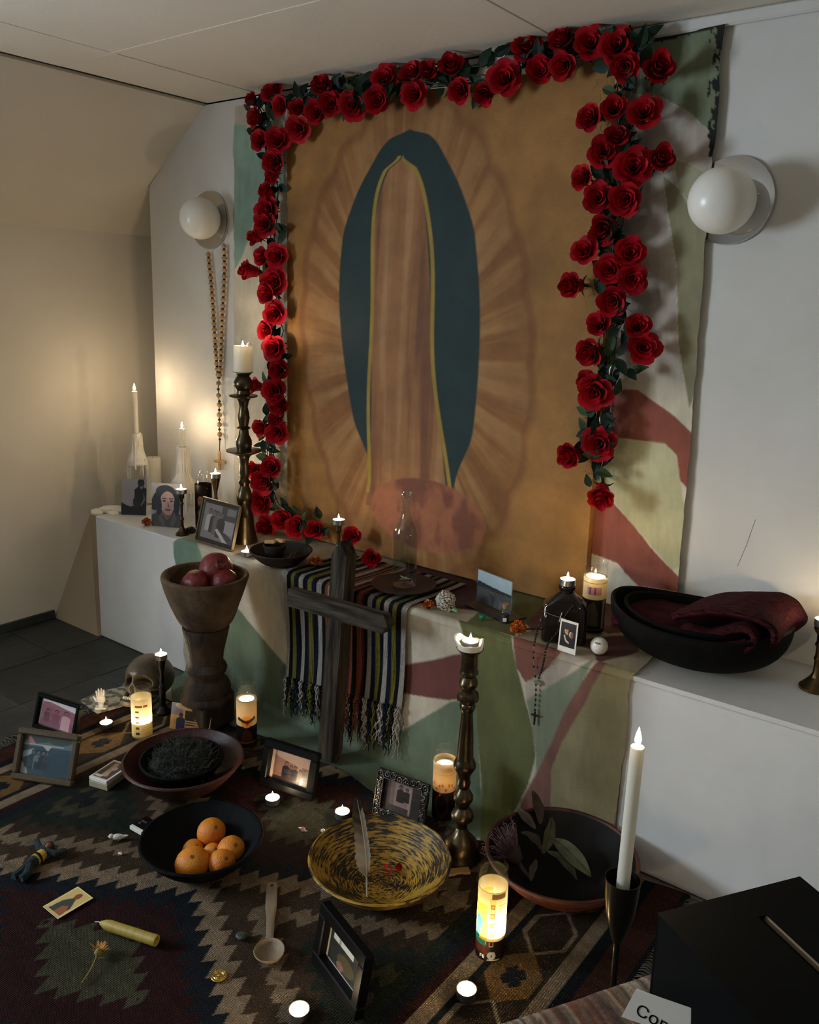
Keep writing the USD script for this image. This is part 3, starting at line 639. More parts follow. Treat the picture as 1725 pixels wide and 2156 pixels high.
def rose_proto(label, kind, seed):
    r = np.random.default_rng(seed)
    th = thing('rose', label, 'rose')
    if kind == 'open': layers = [(3, .001, .006, .014, 1.5, .001), (4, .004, .012, .016, 1.15, .002), (5, .007, .021, .013, .95, .005), (6, .010, .031, .006, .80, .009)]
    elif kind == 'full': layers = [(3, .001, .007, .016, 1.6, .001), (4, .004, .013, .018, 1.25, .002), (5, .008, .021, .017, 1.0, .004), (5, .011, .029, .012, .9, .008)]
    else: layers = [(3, .001, .006, .024, 1.6, .001), (3, .005, .010, .026, 1.4, .002), (4, .008, .016, .022, 1.15, .004), (4, .010, .022, .014, .9, .008)]
    k = 0
    for li, (n, r0, r1, z1, sp, cu) in enumerate(layers):
        off = r.uniform(0, 6)
        for i in range(n):
            obj('petal', petal(off + i * 2 * PI / n + r.uniform(-.12, .12), r0, r1 * r.uniform(.93, 1.08), -0.022, z1 + r.uniform(-.002, .002), sp, cu * r.uniform(.7, 1.3), seed * 31 + k), M['petal'], th, smooth=True); k += 1
    cx_ = obj('calyx', lathe([(0, -0.034), (.0025, -0.034), (.006, -0.029), (.009, -0.022), (.007, -0.019), (0, -0.018)], 10), M['leaf'], th)
    for i in range(5):
        a = i * 1.256 + .3
        P_ = np.array([[(.006 + t_ * .016) * math.cos(a) - w_ * math.sin(a), (.006 + t_ * .016) * math.sin(a) + w_ * math.cos(a), -.025 + .006 * t_ - .012 * t_ * t_] for t_ in (0, .5, 1) for w_ in (-.003 * (1 - t_ * .9), .003 * (1 - t_ * .9))]).reshape(3, 2, 3)
        obj('sepal', grid(P_), M['leaf'], cx_, smooth=False)
    obj('stem', tube(curve([(0, 0, -.032), (.002, .001, -.045), (.006, .003, -.058)], 6), .0018, 6), M['stem'], th)
    return th
ROSES = {  # (x, y, radius) in the photograph, and which way the head turns: dx to the right, dz up; kind
 'top': [(573, 193, 23, 0, .3, 0), (591, 223, 20, -.3, -.3, 1), (627, 229, 18, .3, 0, 2), (667, 236, 24, 0, -.3, 1), (678, 184, 22, .2, .4, 2), (696, 218, 25, .3, -.2, 1), (744, 222, 29, .1, -.3, 0), (796, 211, 27, .2, -.3, 1), (812, 164, 28, .1, .1, 0), (866, 155, 25, -.1, .3, 1), (872, 198, 27, 0, -.2, 0), (901, 151, 20, .5, .2, 2), (951, 141, 26, .2, .2, 2), (969, 191, 25, -.2, -.4, 1), (1021, 197, 23, .1, -.7, 2), (1064, 164, 33, .1, -.1, 0), (1110, 99, 30, .1, .2, 0), (1137, 149, 27, .3, -.2, 1), (1184, 86, 27, -.2, .2, 2), (1188, 139, 28, -.2, -.5, 1), (1244, 90, 31, .1, .1, 0), (1299, 95, 34, .1, .0, 0), (1317, 140, 29, .1, -.6, 1), (627, 272, 25, -.1, -.5, 0)],
 'left': [(532, 212, 15, -.4, .2, 2), (538, 248, 21, -.5, -.2, 1), (545, 295, 20, -.3, -.1, 0), (584, 295, 25, .2, -.1, 0), (577, 340, 24, 0, -.2, 1), (574, 372, 15, -.2, -.6, 2), (562, 403, 17, -.3, .2, 2), (561, 441, 26, 0, 0, 0), (557, 471, 26, -.1, -.1, 0), (537, 500, 16, -.6, -.1, 2), (553, 541, 19, -.3, -.2, 1), (583, 539, 23, .3, -.2, 0), (525, 570, 21, -.7, -.1, 2), (577, 592, 27, .2, -.1, 0), (562, 617, 22, -.3, -.4, 1), (579, 660, 24, .1, -.1, 0), (560, 696, 20, -.4, -.2, 1), (577, 732, 25, .1, -.2, 0), (587, 780, 22, .1, -.1, 1), (540, 813, 17, -.5, .2, 2), (577, 822, 25, .1, .1, 0), (587, 852, 23, .1, -.2, 1), (549, 900, 19, -.5, -.2, 1), (583, 884, 17, .1, .4, 2), (583, 912, 23, .1, -.1, 0), (571, 984, 22, .1, .3, 1), (536, 987, 18, -.5, -.1, 2), (557, 1012, 27, 0, -.1, 1), (548, 1057, 28, -.1, 0, 0), (559, 1112, 24, -.4, .1, 0), (594, 1094, 21, .1, .3, 1), (626, 1109, 23, .2, .2, 1), (664, 1115, 20, .3, .2, 2)],
 'right': [(1386, 146, 33, .6, .1, 2), (1242, 248, 27, -.3, -.2, 1), (1294, 229, 26, .1, .2, 1), (1357, 237, 32, .1, .1, 0), (1298, 288, 25, .2, .4, 1), (1272, 319, 31, 0, -.1, 0), (1334, 350, 37, .1, 0, 0), (1391, 335, 28, .6, .2, 2), (1227, 375, 25, -.5, -.1, 1), (1260, 416, 29, -.1, -.1, 0), (1318, 420, 33, .1, -.4, 1), (1273, 482, 31, 0, -.5, 2), (1231, 528, 27, -.2, .1, 0), (1328, 532, 31, .2, 0, 1), (1284, 568, 30, -.1, -.1, 1), (1333, 588, 29, .2, -.2, 0), (1207, 601, 27, -.5, -.2, 2), (1291, 634, 30, 0, -.4, 1), (1261, 683, 25, -.2, .1, 1), (1344, 687, 26, .2, .2, 1), (1356, 732, 31, .2, -.1, 0), (1245, 741, 29, -.3, -.3, 2), (1236, 799, 20, -.3, .4, 1), (1252, 826, 34, -.1, -.1, 0), (1263, 934, 33, 0, -.1, 0), (1203, 958, 27, -.5, -.3, 2), (1267, 1042, 28, .1, -.7, 2)]}
protos, first = {}, {}
SIDE = {'top': ('top', 'from the left'), 'left': ('left', 'from the top'), 'right': ('right', 'from the top')}
ORD = 'first second third fourth fifth sixth seventh eighth ninth tenth eleventh twelfth thirteenth fourteenth fifteenth sixteenth seventeenth eighteenth nineteenth twentieth'.split()
ORD += ['twenty-' + o for o in ORD[:9]] + ['thirtieth', 'thirty-first', 'thirty-second', 'thirty-third', 'thirty-fourth']
KIND = ['open', 'full', 'bud']
LOOKS_ = ['wide open red rose', 'half open red rose', 'narrow budding red rose']
def put_rose(label, P, R_, s, k, grp):
    if k not in protos:
        protos[k] = rose_proto(label, KIND[k], 5 + k)
        p = stage.GetPrimAtPath(protos[k]); p.SetCustomDataByKey('group', grp)
        set_m(UsdGeom.Xformable(p), mtx(P, 0, R_, s))
    else:
        dup(protos[k], label, P, 0, R_, s, grp)
r = np.random.default_rng(17)
for side, lst in ROSES.items():
    order = sorted(lst, key=lambda q: q[0] if side == 'top' else q[1])
    for (x_, y_, rad, dx, dz, k) in lst:
        i = order.index((x_, y_, rad, dx, dz, k))
        yy_ = 2.050 if side != 'left' else 2.058
        if side == 'left' and y_ > 1080: yy_ = 2.045
        yy_ += r.uniform(-0.012, 0.006)
        P = at_y(x_, y_, yy_)
        f = np.array([0.30 + dx * .9, -1.0, 0.12 + dz * .9]) + np.r_[r.uniform(-.12, .12), 0, r.uniform(-.12, .12)]
        R_ = look(f) @ rz_(r.uniform(0, 6.28))
        s = rad * mpp(P) * 1.13 / (0.0335 if k < 2 else 0.027)
        put_rose(f'{LOOKS_[k]}, {ORD[i]} {SIDE[side][1]} in the {SIDE[side][0]} garland', P, R_, s, k, f'roses of the {side} garland')
# two loose roses lying on the ledge
for (x_, y_, rad, dx, dz, k, lab) in ((742, 1128, 20, .2, .4, 1, 'loose red rose on the ledge behind the top of the wooden cross'), (783, 1181, 25, .4, .1, 2, 'loose red rose lying on the ledge left of the clear bottle')):
    P = at_y(x_, y_, 2.03 if y_ < 1150 else 1.99)
    P[2] = max(P[2], LZ + 0.03)
    put_rose(lab, P, look((0.3 + dx, -1, .2 + dz)) @ rz_(1.0 + k), rad * mpp(P) / 0.031, k, 'loose roses on the ledge')

def leaf_mesh(l, w, fold=0.25, droop=0.2):
    t = np.linspace(0, 1, 6); ww = w / 2 * np.sin(PI * np.clip(t * .96 + .02, 0, 1) ** 0.8) 
    P_ = np.stack([np.stack([-ww, t * l, ww * fold - droop * l * t ** 2], -1), np.stack([0 * t, t * l, -droop * l * t ** 2], -1), np.stack([ww, t * l, ww * fold - droop * l * t ** 2], -1)], 0)
    return grid(P_)
def garland(label, pts, ys, nleaf, seed, wid, net=False):
    r = np.random.default_rng(seed)
    W = np.array([at_y(px_, py_, y_) for (px_, py_), y_ in zip(pts, ys)])
    th = thing('garland', label, 'garland')
    c = curve(W, 60)
    for k in range(5):
        j = np.cumsum(r.normal(0, .006, c.shape), 0); j -= np.linspace(0, 1, 60)[:, None] * j[-1]; j[:, 1] *= .25
        j = np.clip(j, -.03, .03); q_ = c + j; q_[:, 1] = np.minimum(q_[:, 1], ys[0] + .012); q_[:, 2] = np.minimum(q_[:, 2], ZC - 0.012)
        obj('stem', tube(q_, .0019, 5), M['stem'] if k < 3 else M['netting'], th)
    for k in range(nleaf):
        i = r.integers(0, 59); a = r.uniform(0, 2 * PI)
        off = r.normal(0, wid, 3); off[1] = r.uniform(-.026, .006)
        d = np.array([math.cos(a), r.uniform(-.5, .1), math.sin(a)])
        l = r.uniform(.035, .058); n = np.array([.3 + r.normal(0, .5), -1, r.normal(0, .5)])
        y_ = d / np.linalg.norm(d); x_ = np.cross(y_, n); x_ /= np.linalg.norm(x_); R_ = np.stack([x_, y_, np.cross(x_, y_)], 1)
        P = c[i] + off
        tip = P + R_ @ np.array([0, l, 0])
        if max(tip[2], P[2]) > ZC - 0.01: P[2] -= max(tip[2], P[2]) - ZC + 0.012
        if max(tip[1], P[1]) > ys[0] + .02: P[1] -= max(tip[1], P[1]) - ys[0] - .018
        if min(tip[2], P[2]) < LZ: P[2] += LZ - min(tip[2], P[2]) + .004
        obj('leaf', xf(leaf_mesh(l, l * r.uniform(.45, .6), r.uniform(.1, .5), r.uniform(0, .3)), P, 0, R_), M['leaf'] if r.random() < .85 else M['leaf_light'], th)
    if net:
        segs = []; s_ = .0155
        for i in range(60):
            if i % 2: continue
            for k in (-2, -1, 0, 1):
                o = c[i] + np.array([k * s_ * 1.73 + (s_ * .87 if (i // 2) % 2 else 0), -.004 + .004 * math.sin(i), 0])
                for e in ((0, s_), (s_ * .87, -s_ * .5), (-s_ * .87, -s_ * .5)):
                    segs.append(tube([o, o + np.array([e[0], 0.002, e[1]])], .00055, 4, False))
        obj('wire_netting', cat(*segs), M['netting'], th, kind='stuff')
    return th
garland('leafy wire garland of red roses along the top edge of the painting', [(545, 210), (640, 210), (740, 190), (860, 168), (1000, 150), (1130, 112), (1250, 90), (1345, 95)], [2.072] * 8, 190, 1, .021)
garland('leafy wire garland of red roses down the left edge of the painting to the ledge', [(540, 215), (570, 330), (583, 450), (580, 560), (585, 660), (585, 760), (578, 860), (572, 960), (575, 1040), (610, 1085), (680, 1110)], [2.085] * 9 + [2.07, 2.05], 150, 2, .018, True)
garland('leafy wire garland of red roses down the right edge of the painting', [(1335, 110), (1300, 190), (1300, 300), (1295, 420), (1290, 520), (1290, 640), (1300, 730), (1283, 800), (1265, 880), (1262, 960), (1262, 1010)], [2.074] * 11, 150, 3, .022, True)
# ------------------------------------------------------------------ wall lamps and the wooden rosary
def sconce(label, disc, rdisc, globe, rglobe, yd):
    P = at_y(*disc, YB); P[1] = YB
    rd = rdisc * mpp(P)
    th = thing('wall_lamp', label, 'wall lamp', P, 0, rx(PI / 2))     # local z points out of the wall
    obj('backplate', lathe([(0, 0.0), (rd * .93, 0.0), (rd, 0.003), (rd, 0.007), (rd * .985, 0.010), (rd * .80, 0.012), (0.030, 0.014), (0, 0.014)], 56), M['chrome'], th)
    obj('neck', lathe([(0, 0.012), (.022, 0.012), (.022, 0.030), (0.018, 0.034), (0, 0.034)], 28), M['chrome'], th)
    Q = at_y(*globe, yd); rg = rglobe * mpp(Q)
    c = Q - P
    obj('globe', ball(rg, (c[0], -c[2] * -1 if False else c[2], -c[1]), 4), M['opal'], th, smooth=True)
    obj('screw', lathe([(0, 0), (.004, 0), (.004, .002), (0, .003)], 10) if False else xf(lathe([(0, 0), (.004, 0), (.004, .002), (0, .003)], 10), (rd * .62, rd * .1, 0.0125)), M['chrome'], th)
    return th, P, rd
sconce('chrome wall lamp with white globe above the wooden rosary', (443, 464), 59, (421, 460), 42.5, YB - 0.085)
sconce('large chrome wall lamp with white globe on the bare right wall', (1541, 423), 90, (1520, 422), 69, YB - 0.10)

M['bead'] = mat('wooden_bead', (196, 160, 112), 0.5, (160, 120, 76), 30, vary=0.15)
M['knot'] = mat('dark_cord', (52, 36, 26), 0.8)
ro = thing('rosary', 'large rosary of wooden beads hanging from the left wall lamp', 'rosary')
yr = YB - 0.016
def beads(pts, n, rad, th, knot=True):
    c = np.array([at_y(x_, y_, yr) for x_, y_ in pts]); cc = curve(c, 120)
    t = np.r_[0, np.cumsum(np.linalg.norm(np.diff(cc, axis=0), axis=1))]
    obj('cord', tube(cc, .0016, 5), M['knot'], th)
    kn = []
    for k in range(n):
        s = (k + .5) / n * t[-1]; P = np.array([np.interp(s, t, cc[:, i]) for i in range(3)])
        obj('bead', ball(rad, P, 2, (1, 1, .95)), M['bead'], th, smooth=True)
        s2 = (k + 1) / n * t[-1]; Q = np.array([np.interp(s2, t, cc[:, i]) for i in range(3)])
        obj('knot', ball(.0055, Q, 1, (1, 1, .9)), M['knot'], th, smooth=True)
beads([(438, 530), (444, 590), (450, 670), (455, 750), (460, 795)], 22, .0092, ro)
beads([(471, 512), (472, 590), (468, 670), (465, 750), (462, 795)], 23, .0092, ro)
beads([(462, 795), (460, 830), (462, 845)], 2, .0092, ro)
beads([(462, 842), (462, 890), (463, 925)], 4, .0102, ro)
obj('cord', tube([at_y(463, 925, yr), at_y(462, 955, yr)], .002, 5), M['knot'], ro)
cA, cB, cC, cD = [at_y(x_, y_, yr) for x_, y_ in ((462, 950), (463, 990), (452, 970), (475, 973))]
obj('crucifix_post', box(cA[0] - .006, cA[0] + .006, yr - .004, yr + .004, cB[2], cA[2], .001), M['bead'], ro)
obj('crucifix_bar', box(cC[0], cD[0], yr - .0045, yr + .0045, cC[2] - .006, cC[2] + .006, .001), M['bead'], ro)

# ------------------------------------------------------------------ left end of the ledge
Z0 = ZL + 0.0005
def bottle_glass(th, prof, thick=.0022, mat_='glass'):
    p = np.array(prof, float)
    inner = [(max(r_ - thick, 0.001), z_ + (thick if i < 2 else 0)) for i, (r_, z_) in enumerate(p)][::-1]
    obj('glass', lathe([(0, p[0][1])] + [tuple(q) for q in p], 36), M[mat_], th, smooth=50)
def wax_drips(th, zt, zb, r0, r1, n, seed, m='wax_solid', name='wax_drips'):
    r = np.random.default_rng(seed); hz = zt - zb
    pr_ = [(.010, hz), (r0 * .8, hz), (r0 * 1.0, hz * .85), (r0 * .95, hz * .6), (r0 * 1.15, hz * .4), (r1 * .9, hz * .22), (r1 * 1.02, hz * .08), (r1 * .99, 0)]
    parts = [xf(lathe(smooth_prof(pr_, 34)[::-1], 40, wob=.013, seed=seed), (0, 0, zb))]
    for k in range(n):
        a = r.uniform(0, 2 * PI); l = r.uniform(.5, 1.55) * (zt - zb); z = zt - r.uniform(0, .02)
        rr_ = lambda q: np.interp(q, [0, .4, .6, .78, 1], [r0 * .9, r0, r0 * 1.15, r1 * .95, r1 * 1.01])
        t = np.linspace(0, 1, 8)
        pts = np.stack([rr_(t * l / (zt - zb)) * np.cos(a + .2 * t), rr_(t * l / (zt - zb)) * np.sin(a + .2 * t), z - t * l], 1)
        parts.append(tube(pts, np.interp(t, [0, .8, 1], [.0035, .0045, .0025]) * r.uniform(.7, 1.3), 6))
    obj(name, cat(*parts), M[m], th, smooth=True)
def on(px_, py_, z): P = at_z(px_, py_, z); P[2] = z; return P
# bottle with a leaning taper
P = on(293, 1066, Z0); H = hgt(P, 918); k = mpp(P)
th = thing('glass_bottle', 'clear bottle capped with white wax drips, holding the lit taper, behind the small photo', 'bottle', P)
zs = hgt(P, 962)
bottle_glass(th, smooth_prof([(.030, 0), (.0365, .004), (.037, .02), (.037, zs - .015), (.033, zs + .006), (.019, zs + .028), (.0135, zs + .045), (.0135, H), (.0155, H + .001), (.0155, H + .006)], 40))
wax_drips(th, H + .012, zs - .03, .021, .037, 13, 1)
P2 = P + [0, 0, H - .03]
hh = hgt(P, 824) - H + .03
tp = thing('taper_candle', 'lit white taper candle leaning in the wax-capped bottle at the far left', 'candle', P2)
d = at_y(283, 824, P[1])[0] - P[0]
candle_parts(tp, 0, .0098, hh, fs=1.0, lean=(d / hh, 0))
# second bottle with a stub
P = on(388, 1086, Z0); H = hgt(P, 948); zs = hgt(P, 992)
th = thing('glass_bottle', 'clear bottle smothered in white wax with a short lit stub behind the portrait', 'bottle', P)
bottle_glass(th, smooth_prof([(.040, 0), (.046, .005), (.0465, .02), (.0465, zs - .02), (.042, zs), (.024, zs + .026), (.014, zs + .045), (.014, H), (.016, H + .001), (.016, H + .005)], 40))
wax_drips(th, H + .012, zs - .08, .024, .047, 20, 2)
sb = thing('candle_stub', 'short lit white candle stub in the wax-smothered bottle', 'candle', P + [0, 0, H - .03])
hh = hgt(P, 902) - H + .03
candle_parts(sb, 0, .0095, hh, fs=.8)
obj('wax_drip', xf(lumpy(1, (.006, .006, .020), .3, 3, 4, 2), (.011, -.003, hh - .022)), M['wax_solid'], sb, smooth=True)
# pillar, wax spill, stem
P = on(325, 1056, Z0)
th = thing('pillar_candle', 'unlit ivory pillar candle between the two wax-covered bottles', 'candle', P)
obj('wax', lathe([(0, 0), (.031, 0), (.0315, hgt(P, 965)), (.030, hgt(P, 963)), (0, hgt(P, 963) - .001)], 32), M['wax_solid'], th)
obj('wick', tube([(0, 0, hgt(P, 963) - .004), (.001, 0, hgt(P, 963) + .006)], .0008, 5), M['wick'], th)
P = on(238, 1078, Z0)
parts = [xf(lumpy(1, (.055, .028, .016), .25, 2, 9, 3), (0, 0, .010), .7)] + [xf(lumpy(1, (.026, .016, .010), .25, 2, 10 + i, 2), (dx_, dy_, .005), .4) for i, (dx_, dy_) in enumerate(((-.035, -.045), (-.015, -.060), (.03, -.02)))]
single('wax_spill', xf(cat(*parts), P), M['wax_solid'], 'pale pooled wax spilled over the left front corner of the plinth', 'wax', smooth=True)
P = on(358, 1030, Z0); zt = hgt(P, 990)
single('curled_stem', xf(tube(curve([(0, 0, .0), (.002, 0, zt * .6), (.001, 0, zt * .9), (.010, 0, zt * 1.0), (.022, 0, zt * 1.02)], 14), .0028, 6), P), M['knot'], 'thin dark curled stem standing up behind the portrait photo', 'stem')
# two unframed prints
def pic_couple(u, v):
    p = Pic(u, v, (150, 142, 146), .12, 1).poly([(0, .36), (.2, .28), (.5, .22), (1, .3), (1, 0), (0, 0)], (20, 20, 22))
    p.poly([(.52, .72), (.66, .80), (.86, .80), (1, .74), (.98, .2), (.5, .2)], (16, 16, 18)).ell(.77, .90, .13, .13, (14, 14, 16)).ell(.78, .88, .07, .07, (38, 36, 36))
    p.poly([(.72, .80), (.80, .72), (.86, .80)], (130, 120, 120)).poly([(.25, 0), (.36, .24), (.62, .30), (.9, .2), (1, 0)], (18, 18, 20)).ell(.60, .34, .13, .14, (34, 32, 32)).ell(.60, .42, .14, .07, (20, 20, 20))
    p.poly([(.86, .62), (.97, .45), (.8, .26), (.76, .30), (.88, .46)], (110, 90, 86)); return p.c
print_thing('small old photo of a standing and a seated figure at the far left', [(256, 1008), (310, 1010), (308, 1086), (255, 1084)], Z0, pic_couple)
def pic_woman(u, v):
    p = Pic(u, v, (150, 148, 150), .10, 2).grad((128, 126, 130), (176, 174, 174), True, .6)
    p.ell(.50, .60, .44, .33, (50, 52, 58)).ell(.46, .82, .32, .14, (58, 62, 70)).poly([(0, .62), (.12, .78), (.2, .5), (.12, .36), (0, .40)], (40, 42, 48))
    p.poly([(0, .0), (0, .26), (.25, .36), (.5, .30), (.78, .36), (1, .30), (1, 0)], (72, 68, 66)).poly([(.36, .42), (.70, .42), (.66, .24), (.5, .16), (.34, .3)], (116, 92, 86))
    p.ell(.53, .56, .25, .26, (186, 150, 140)).ell(.55, .38, .16, .10, (176, 138, 130)).ell(.60, .66, .16, .08, (200, 166, 154), .7)
    for x_ in (.42, .66): p.ell(x_, .60, .055, .018, (60, 48, 46)).rect(x_ - .08, .645, x_ + .08, .662, (52, 44, 42))
    p.poly([(.54, .6), (.60, .47), (.53, .46)], (128, 98, 92)).ell(.54, .40, .09, .022, (110, 48, 48))
    p.poly([(.30, .34), (.46, .06), (.40, .0), (.22, .2)], (92, 88, 86)).poly([(.76, .36), (.62, .08), (.70, .0), (.84, .2)], (92, 88, 86))
    p.ell(.84, .5, .10, .22, (46, 46, 50)).ell(.24, .48, .10, .22, (46, 48, 54)); return p.c
print_thing('portrait photo of a dark-haired woman standing on the bare left plinth', [(319, 1015), (384, 1021), (382, 1112), (319, 1107.5)], Z0, pic_woman, nu=90, nv=110)
# marigolds
M['marigold'] = mat('marigold', (196, 104, 24), 0.7, (150, 70, 14), 60)
def marigold(label, P, r_, seed, stem=None, dry=False):
    r = np.random.default_rng(seed)
    th = thing('marigold', label, 'flower', P + np.array([0, 0, r_ * .72]), 0, rx(r.uniform(-.5, .5)) @ ry(r.uniform(-.5, .5)))
    ps = []
    for k in range(85):
        d = r.normal(0, 1, 3); d[2] = abs(d[2]) * .9 - .25; d /= np.linalg.norm(d)
        R_ = look(d, r.normal(0, 1, 3)); w_, l_ = r_ * .20, r_ * .42
        q_ = np.array([[-w_, 0, r_ * .45], [w_, 0, r_ * .45], [-w_ * 1.3, w_ * .4, r_ * .8], [w_ * 1.3, -w_ * .4, r_ * .8], [-w_ * .5, w_ * .8, r_ * 1.02], [w_ * .6, w_ * .5, r_ * .98]]).reshape(3, 2, 3)
        ps.append(xf(grid(q_), (0, 0, 0), 0, R_))
    obj('petals', cat(ball(r_ * .62, (0, 0, 0), 2, (1, 1, .8)), *ps), M['marigold'], th, smooth=False)
    obj('calyx', lathe([(0, -r_ * .72), (r_ * .22, -r_ * .7), (r_ * .45, -r_ * .35), (r_ * .3, -r_ * .2), (0, -r_ * .2)], 10), M['leaf'], th)
    return th
marigold('dried orange marigold head beside the portrait photo on the left plinth', on(309, 1107, Z0), .018, 1)
# small candlesticks
def stick(name, label, prof, P, m, n=28, parts=()):
    th = thing(name, label, 'candlestick', P)
    H_ = prof[-1][1]
    i = next(k for k, q in enumerate(prof) if q[1] > H_ * .12)
    j = next(k for k, q in enumerate(prof) if q[1] > H_ * .84)
    a, b, c = prof[:i + 1], prof[i:j + 1], prof[j:]
    obj('base', lathe([(0, a[0][1])] + list(a) + [(0, a[-1][1])], n), M[m], th)
    obj('stem', lathe([(0, b[0][1])] + list(b) + [(0, b[-1][1])], n), M[m], th)
    rr_, zz_ = c[-1]
    obj('drip_pan', lathe([(0, c[0][1])] + list(c) + [(rr_ * .9, zz_ - .0005), (rr_ * .85, zz_ - .003), (0, zz_ - .0035)], n), M[m], th)
    return th
def pprof(cx, rows, P, py0, k=None):
    """Profile from (image row, half width in pixels) rows, bottom first."""
    k = k or mpp(P); out = []
    for y_, hw in rows: out.append((hw * k, max(hgt(P, y_), 0.0) if y_ < py0 else 0.0))
    return out
P = on(384, 1126, Z0); k = mpp(P)
pf = [(.022, 0), (.0225, .003), (.020, .006), (.012, .012), (.006, .024), (.0045, .04), (.008, .046), (.004, .052), (.0045, .085), (.008, .090), (.0045, .096), (.006, .103), (.010, .108), (.010, .118), (.0125, .119)]
ht = hgt(P, 1039); pf = [(a * 1.05, b * ht / .119) for a, b in pf]
stick('candlestick', 'small dark brass candlestick in front of the portrait photo', pf, P, 'brass_dark')
tealight('lit tealight on the small candlestick in front of the portrait photo', P + [0, 0, ht + .0002])
P = on(456, 1118, LZ); ht = hgt(P, 1006)
pf = [(.030, 0), (.031, .003), (.024, .008), (.010, .016), (.006, .030), (.005, .050), (.010, .064), (.005, .078), (.0065, .09), (.012, .105), (.017, .118), (.0185, .119)]
pf = [(a, b * ht / .119) for a, b in pf]
stick('candlestick', 'small flared brass candlestick behind the black framed photo', pf, P, 'brass')
tealight('lit tealight on the flared candlestick below the rosary cross', P + [0, 0, ht + .0002])
# dried flowers round the base
r = np.random.default_rng(5); P = on(404, 1122, Z0)
th = thing('dried_flower', 'nearly black dried flower lying at the foot of the small candlestick', 'flower', P)
obj('petals', cat(*[xf(lumpy(1, (.014, .008, .003), .3, 2, 40 + i, 1), (r.normal(0, .008), r.normal(0, .006), .010 + r.uniform(-.006, .008)), r.uniform(0, 6), rx(r.uniform(-1.2, 1.2))) for i in range(14)]), mat('dried_petal', (36, 26, 28), 0.8, (22, 16, 18), 60), th)
obj('stem', tube(curve([(0, 0, .008), (.02, .004, .006), (.04, .002, .004)], 8), .0012, 5), M['knot'], th)
# candle jar with a printed face
def lab_face(u, v, z):
    p = Pic(u, v, (22, 16, 18), .2, 3)
    p.ell(.44, .70, .08, .17, (40, 24, 20)).ell(.44, .64, .060, .115, (190, 124, 100)).ell(.42, .67, .014, .010, (50, 30, 26)).ell(.465, .67, .014, .010, (50, 30, 26)).ell(.44, .585, .022, .010, (130, 60, 54)).ell(.44, .54, .035, .03, (80, 46, 38))
    p.poly([(.44, .05), (.38, .40), (.44, .48), (.52, .40), (.56, .05)], (150, 98, 74)).ell(.57, .93, .014, .016, (150, 110, 60)); p.rect(0, .0, 1, .03, (40, 30, 28)); return p.c * (1.0)
jar('clear candle jar with a dark label bearing a small face, behind the black framed photo', 430, 1115, LZ, 994, .035, .04, lab_face, lit=False)
# black framed family photo
def pic_bw(u, v):
    p = Pic(u, v, (120, 112, 112), .15, 4).rect(.55, .6, 1, 1, (54, 50, 50)).rect(.72, .78, .98, .97, (110, 106, 104)).rect(.6, .25, 1, .62, (142, 134, 134))
    for i, (x_, c_) in enumerate(((.2, (170, 164, 160)), (.34, (36, 34, 34)), (.44, (90, 84, 84)), (.58, (30, 28, 30)))): p.person(x_, .22 - .04 * i, .66 + .03 * i, c_, (96, 88, 84), (20, 18, 18))
    p.poly([(.42, .30), (.72, .0), (.88, .0), (.5, .34)], (176, 170, 168)).poly([(.52, .32), (.9, .0), (1, .0), (1, .14), (.8, .26)], (44, 40, 42)); return p.c
M['silver_edge'] = mat('worn_silver_edge', (150, 138, 112), 0.35, metal=0.8)
fr_ = framed('black and silver framed photo of a group, on the front edge of the ledge', [(429, 1044), (509, 1066.5), (490, 1162), (411, 1137)], LZ, pic_bw, M['silver_edge'], bar=.0045, dep=.012, mat_w=.013, mat_c=M['black'], easel=False, nu=70, nv=80)
# tall brass candlestick with a pillar
P = on(516, 1140, LZ); k = mpp(P)
cr = lambda y_: 680 + y_ / 3.45
rows = [(1140, 27), (cr(1575), 26.5), (cr(1500), 21), (cr(1450), 19), (cr(1400), 18.5), (cr(1380), 16), (cr(1330), 12), (cr(1290), 16), (cr(1250), 16.5), (cr(1205), 12), (cr(1180), 9.5), (cr(1150), 12.5), (cr(1130), 8.5), (cr(1080), 11), (cr(1030), 8.5), (cr(980), 11), (cr(962), 14), (cr(945), 26), (cr(930), 36.5), (cr(922), 36.5), (cr(915), 15), (cr(880), 16.5), (cr(850), 16), (cr(810), 10.5), (cr(775), 9.5), (cr(762), 15), (cr(748), 9), (cr(690), 12.5), (cr(650), 11), (cr(610), 8.5), (cr(570), 11), (cr(548), 15), (cr(535), 28), (cr(525), 29), (cr(515), 14), (cr(490), 13), (cr(460), 19), (cr(430), 19.5), (cr(400), 15), (cr(385), 12), (cr(365), 17), (cr(355), 20.5)]
pf = pprof(511, rows, P, 1139.5, k)
ct = stick('candlestick', 'tall turned brass candlestick with two wide pans left of the painting', pf, P, 'brass_dark', 40)
zc = pf[-1][1] - .003
cd = thing('pillar_candle', 'lit white pillar candle on the tallest candlestick left of the painting', 'candle', P + [0, 0, zc + .0002])
r_, h_ = 18.8 * k, hgt(P, 728) - zc
obj('wax', lathe([(0, 0), (r_, 0), (r_, h_ * .9), (r_ * .98, h_), (r_ * .8, h_ - .001), (r_ * .7, h_ - .012), (0, h_ - .015)], 30, wob=.002, seed=3), M['wax_white'], cd)
obj('wax_flap', xf(lumpy(1, (.010, .006, .008), .25, 2, 3, 2), (r_ * 1.0, 0, h_ + .004)), M['wax_white'], cd, smooth=True)
flame(cd, (r_ * .1, -r_ * .1, h_ - .012), 1.0)

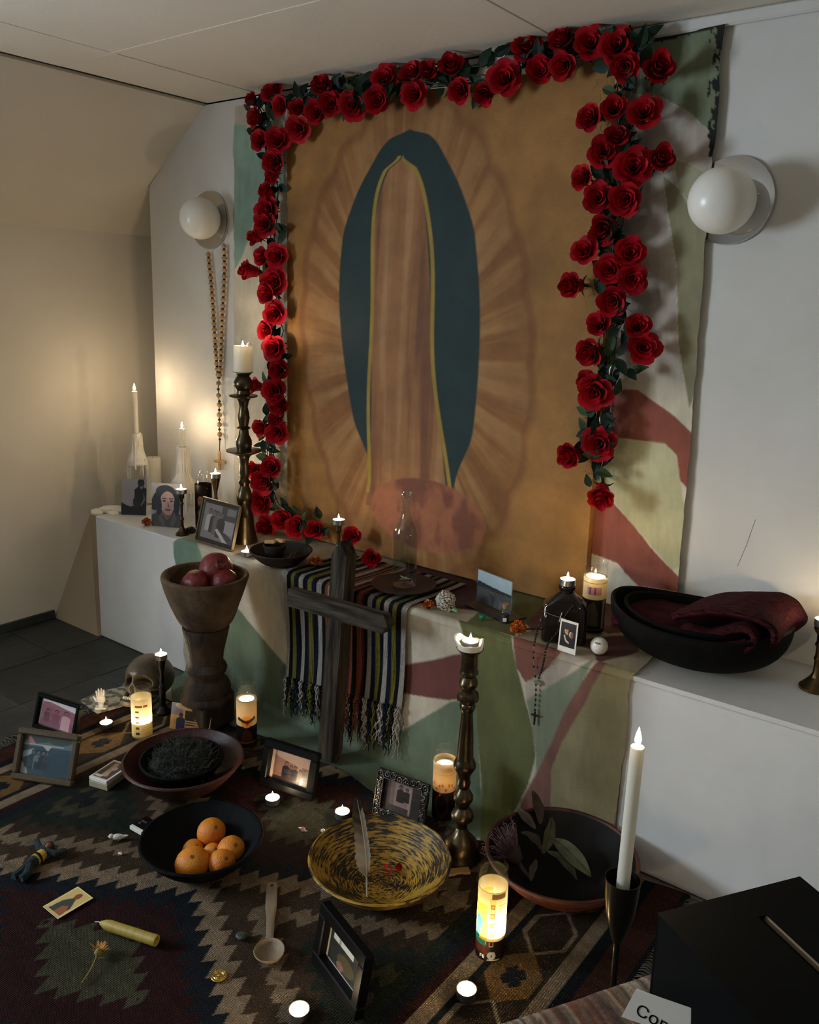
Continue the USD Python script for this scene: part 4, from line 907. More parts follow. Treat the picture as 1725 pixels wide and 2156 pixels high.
# ------------------------------------------------------------------ middle of the ledge
M['clay_dark'] = mat('dark_clay', (46, 38, 33), 0.6, (28, 24, 22), 14, spec=.25, bump=0.15, bscale=60)
def bowl(name, label, P, r_, h_, m, base=.45, wall=.008, sx=1.0, sy=1.0, wob=0.0, seed=0, rz=0.0, cat_='bowl', curvep=1.6, n=56, foot=0.0, parts=True, m_in=None, m_rim=None):
    th = thing(name, label, cat_, P, rz)
    t = np.linspace(0, 1, 12)
    out = [(r_ * (base + (1 - base) * q ** (1 / curvep)), h_ * q) for q in t]
    inn = [(max(o[0] - wall, .001), wall + (h_ - wall) * q) for o, q in zip(out, t)][::-1]
    obj('body', lathe([(0, 0)] + out, n, sx, sy, wob, seed), M[m], th)
    rim = [out[-1], (out[-1][0] - wall * .25, h_ + wall * .45), (out[-1][0] - wall * .75, h_ + wall * .45), inn[0]]
    obj('rim', lathe(rim, n, sx, sy, wob, seed), M[m_rim or m], th)
    obj('inside', lathe(inn + [(0, wall)], n, sx, sy, wob, seed), M[m_in or m], th)
    return th
P = on(592, 1186, LZ)
bw1 = bowl('clay_bowl', 'low dark clay bowl with a cup and twigs on the left of the striped runner', P, .100, .044, 'clay_dark', .45, .006)
cup = bowl('clay_cup', 'small black cup holding two pale wood sticks inside the low bowl', P + [-.016, -.012, .0075], .037, .052, 'clay_dark', .5, .004, cat_='cup')
M['palo'] = mat('pale_wood', (206, 170, 120), 0.7, (170, 130, 84), 20, sx=(1, 8, 8))
for i, (x_, y_, dz_, a_) in enumerate(((-.022, -.016, .058, .25), (.004, .002, .063, -.1))):
    single('wood_stick', xf(bx(.038, .013, .011, (0, 0, 0), .002), P + [x_ - .01, y_, dz_ + .010], a_, ry(-.12)), M['palo'], ('pale wood stick lying on the front of the small black cup', 'pale wood stick at the back of the small black cup')[i], 'wood stick')
r = np.random.default_rng(8)
tw = [tube([(r.normal(0, .004), -.035 + r.normal(0, .004), r.uniform(0, .012)), (r.normal(0, .006), 0, r.uniform(.003, .02)), (r.normal(0, .010), .04 + r.normal(0, .006), r.uniform(.003, .026))], .0009, 4) for _ in range(60)]
single('twig_bundle', xf(cat(*tw), P + [.050, -.004, .018], 0.5), mat('twig', (104, 76, 52), 0.8, (70, 50, 36), 60), 'bundle of fine dry twigs lying in the low clay bowl', 'twigs')
tealight('lit tealight at the left rim of the low clay bowl', on(520, 1170, LZ))
# striped wool runner over the front edge
xa, xb = at_y(597, 1290, YF - .02)[0], at_y(858, 1330, YF - .02)[0]
RW = 170
u = np.linspace(0, 1, RW)
pth = [(2.05, LZ + .004)] + [(YF + .004, LZ + .004)] + arc((YF + .004, LZ - .014), .018, PI / 2, PI, 7) + [(YF - .016, .1)]
pth = np.array(pth); tl2 = np.r_[0, np.cumsum(np.hypot(*np.diff(pth, axis=0).T))]
zl_, zr_ = at_y(600, 1425, YF - .016)[2], at_y(842, 1492, YF - .016)[2]
ends = tl2[2] + .02 + (LZ - .014 - (zl_ + (zr_ - zl_) * u))
VR = 150
V = np.linspace(0, 1, VR)[None] * ends[:, None]
Y = np.interp(V, tl2, pth[:, 0]); Z = np.interp(V, tl2, pth[:, 1])
X = xa + (xb - xa) * u[:, None] + 0.006 * np.sin(V * 14 + 1) + (V > tl2[2]) * (u[:, None] - .4) * -.03 * np.clip((V - tl2[2]) / .4, 0, 1)
wv = .006 * np.sin(u[:, None] * 24 + 2 * V * 3) * np.clip((V - tl2[2]) * 5, 0, 1)
Y = Y - np.abs(wv) - .002; Z = Z + .0015 * np.sin(u[:, None] * 40) * (V < tl2[1])
BLK, WHT, OLV, NVY, RUS, WIN = [lin(c) for c in ((20, 20, 23), (158, 150, 140), (112, 106, 40), (22, 30, 50), (130, 74, 44), (88, 34, 46))]
seq = [(WHT, 1.2), (BLK, 1.4), (OLV, 1.2), (NVY, 1.0), (BLK, .6), (WHT, 1.3), (BLK, 1.0), (NVY, .8), (OLV, 1.2), (NVY, 1.1), (BLK, .6), (WHT, 1.5), (BLK, 1.2), (RUS, .9), (WHT, 1.3), (WIN, 1.0), (OLV, .7), (BLK, .8), (RUS, 1.4), (WHT, .8), (WIN, 1.2), (RUS, .8), (BLK, 1.2), (RUS, 1.4), (WIN, .8), (BLK, 1.0), (WHT, 1.4), (NVY, 1.2), (OLV, 1.1), (BLK, 1.2), (WHT, 1.4), (NVY, 1.2), (OLV, 1.2), (BLK, 1.3), (WHT, 1.5)]
cum = np.cumsum([s_[1] for s_ in seq]); cum = cum / cum[-1]
ci = np.searchsorted(cum, u * .9999)
sc = np.array([s_[0] for s_ in seq])
cl_ = np.repeat(sc[np.minimum(ci, len(seq) - 1)][:, None], VR, 1).reshape(-1, 3)
rn = thing('woven_runner', 'striped black, white and olive wool runner hanging over the ledge behind the wooden cross', 'runner')
obj('cloth', grid(np.stack([X, Y, Z], -1)), M['runner'], rn, col=cl_)
r = np.random.default_rng(12); frs = {}
for k in range(54):
    i = int((k + .5) / 54 * (RW - 1)); b0 = np.array([X[i, -1], Y[i, -1], Z[i, -1]]); c_ = ci[i]
    ln = .115 + .05 * u[i] + r.uniform(-.025, .02)
    sway = r.normal(0, .010)
    for s_ in range(3):
        t = np.linspace(0, 1, 16)
        w_ = .004 * np.sin(t * r.uniform(14, 26) + r.uniform(0, 6)) + sway * t ** 1.5
        pts = b0 + np.stack([w_ + r.normal(0, .006) * t, -.004 - .004 * np.cos(t * 20 + s_ * 2) - .010 * t * r.random(), -t * ln * r.uniform(.75, 1)], 1)
        pts[:, 2] = np.maximum(pts[:, 2], .012)
        frs.setdefault(tuple(np.round(sc[c_], 3)), []).append(tube(pts, np.interp(t, [0, .5, 1], [.0024, .0019, .0011]), 5, False))
FM = {}
for i, (c_, ms) in enumerate(frs.items()):
    n_ = f'fringe_yarn_{i}'
    FM[c_] = usdkit.material(stage, L + n_, {'p': ('principled_bsdf', {'base_color': c_, 'roughness': 0.9, 'specular_ior_level': 0.1})}, [], surface='p.BSDF')
    obj('fringe', cat(*ms), FM[c_], rn, kind='stuff')
# brass stick behind the cross
P = on(712, 1196, LZ + .003); k = mpp(P)
pf = [(.026, 0), (.027, .004), (.020, .010), (.009, .018), (.0055, .03), (.0055, .065), (.008, .070), (.0055, .076), (.006, .110), (.0095, .114), (.0095, .132), (.0145, .134)]
ht = hgt(P, 1104); pf = [(a, b * ht / .134) for a, b in pf]
stick('candlestick', 'slim brass candlestick standing behind the top of the wooden cross', pf, P, 'brass')
tealight('lit tealight on the slim candlestick behind the wooden cross', P + [0, 0, ht + .0002])
marigold('orange marigold head on the striped runner beside the low clay bowl', on(666, 1194, LZ + .006), .021, 2)
# wooden cross leaning on the ledge
M['barn'] = mat('weathered_wood', (84, 74, 62), 0.9, (34, 28, 24), 9, spec=.15, ramp=(.3, .62), sx=(6, 6, .6), bump=0.6, bscale=40)
M['barn_h'] = mat('weathered_wood_bar', (84, 76, 66), 0.9, (34, 30, 26), 9, spec=.15, ramp=(.3, .62), sx=(.6, 6, 6), bump=0.6, bscale=40)
B = at_z(694, 1597, .012); B[2] = .012
T = at_y(727, 1146, YF - .052)
w_, d_ = .052, .048
ez = T - B; Hc = np.linalg.norm(ez); ez /= Hc; ex = np.array([1.0, 0.05, 0]); ex -= ez * (ex @ ez); ex /= np.linalg.norm(ex); ey = np.cross(ez, ex)
ex, ey = rz_(0) @ ex, ey
a = 0.0; Rc = np.stack([ex, ey, ez], 1) @ rz_(a)
th = thing('wooden_cross', 'weathered grey wooden cross leaning against the front of the ledge', 'cross', B, 0, Rc)
v = np.array([[sx_ * w_ / 2 * q, sy_ * d_ / 2 * q2, z_] for z_, q, q2 in ((.0, .85, .85), (.03, 1, 1), (Hc - .03, 1, 1)) for sx_ in (-1, 1) for sy_ in (-1, 1)] + [[0, -d_ / 2, Hc + .012], [0, d_ / 2, Hc + .012]])
h = trimesh.convex.convex_hull(v); obj('post', (np.array(h.vertices), np.array(h.faces)), M['barn'], th)
c0, c1 = at_y(624, 1258, YF - .095), at_y(818, 1305, YF - .088)
mid_ = (c0 + c1) / 2; lb = Rc.T @ (mid_ - B); Lc = np.linalg.norm(c1 - c0)
v = np.array([[sx_ * Lc / 2 * q, -d_ / 2 - .016 + sy_ * .016, lb[2] + sz_ * .026] for q, sx_ in ((1, 1), (1, -1)) for sy_ in (-1, 1) for sz_ in (-1, 1)] + [[Lc / 2 + .016, -d_ / 2 - .032, lb[2]], [Lc / 2 + .016, -d_ / 2, lb[2]]])
h = trimesh.convex.convex_hull(v); bar_ = (np.array(h.vertices), np.array(h.faces))
obj('crossbar', xf(bar_, (lb[0] * .0 + (Rc.T @ (mid_ - B))[0], 0, 0), 0, rz_(-a * .0)), M['barn_h'], th)
# plate and clear bottle
P = on(850, 1238, LZ + .006)
M['plate'] = mat('dark_wood_plate', (50, 40, 32), 0.5, c2=(30, 24, 20), scale=10, spec=.3, bump=.1)
th = thing('wooden_plate', 'dark wooden plate under the clear bottle', 'plate', P)
rp = 69 * mpp(P)
obj('dish', lathe([(0, 0), (rp * .55, 0), (rp * .62, .003), (rp, .012), (rp, .015), (rp * .93, .014), (rp * .62, .0075), (0, .006)], 48), M['plate'], th)
P = P + [0.002, 0, .0065]; k = mpp(P)
H = hgt(P, 1031); zs = hgt(P, 1118)
th = thing('glass_bottle', 'tall clear glass bottle with a white flower inside, standing on the wooden plate', 'bottle', P)
bp_ = smooth_prof([(.030, .0), (.0345, .004), (.035, .02), (.035, zs - .01), (.031, zs + .010), (.017, zs + .040), (.0135, zs + .060), (.0135, H - .016), (.0165, H - .014), (.0165, H - .002), (.014, H)], 44)
bottle_glass(th, bp_, mat_='glass_bottle')
obj('inner_wall', lathe([(max(a - .0025, .002), b) for a, b in bp_[4:-1]], 36), M['glass_bottle'], th, smooth=50)
obj('bottle_base', lathe([(0, .001), (.030, .001), (.033, .005), (.020, .009), (0, .013)], 30), M['glass'], th)
fw = thing('white_flower', 'small white flower lying at the bottom inside the clear bottle', 'flower', P + [0, 0, .020])
M['white_petal'] = mat('white_petal', (222, 214, 200), 0.6)
obj('petals', cat(*[xf(grid(np.array([[-.003, 0, 0], [.003, 0, 0], [-.005, .009, .004], [.005, .009, .004], [-.001, .018, .003], [.001, .018, .003]]).reshape(3, 2, 3)), (0, 0, 0), i * 1.256 + .4, rx(.35 * (i % 2))) for i in range(5)]), M['white_petal'], fw, smooth=False)
obj('flower_center', ball(.003, (0, 0, .003), 1), M['marigold'], fw)
# ------------------------------------------------------------------ right part of the ledge
P = on(938, 1284, LZ)
k = mpp(P)
M['speckle'] = usdkit.material(stage, L + 'speckled_stone', {'tc': ('texture_coordinate', {}), 'n': ('noise_texture', {'scale': 260.0, 'detail': 2.0}), 'r': ('rgb_ramp', {'ramp': [(.44, lin((30, 29, 28))), (.50, lin((190, 182, 168)))]}), 'p': ('principled_bsdf', {'roughness': .6})},
                               [('tc.object', 'n.vector'), ('n.fac', 'r.fac'), ('r.color', 'p.base_color')], surface='p.BSDF')
single('speckled_stone', xf(lumpy(21 * k, (1.05, .9, 1.0), .30, 1.7, 3, 4), P + [0, 0, 20 * k]), M['speckle'], 'rough black and white speckled stone on the ledge left of the landscape photo', 'stone', smooth=False)
single('green_stone', xf(cat(lumpy(.0075, (1, 1, .9), .06, 2, 5, 3), lumpy(.0062, (1.1, .9, .8), .06, 2, 6, 3, (.009, -.003, -.001))), on(957, 1289, LZ) + [0, 0, .0075]), mat('jade', (120, 158, 118), .3, (96, 134, 98), 60), 'small pale green stone at the foot of the speckled stone', 'stone', smooth=True)
M['green_glass'] = usdkit.material(stage, L + 'green_glass', {'p': ('principled_bsdf', {'base_color': (.02, .30, .14), 'roughness': .05, 'transmission_weight': .6, 'ior': 1.5})}, [], surface='p.BSDF')
single('glass_bead', xf(lathe(smooth_prof([(.0022, 0), (.0080, .003), (.0088, .008), (.0075, .013), (.0022, .0155)], 16), 20), on(1015, 1305, LZ)), M['green_glass'], 'shiny dark green glass bead in front of the landscape photo', 'bead', smooth=True)
marigold('small orange marigold head left of the speckled stone', on(902, 1282, LZ), .016, 3)
def pic_road(u, v):
    p = Pic(u, v, (64, 66, 68), .12, 6).rect(0, .58, 1, 1, (150, 168, 176)); p.c = np.where((v > .58)[:, None], p.c * (.8 + .5 * v)[:, None], p.c)
    p.poly([(0, .66), (.3, .62), (1, .56), (1, .48), (0, .5)], (34, 38, 44)).poly([(.0, .38), (.5, .45), (.2, .2), (.1, 0), (0, 0)], (76, 76, 76)).poly([(.3, .42), (.55, .3), (.5, 0), (.42, 0), (.44, .25)], (44, 45, 47)).poly([(.6, .4), (.75, .2), (.7, 0), (.66, 0), (.68, .2)], (92, 92, 92)); return p.c
b0, R_, w, h, t = lean_quad([(1003, 1189), (1084, 1218), (1081, 1305), (1001, 1270)], LZ + .004)
th = thing('picture_stand', 'clear acrylic picture stand holding a landscape photo of a desert road', 'picture frame', b0, 0, R_)
obj('photo', box(.004, w - .012, .010, h - .012, -.0012, -.0004), M['paper'], th)
m, c = flat_panel(w - .016, h - .022, pic_road, 60, 60); obj('picture', xf(m, (.004, .010, .0002)), M['print'], th, col=c)
obj('acrylic_sheet', box(0, w, 0, h, -.0045, -.0022, .0005), M['pane'], th, smooth=False)
obj('front_sheet', box(.001, w - .001, 0.002, h - .002, .0012, .0024), M['pane'], th, smooth=False)
gt = R_.T @ np.array([0, 0, 1.0])
v_ = [b0 + R_ @ np.array(q) for q in ((-.012, 0, .030), (w + .004, 0, .030), (-.012, 0, -.045), (w + .004, 0, -.045))]
v_ = np.array(v_); v_[:, 2] = LZ + .0005; v_ = np.vstack([v_, v_ + [0, 0, .003]]); v_ = (v_ - b0) @ R_
hh_ = trimesh.convex.convex_hull(v_); obj('foot', (np.array(hh_.vertices), np.array(hh_.faces)), mat('dark_acrylic', (40, 42, 42), .15), th)
# tiny corked bottle
P = on(1063, 1310, LZ); H = hgt(P, 1271)
th = thing('vial', 'tiny corked vial with a white label in front of the landscape photo', 'bottle', P)
obj('glass', lathe(smooth_prof([(.0001, 0), (.010, .0005), (.0115, .003), (.0115, H * .55), (.0075, H * .72), (.0072, H * .82), (.009, H * .86)], 24), 24), M['glass'], th, smooth=50)
obj('contents', lathe([(0, .001), (.0105, .001), (.0105, H * .45), (0, H * .45)], 20), mat('vial_contents', (34, 28, 26), .6), th)
obj('cork', lathe([(0, H * .74), (.0068, H * .74), (.0088, H * .86), (.0088, H), (0, H)], 18), mat('cork', (170, 130, 88), .9, (140, 104, 66), 200), th)
obj('paper_label', xf(box(-.005, .005, -.0124, -.0114, .006, .016), (0, 0, 0), .5), M['paper'], th)
mg = marigold('orange marigold with a dark stem lying left of the dark square bottle', on(1091, 1335, LZ), .0215, 4)
q0, q1 = on(1103, 1330, LZ), on(1140, 1330, LZ); R_ = np.array(UsdGeom.Xformable(stage.GetPrimAtPath(mg)).GetLocalTransformation()).T
inv = np.linalg.inv(R_)
pts = [inv[:3, :3] @ (q + [0, 0, .006]) + inv[:3, 3] for q in (q0, (q0 + q1) / 2 + [0, 0, .002], q1)]
obj('stem', tube(pts, .0022, 6), M['knot'], mg)
# dark square bottle
P = on(1187, 1346, LZ); k = mpp(P)
zs, zn, zt = hgt(P, 1274), hgt(P, 1246), hgt(P, 1222)
M['amber'] = usdkit.material(stage, L + 'dark_amber_glass', {'p': ('principled_bsdf', {'base_color': (.012, .008, .006), 'roughness': .06, 'specular_ior_level': .4, 'coat_weight': .15})}, [], surface='p.BSDF')
th = thing('square_bottle', 'dark square glass bottle with a tealight in its mouth, hung with a black rosary', 'bottle', P, .42)
hw, hd = .0555, .036
import manifold3d as mf
def rbox(hx, hy, z0, z1, r_):
    return np.array([[sx_ * (hx - r_) + r_ * math.cos(a), sy_ * (hy - r_) + r_ * math.sin(a), z] for z in (z0, z1) for sx_, sy_, a0 in ((1, 1, 0), (-1, 1, PI / 2), (-1, -1, PI), (1, -1, 3 * PI / 2)) for a in np.linspace(a0, a0 + PI / 2, 6)])
v = np.vstack([rbox(hw - .004, hd - .004, 0, .0001, .012), rbox(hw, hd, .004, zs, .014), rbox(hw - .006, hd - .006, zs + .006, zs + .0061, .014), rbox(.019, .019, zn - .002, zn, .0185)])
h = trimesh.convex.convex_hull(v); obj('body', (np.array(h.vertices), np.array(h.faces)), M['amber'], th, smooth=30)
obj('neck', lathe([(0, zn - .004), (.0165, zn - .004), (.0160, zt - .024), (.0205, zt - .022), (.0220, zt - .017), (.0205, zt - .0125), (.017, zt - .012), (0, zt - .012)], 32), M['amber'], th)
tealight('lit tealight set in the mouth of the dark square bottle', P + [0, 0, zt - .0118])
# black rosary over the bottle, down over the edge of the ledge
M['jet'] = mat('black_bead', (26, 18, 18), .3)
th = thing('rosary', 'small black bead rosary looped over the dark bottle and hanging down the ledge front', 'rosary')
cB = P; axr = rz_(.42)
def onb(x_, z_): return cB + axr @ np.array([x_, -hd - .003, z_])
A = [onb(.018, zs + .010) + np.array([0, .02, .004]), onb(.006, zs - .004), onb(-.006, zs * .62), onb(-.020, zs * .25), onb(-.028, .012), at_z(1149, 1370, LZ + .004), at_y(1143, 1402, YF - .016), at_y(1130, 1436, YF - .014)]
Bp = [onb(-.050, zs * .9), on(1136, 1315, LZ) + [0, 0, .004], on(1128, 1345, LZ) + [0, 0, .004], at_z(1124, 1365, LZ + .004), at_y(1123, 1385, YF - .016), at_y(1125, 1410, YF - .014), at_y(1129, 1434, YF - .014)]
Cp = [at_y(1129, 1436, YF - .014), at_y(1128, 1470, YF - .014), at_y(1126, 1500, YF - .014)]
for pts, n in ((A, 34), (Bp, 18), (Cp, 6)):
    cc = curve(np.array(pts), 90); t_ = np.r_[0, np.cumsum(np.linalg.norm(np.diff(cc, axis=0), axis=1))]
    obj('chain', tube(cc, .0006, 4), M['netting'], th)
    for i in range(n):
        Q = np.array([np.interp((i + .5) / n * t_[-1], t_, cc[:, j]) for j in range(3)])
        obj('bead', ball(.0030, Q, 1), M['jet'], th, smooth=True)
obj('medal', xf(lathe([(0, 0), (.006, 0), (.007, .001), (.006, .002), (0, .002)], 14), at_y(1130, 1436, YF - .017), 0, rx(PI / 2)), M['netting'], th)
q = at_y(1126, 1512, YF - .014)
obj('crucifix_post', bx(.0045, .003, .036, q, .0006), M['jet'], th); obj('crucifix_bar', bx(.020, .0032, .0045, q + [0, 0, .008], .0006), M['jet'], th)
th = thing('wire_cross', 'thin silvery wire cross lying against the upper front of the dark bottle', 'cross', onb(-.020, zs * .82) + np.array([0, -.001, 0]), .42, ry(.15))
obj('long_arm', tube([(-.034, 0, .004), (-.01, -.001, 0), (.024, 0, -.002)], .0011, 5), M['netting'], th); obj('short_arm', tube([(.012, 0, .012), (.010, -.001, -.014)], .0011, 5), M['netting'], th)
def pic_pair(u, v):
    p = Pic(u, v, (20, 22, 28), .2, 7).ell(.38, .66, .13, .13, (196, 158, 130)).ell(.40, .76, .14, .06, (40, 30, 26)).ell(.68, .54, .12, .12, (206, 170, 146)).ell(.76, .52, .09, .14, (120, 84, 56)).ell(.40, .62, .05, .015, (90, 60, 50))
    p.poly([(.22, .44), (.3, .50), (.40, .30), (.62, .20), (.6, .14), (.36, .22)], (214, 186, 160)).poly([(.32, .54), (.5, .56), (.48, .5)], (190, 180, 170)); return p.c
print_thing('white-bordered instant photo of two people propped against the dark bottle', [(1181, 1301), (1218.6, 1313), (1211, 1380), (1174, 1368)], LZ + .0005, pic_pair, name='instant_photo', border=(.004, .014, .004, .006), nu=50, nv=60)
# golf ball
P = on(1260.5, 1377, LZ); r_ = .02135
P = P + [0, 0, r_]
gv = trimesh.creation.icosphere(5, 1.0); gd = np.array(gv.vertices)
gi = np.arange(330) + .5; ph = np.arccos(1 - 2 * gi / 330); tt_ = PI * (1 + 5 ** .5) * gi
cen = np.stack([np.cos(tt_) * np.sin(ph), np.sin(tt_) * np.sin(ph), np.cos(ph)], 1)
from scipy.spatial import cKDTree
dd_, _ = cKDTree(cen).query(gd)
rad = 1 - .022 * np.clip(1 - (dd_ / .085) ** 2, 0, 1)
th = thing('golf_ball', 'white dimpled golf ball between the instant photo and the black bowls', 'golf ball', P)
gb_ = obj('ball', (gd * rad[:, None] * r_, np.array(gv.faces)), mat('golf_white', (226, 224, 216), .35), th, smooth=True)
face = math.atan2(-P[1], -P[0])
m = meshkit.text_mesh('PRIME', .0042, .0003, True); tv = np.array(m.vertices); tv[:, 0] -= tv[:, 0].mean() + .005
a_, e_ = face + tv[:, 0] / r_, .52 + tv[:, 1] / r_
obj('lettering', (np.stack([np.cos(a_) * np.cos(e_), np.sin(a_) * np.cos(e_), np.sin(e_)], 1) * (r_ + .0002), np.array(m.faces)), M['black'], gb_, smooth=False)
# candle jar at the right
def lab_dark(top, seed, art):
    def f(u, v, z):
        p = Pic(u, v, (30, 28, 24), .3, seed, 9)
        p.rect(0, .62, 1, 1, top); art(p); p.rect(0, 0, 1, .06, (20, 20, 20)); p.rect(0, .06, 1, .075, (150, 140, 110)); return p.c  # pale upper band stands in for inner glow, dark base for unlit wax
    return f
def art1(p):
    p.rect(.30, .1, .62, .60, (44, 46, 40)).poly([(.36, .15), (.42, .5), (.5, .58), (.56, .4), (.58, .12)], (92, 86, 74)).rect(.63, .08, .68, .6, (150, 146, 128)).rect(.70, .08, .72, .6, (60, 56, 48))
    p.rect(.40, .70, .60, .84, (196, 150, 160)).rect(.43, .70, .45, .84, (120, 80, 130)).rect(.50, .70, .52, .84, (120, 80, 130)); p.rect(.0, .9, 1, .915, (150, 110, 50))
jar('glowing candle jar with a lit top half beside the dark square bottle', 1246, 1329, LZ, 1182, .128, .150, lab_dark((240, 226, 190), 4, art1))
# nested black bowls with folded cloth
M['black_bowl'] = mat('charred_black', (17, 16, 16), .65, (10, 10, 10), 20, spec=.08, bump=.1, bscale=80)
pa, pb = at_z(1283, 1262, ZL + .120), at_z(1672, 1338, ZL + .120)
def trough(name, label, c, rx_, ry_, h_, wall, rz, m, tip=0.0, lift=0.0, R=None):
    th = thing(name, label, 'bowl', c, rz, R)
    t = np.linspace(0, 1, 14)
    pf = [(np.sqrt(1 - (1 - q) ** 2 * .93) , q * h_) for q in t]
    pf = [((a - pf[0][0] * 0) , z) for a, z in pf]
    def shell(pr_, n=64, dr=0):
        p = np.array(pr_); a = np.arange(n) * 2 * PI / n
        up = 1 + tip * np.abs(np.cos(a))[:, None] ** 3 * (p[:, 1] / h_)[None] ** 2
        Pq = np.stack([(p[:, 0][None] * rx_ - dr) * np.cos(a)[:, None], (p[:, 0][None] * ry_ - dr) * np.sin(a)[:, None], p[:, 1][None] * up + 0 * a[:, None]], -1)
        return Pq
    O = shell(pf); I = shell([(a, max(z * (1 - wall / h_) + wall, wall)) for a, z in pf], dr=wall)
    obj('body', grid(np.concatenate([np.repeat(O[:, :1] * [0, 0, 1], 1, 1), O], 1), True), M[m], th)
    mid_ = (O[:, -1] + I[:, -1]) / 2 + [0, 0, wall * .4]
    obj('rim', grid(np.stack([O[:, -1], mid_, I[:, -1]], 1), True), M[m], th)
    obj('inside', grid(np.concatenate([I[:, ::-1], I[:, :1] * [0, 0, 1]], 1), True), M[m], th)
    return th
cx_ = (pa + pb) / 2; ang_ = math.atan2((pb - pa)[1], (pb - pa)[0])
ctr = np.array([cx_[0], 1.963, LZ - .0]); ctr[2] = ZL + .0008
Lx = np.linalg.norm(pb - pa) / 2
trough('black_bowl', 'large oval black wooden bowl on the right plinth, outer of two', ctr, Lx * 1.0, .158, .112, .010, .04, 'black_bowl', .22)
trough('black_bowl', 'smaller black wooden bowl nested in the oval bowl, holding folded cloth', ctr + [-.012, .004, .0125], Lx * .80, .128, .104, .009, .04, 'black_bowl', .12)
M['maroon_cloth'] = mat('maroon_cloth', (84, 34, 38), .95, (38, 14, 20), 24, sx=(2, 10, 10), bump=.9, bscale=45, spec=.1)
# cloth: a thick strip folded back over itself
def ribbon(path_, width, thick, dirw, ts=1.0, seed=0):
    p = curve(np.array(path_, float), 46); t = np.gradient(p, axis=0); t /= np.linalg.norm(t, axis=1, keepdims=True)
    dw = np.array(dirw, float); dw /= np.linalg.norm(dw); n = np.cross(t, dw); n /= np.linalg.norm(n, axis=1, keepdims=True)
    cs_ = [(-.5, -.5), (-.5, .5), (-.25, .56), (0, .5), (.25, .56), (.5, .5), (.5, -.5), (.25, -.44), (0, -.5), (-.25, -.44)]
    P_ = np.stack([p + dw * a * width + n * b * thick for a, b in cs_], 1)
    nn = meshkit.fbm(P_ * 22 + seed, 3, seed) - .5
    P_ = P_ + nn[..., None] * .010
    v, f = grid(P_, close_v=True); m = len(cs_); nP = len(p)
    caps = [[0, k, k + 1] for k in range(1, m - 1)] + [[(nP - 1) * m, (nP - 1) * m + k + 1, (nP - 1) * m + k] for k in range(1, m - 1)]
    return v, np.vstack([f, caps])
cl = thing('folded_cloth', 'dark maroon woven cloth folded over in the black bowls', 'cloth', ctr + [-.020, -.002, .010], .04, None, 1.26)
obj('lower_fold', ribbon([(-.125, 0, .062), (-.03, .0, .066), (.06, 0, .066), (.125, 0, .074)], .15, .022, (0, 1, 0), seed=1), M['maroon_cloth'], cl, smooth=True)
obj('upper_fold', ribbon([(-.005, .01, .092), (.06, .01, .118), (.125, .01, .128), (.165, .01, .118), (.176, .01, .098), (.160, .01, .080), (.11, .01, .072)], .15, .013, (.15, 1, 0), seed=2), M['maroon_cloth'], cl, smooth=True)
obj('front_fold', ribbon([(.0, -.085, .060), (.05, -.082, .066), (.10, -.080, .072), (.135, -.07, .088), (.128, -.06, .104), (.09, -.06, .098), (.05, -.068, .082), (.018, -.074, .084), (.004, -.08, .070)], .036, .010, (0, 1, .12), seed=3), M['maroon_cloth'], cl, smooth=True)
# candlestick at the frame's right edge
P = on(1716, 1450, ZL + .0006); k = mpp(P)
pf = [(.034, 0), (.0345, .005), (.027, .012), (.014, .026), (.009, .036), (.0085, .06), (.011, .066), (.0085, .072), (.0085, .090), (.012, .096), (.009, .104), (.010, .118), (.015, .124), (.018, .130), (.0165, .137)]
ht = hgt(P, 1318); pf = [(a * 1.0, b * ht / .137) for a, b in pf]
stick('candlestick', 'aged brass candlestick on the right plinth beside the black bowls', pf, P, 'brass')
tealight('lit tealight on the aged brass candlestick at the right edge', P + [0, 0, ht + .0003])
# faint scratches are wear of the plaster; a thin nail line is left out

# ------------------------------------------------------------------ back of the rug: pedestal, skull, jars, photos
M['ped'] = mat('old_turned_wood', (68, 54, 42), .8, (38, 31, 26), 7, spec=.2, sx=(3, 3, 1), bump=.35, bscale=40)
M['bowl_wood'] = mat('carved_bowl_wood', (98, 80, 60), .9, (56, 44, 34), 7, spec=.15, bump=.6, bscale=30)
P = on(438, 1524, .006); P[2] = .0135; k = mpp(P)
zr = lambda y_: hgt(P, y_)
th = thing('pedestal', 'dark turned wooden pedestal on a square foot, carrying the carved bowl', 'pedestal', P)
sq = 52 * k / 1.28; zb = zr(1470)
obj('foot', xf(box(-sq, sq, -sq, sq, 0, zb, .006), (0, 0, 0), .0), M['ped'], th)
rows = [(1470, 55), (1464, 55.5), (1456, 48), (1444, 49), (1432, 44), (1424, 35), (1418, 35), (1411, 40), (1404, 42), (1397, 39), (1391, 33.5), (1370, 35.5), (1345, 42), (1322, 47.5), (1316, 47.5)]
prof_ = [(hw * k, zr(y_)) for y_, hw in rows]
obj('base_moulding', lathe([(0, zb)] + prof_[:6] + [(0, prof_[5][1])], 44), M['ped'], th)
obj('column', lathe([(0, prof_[5][1])] + prof_[5:] + [(0, prof_[-1][1])], 44), M['ped'], th)
zt = prof_[-1][1]; Pb = P + [0, 0, zt + .0003]
rb = 93 * mpp(Pb); hb = hgt(Pb, 1213)
bw2 = bowl('carved_bowl', 'rough carved wooden bowl of pomegranates on top of the pedestal', Pb, rb, hb, 'bowl_wood', .50, .017, 1.0, .94, .012, 3, curvep=1.5)
M['pom'] = mat('pomegranate_skin', (124, 40, 38), .5, (88, 26, 28), 14, bump=.15, bscale=50)
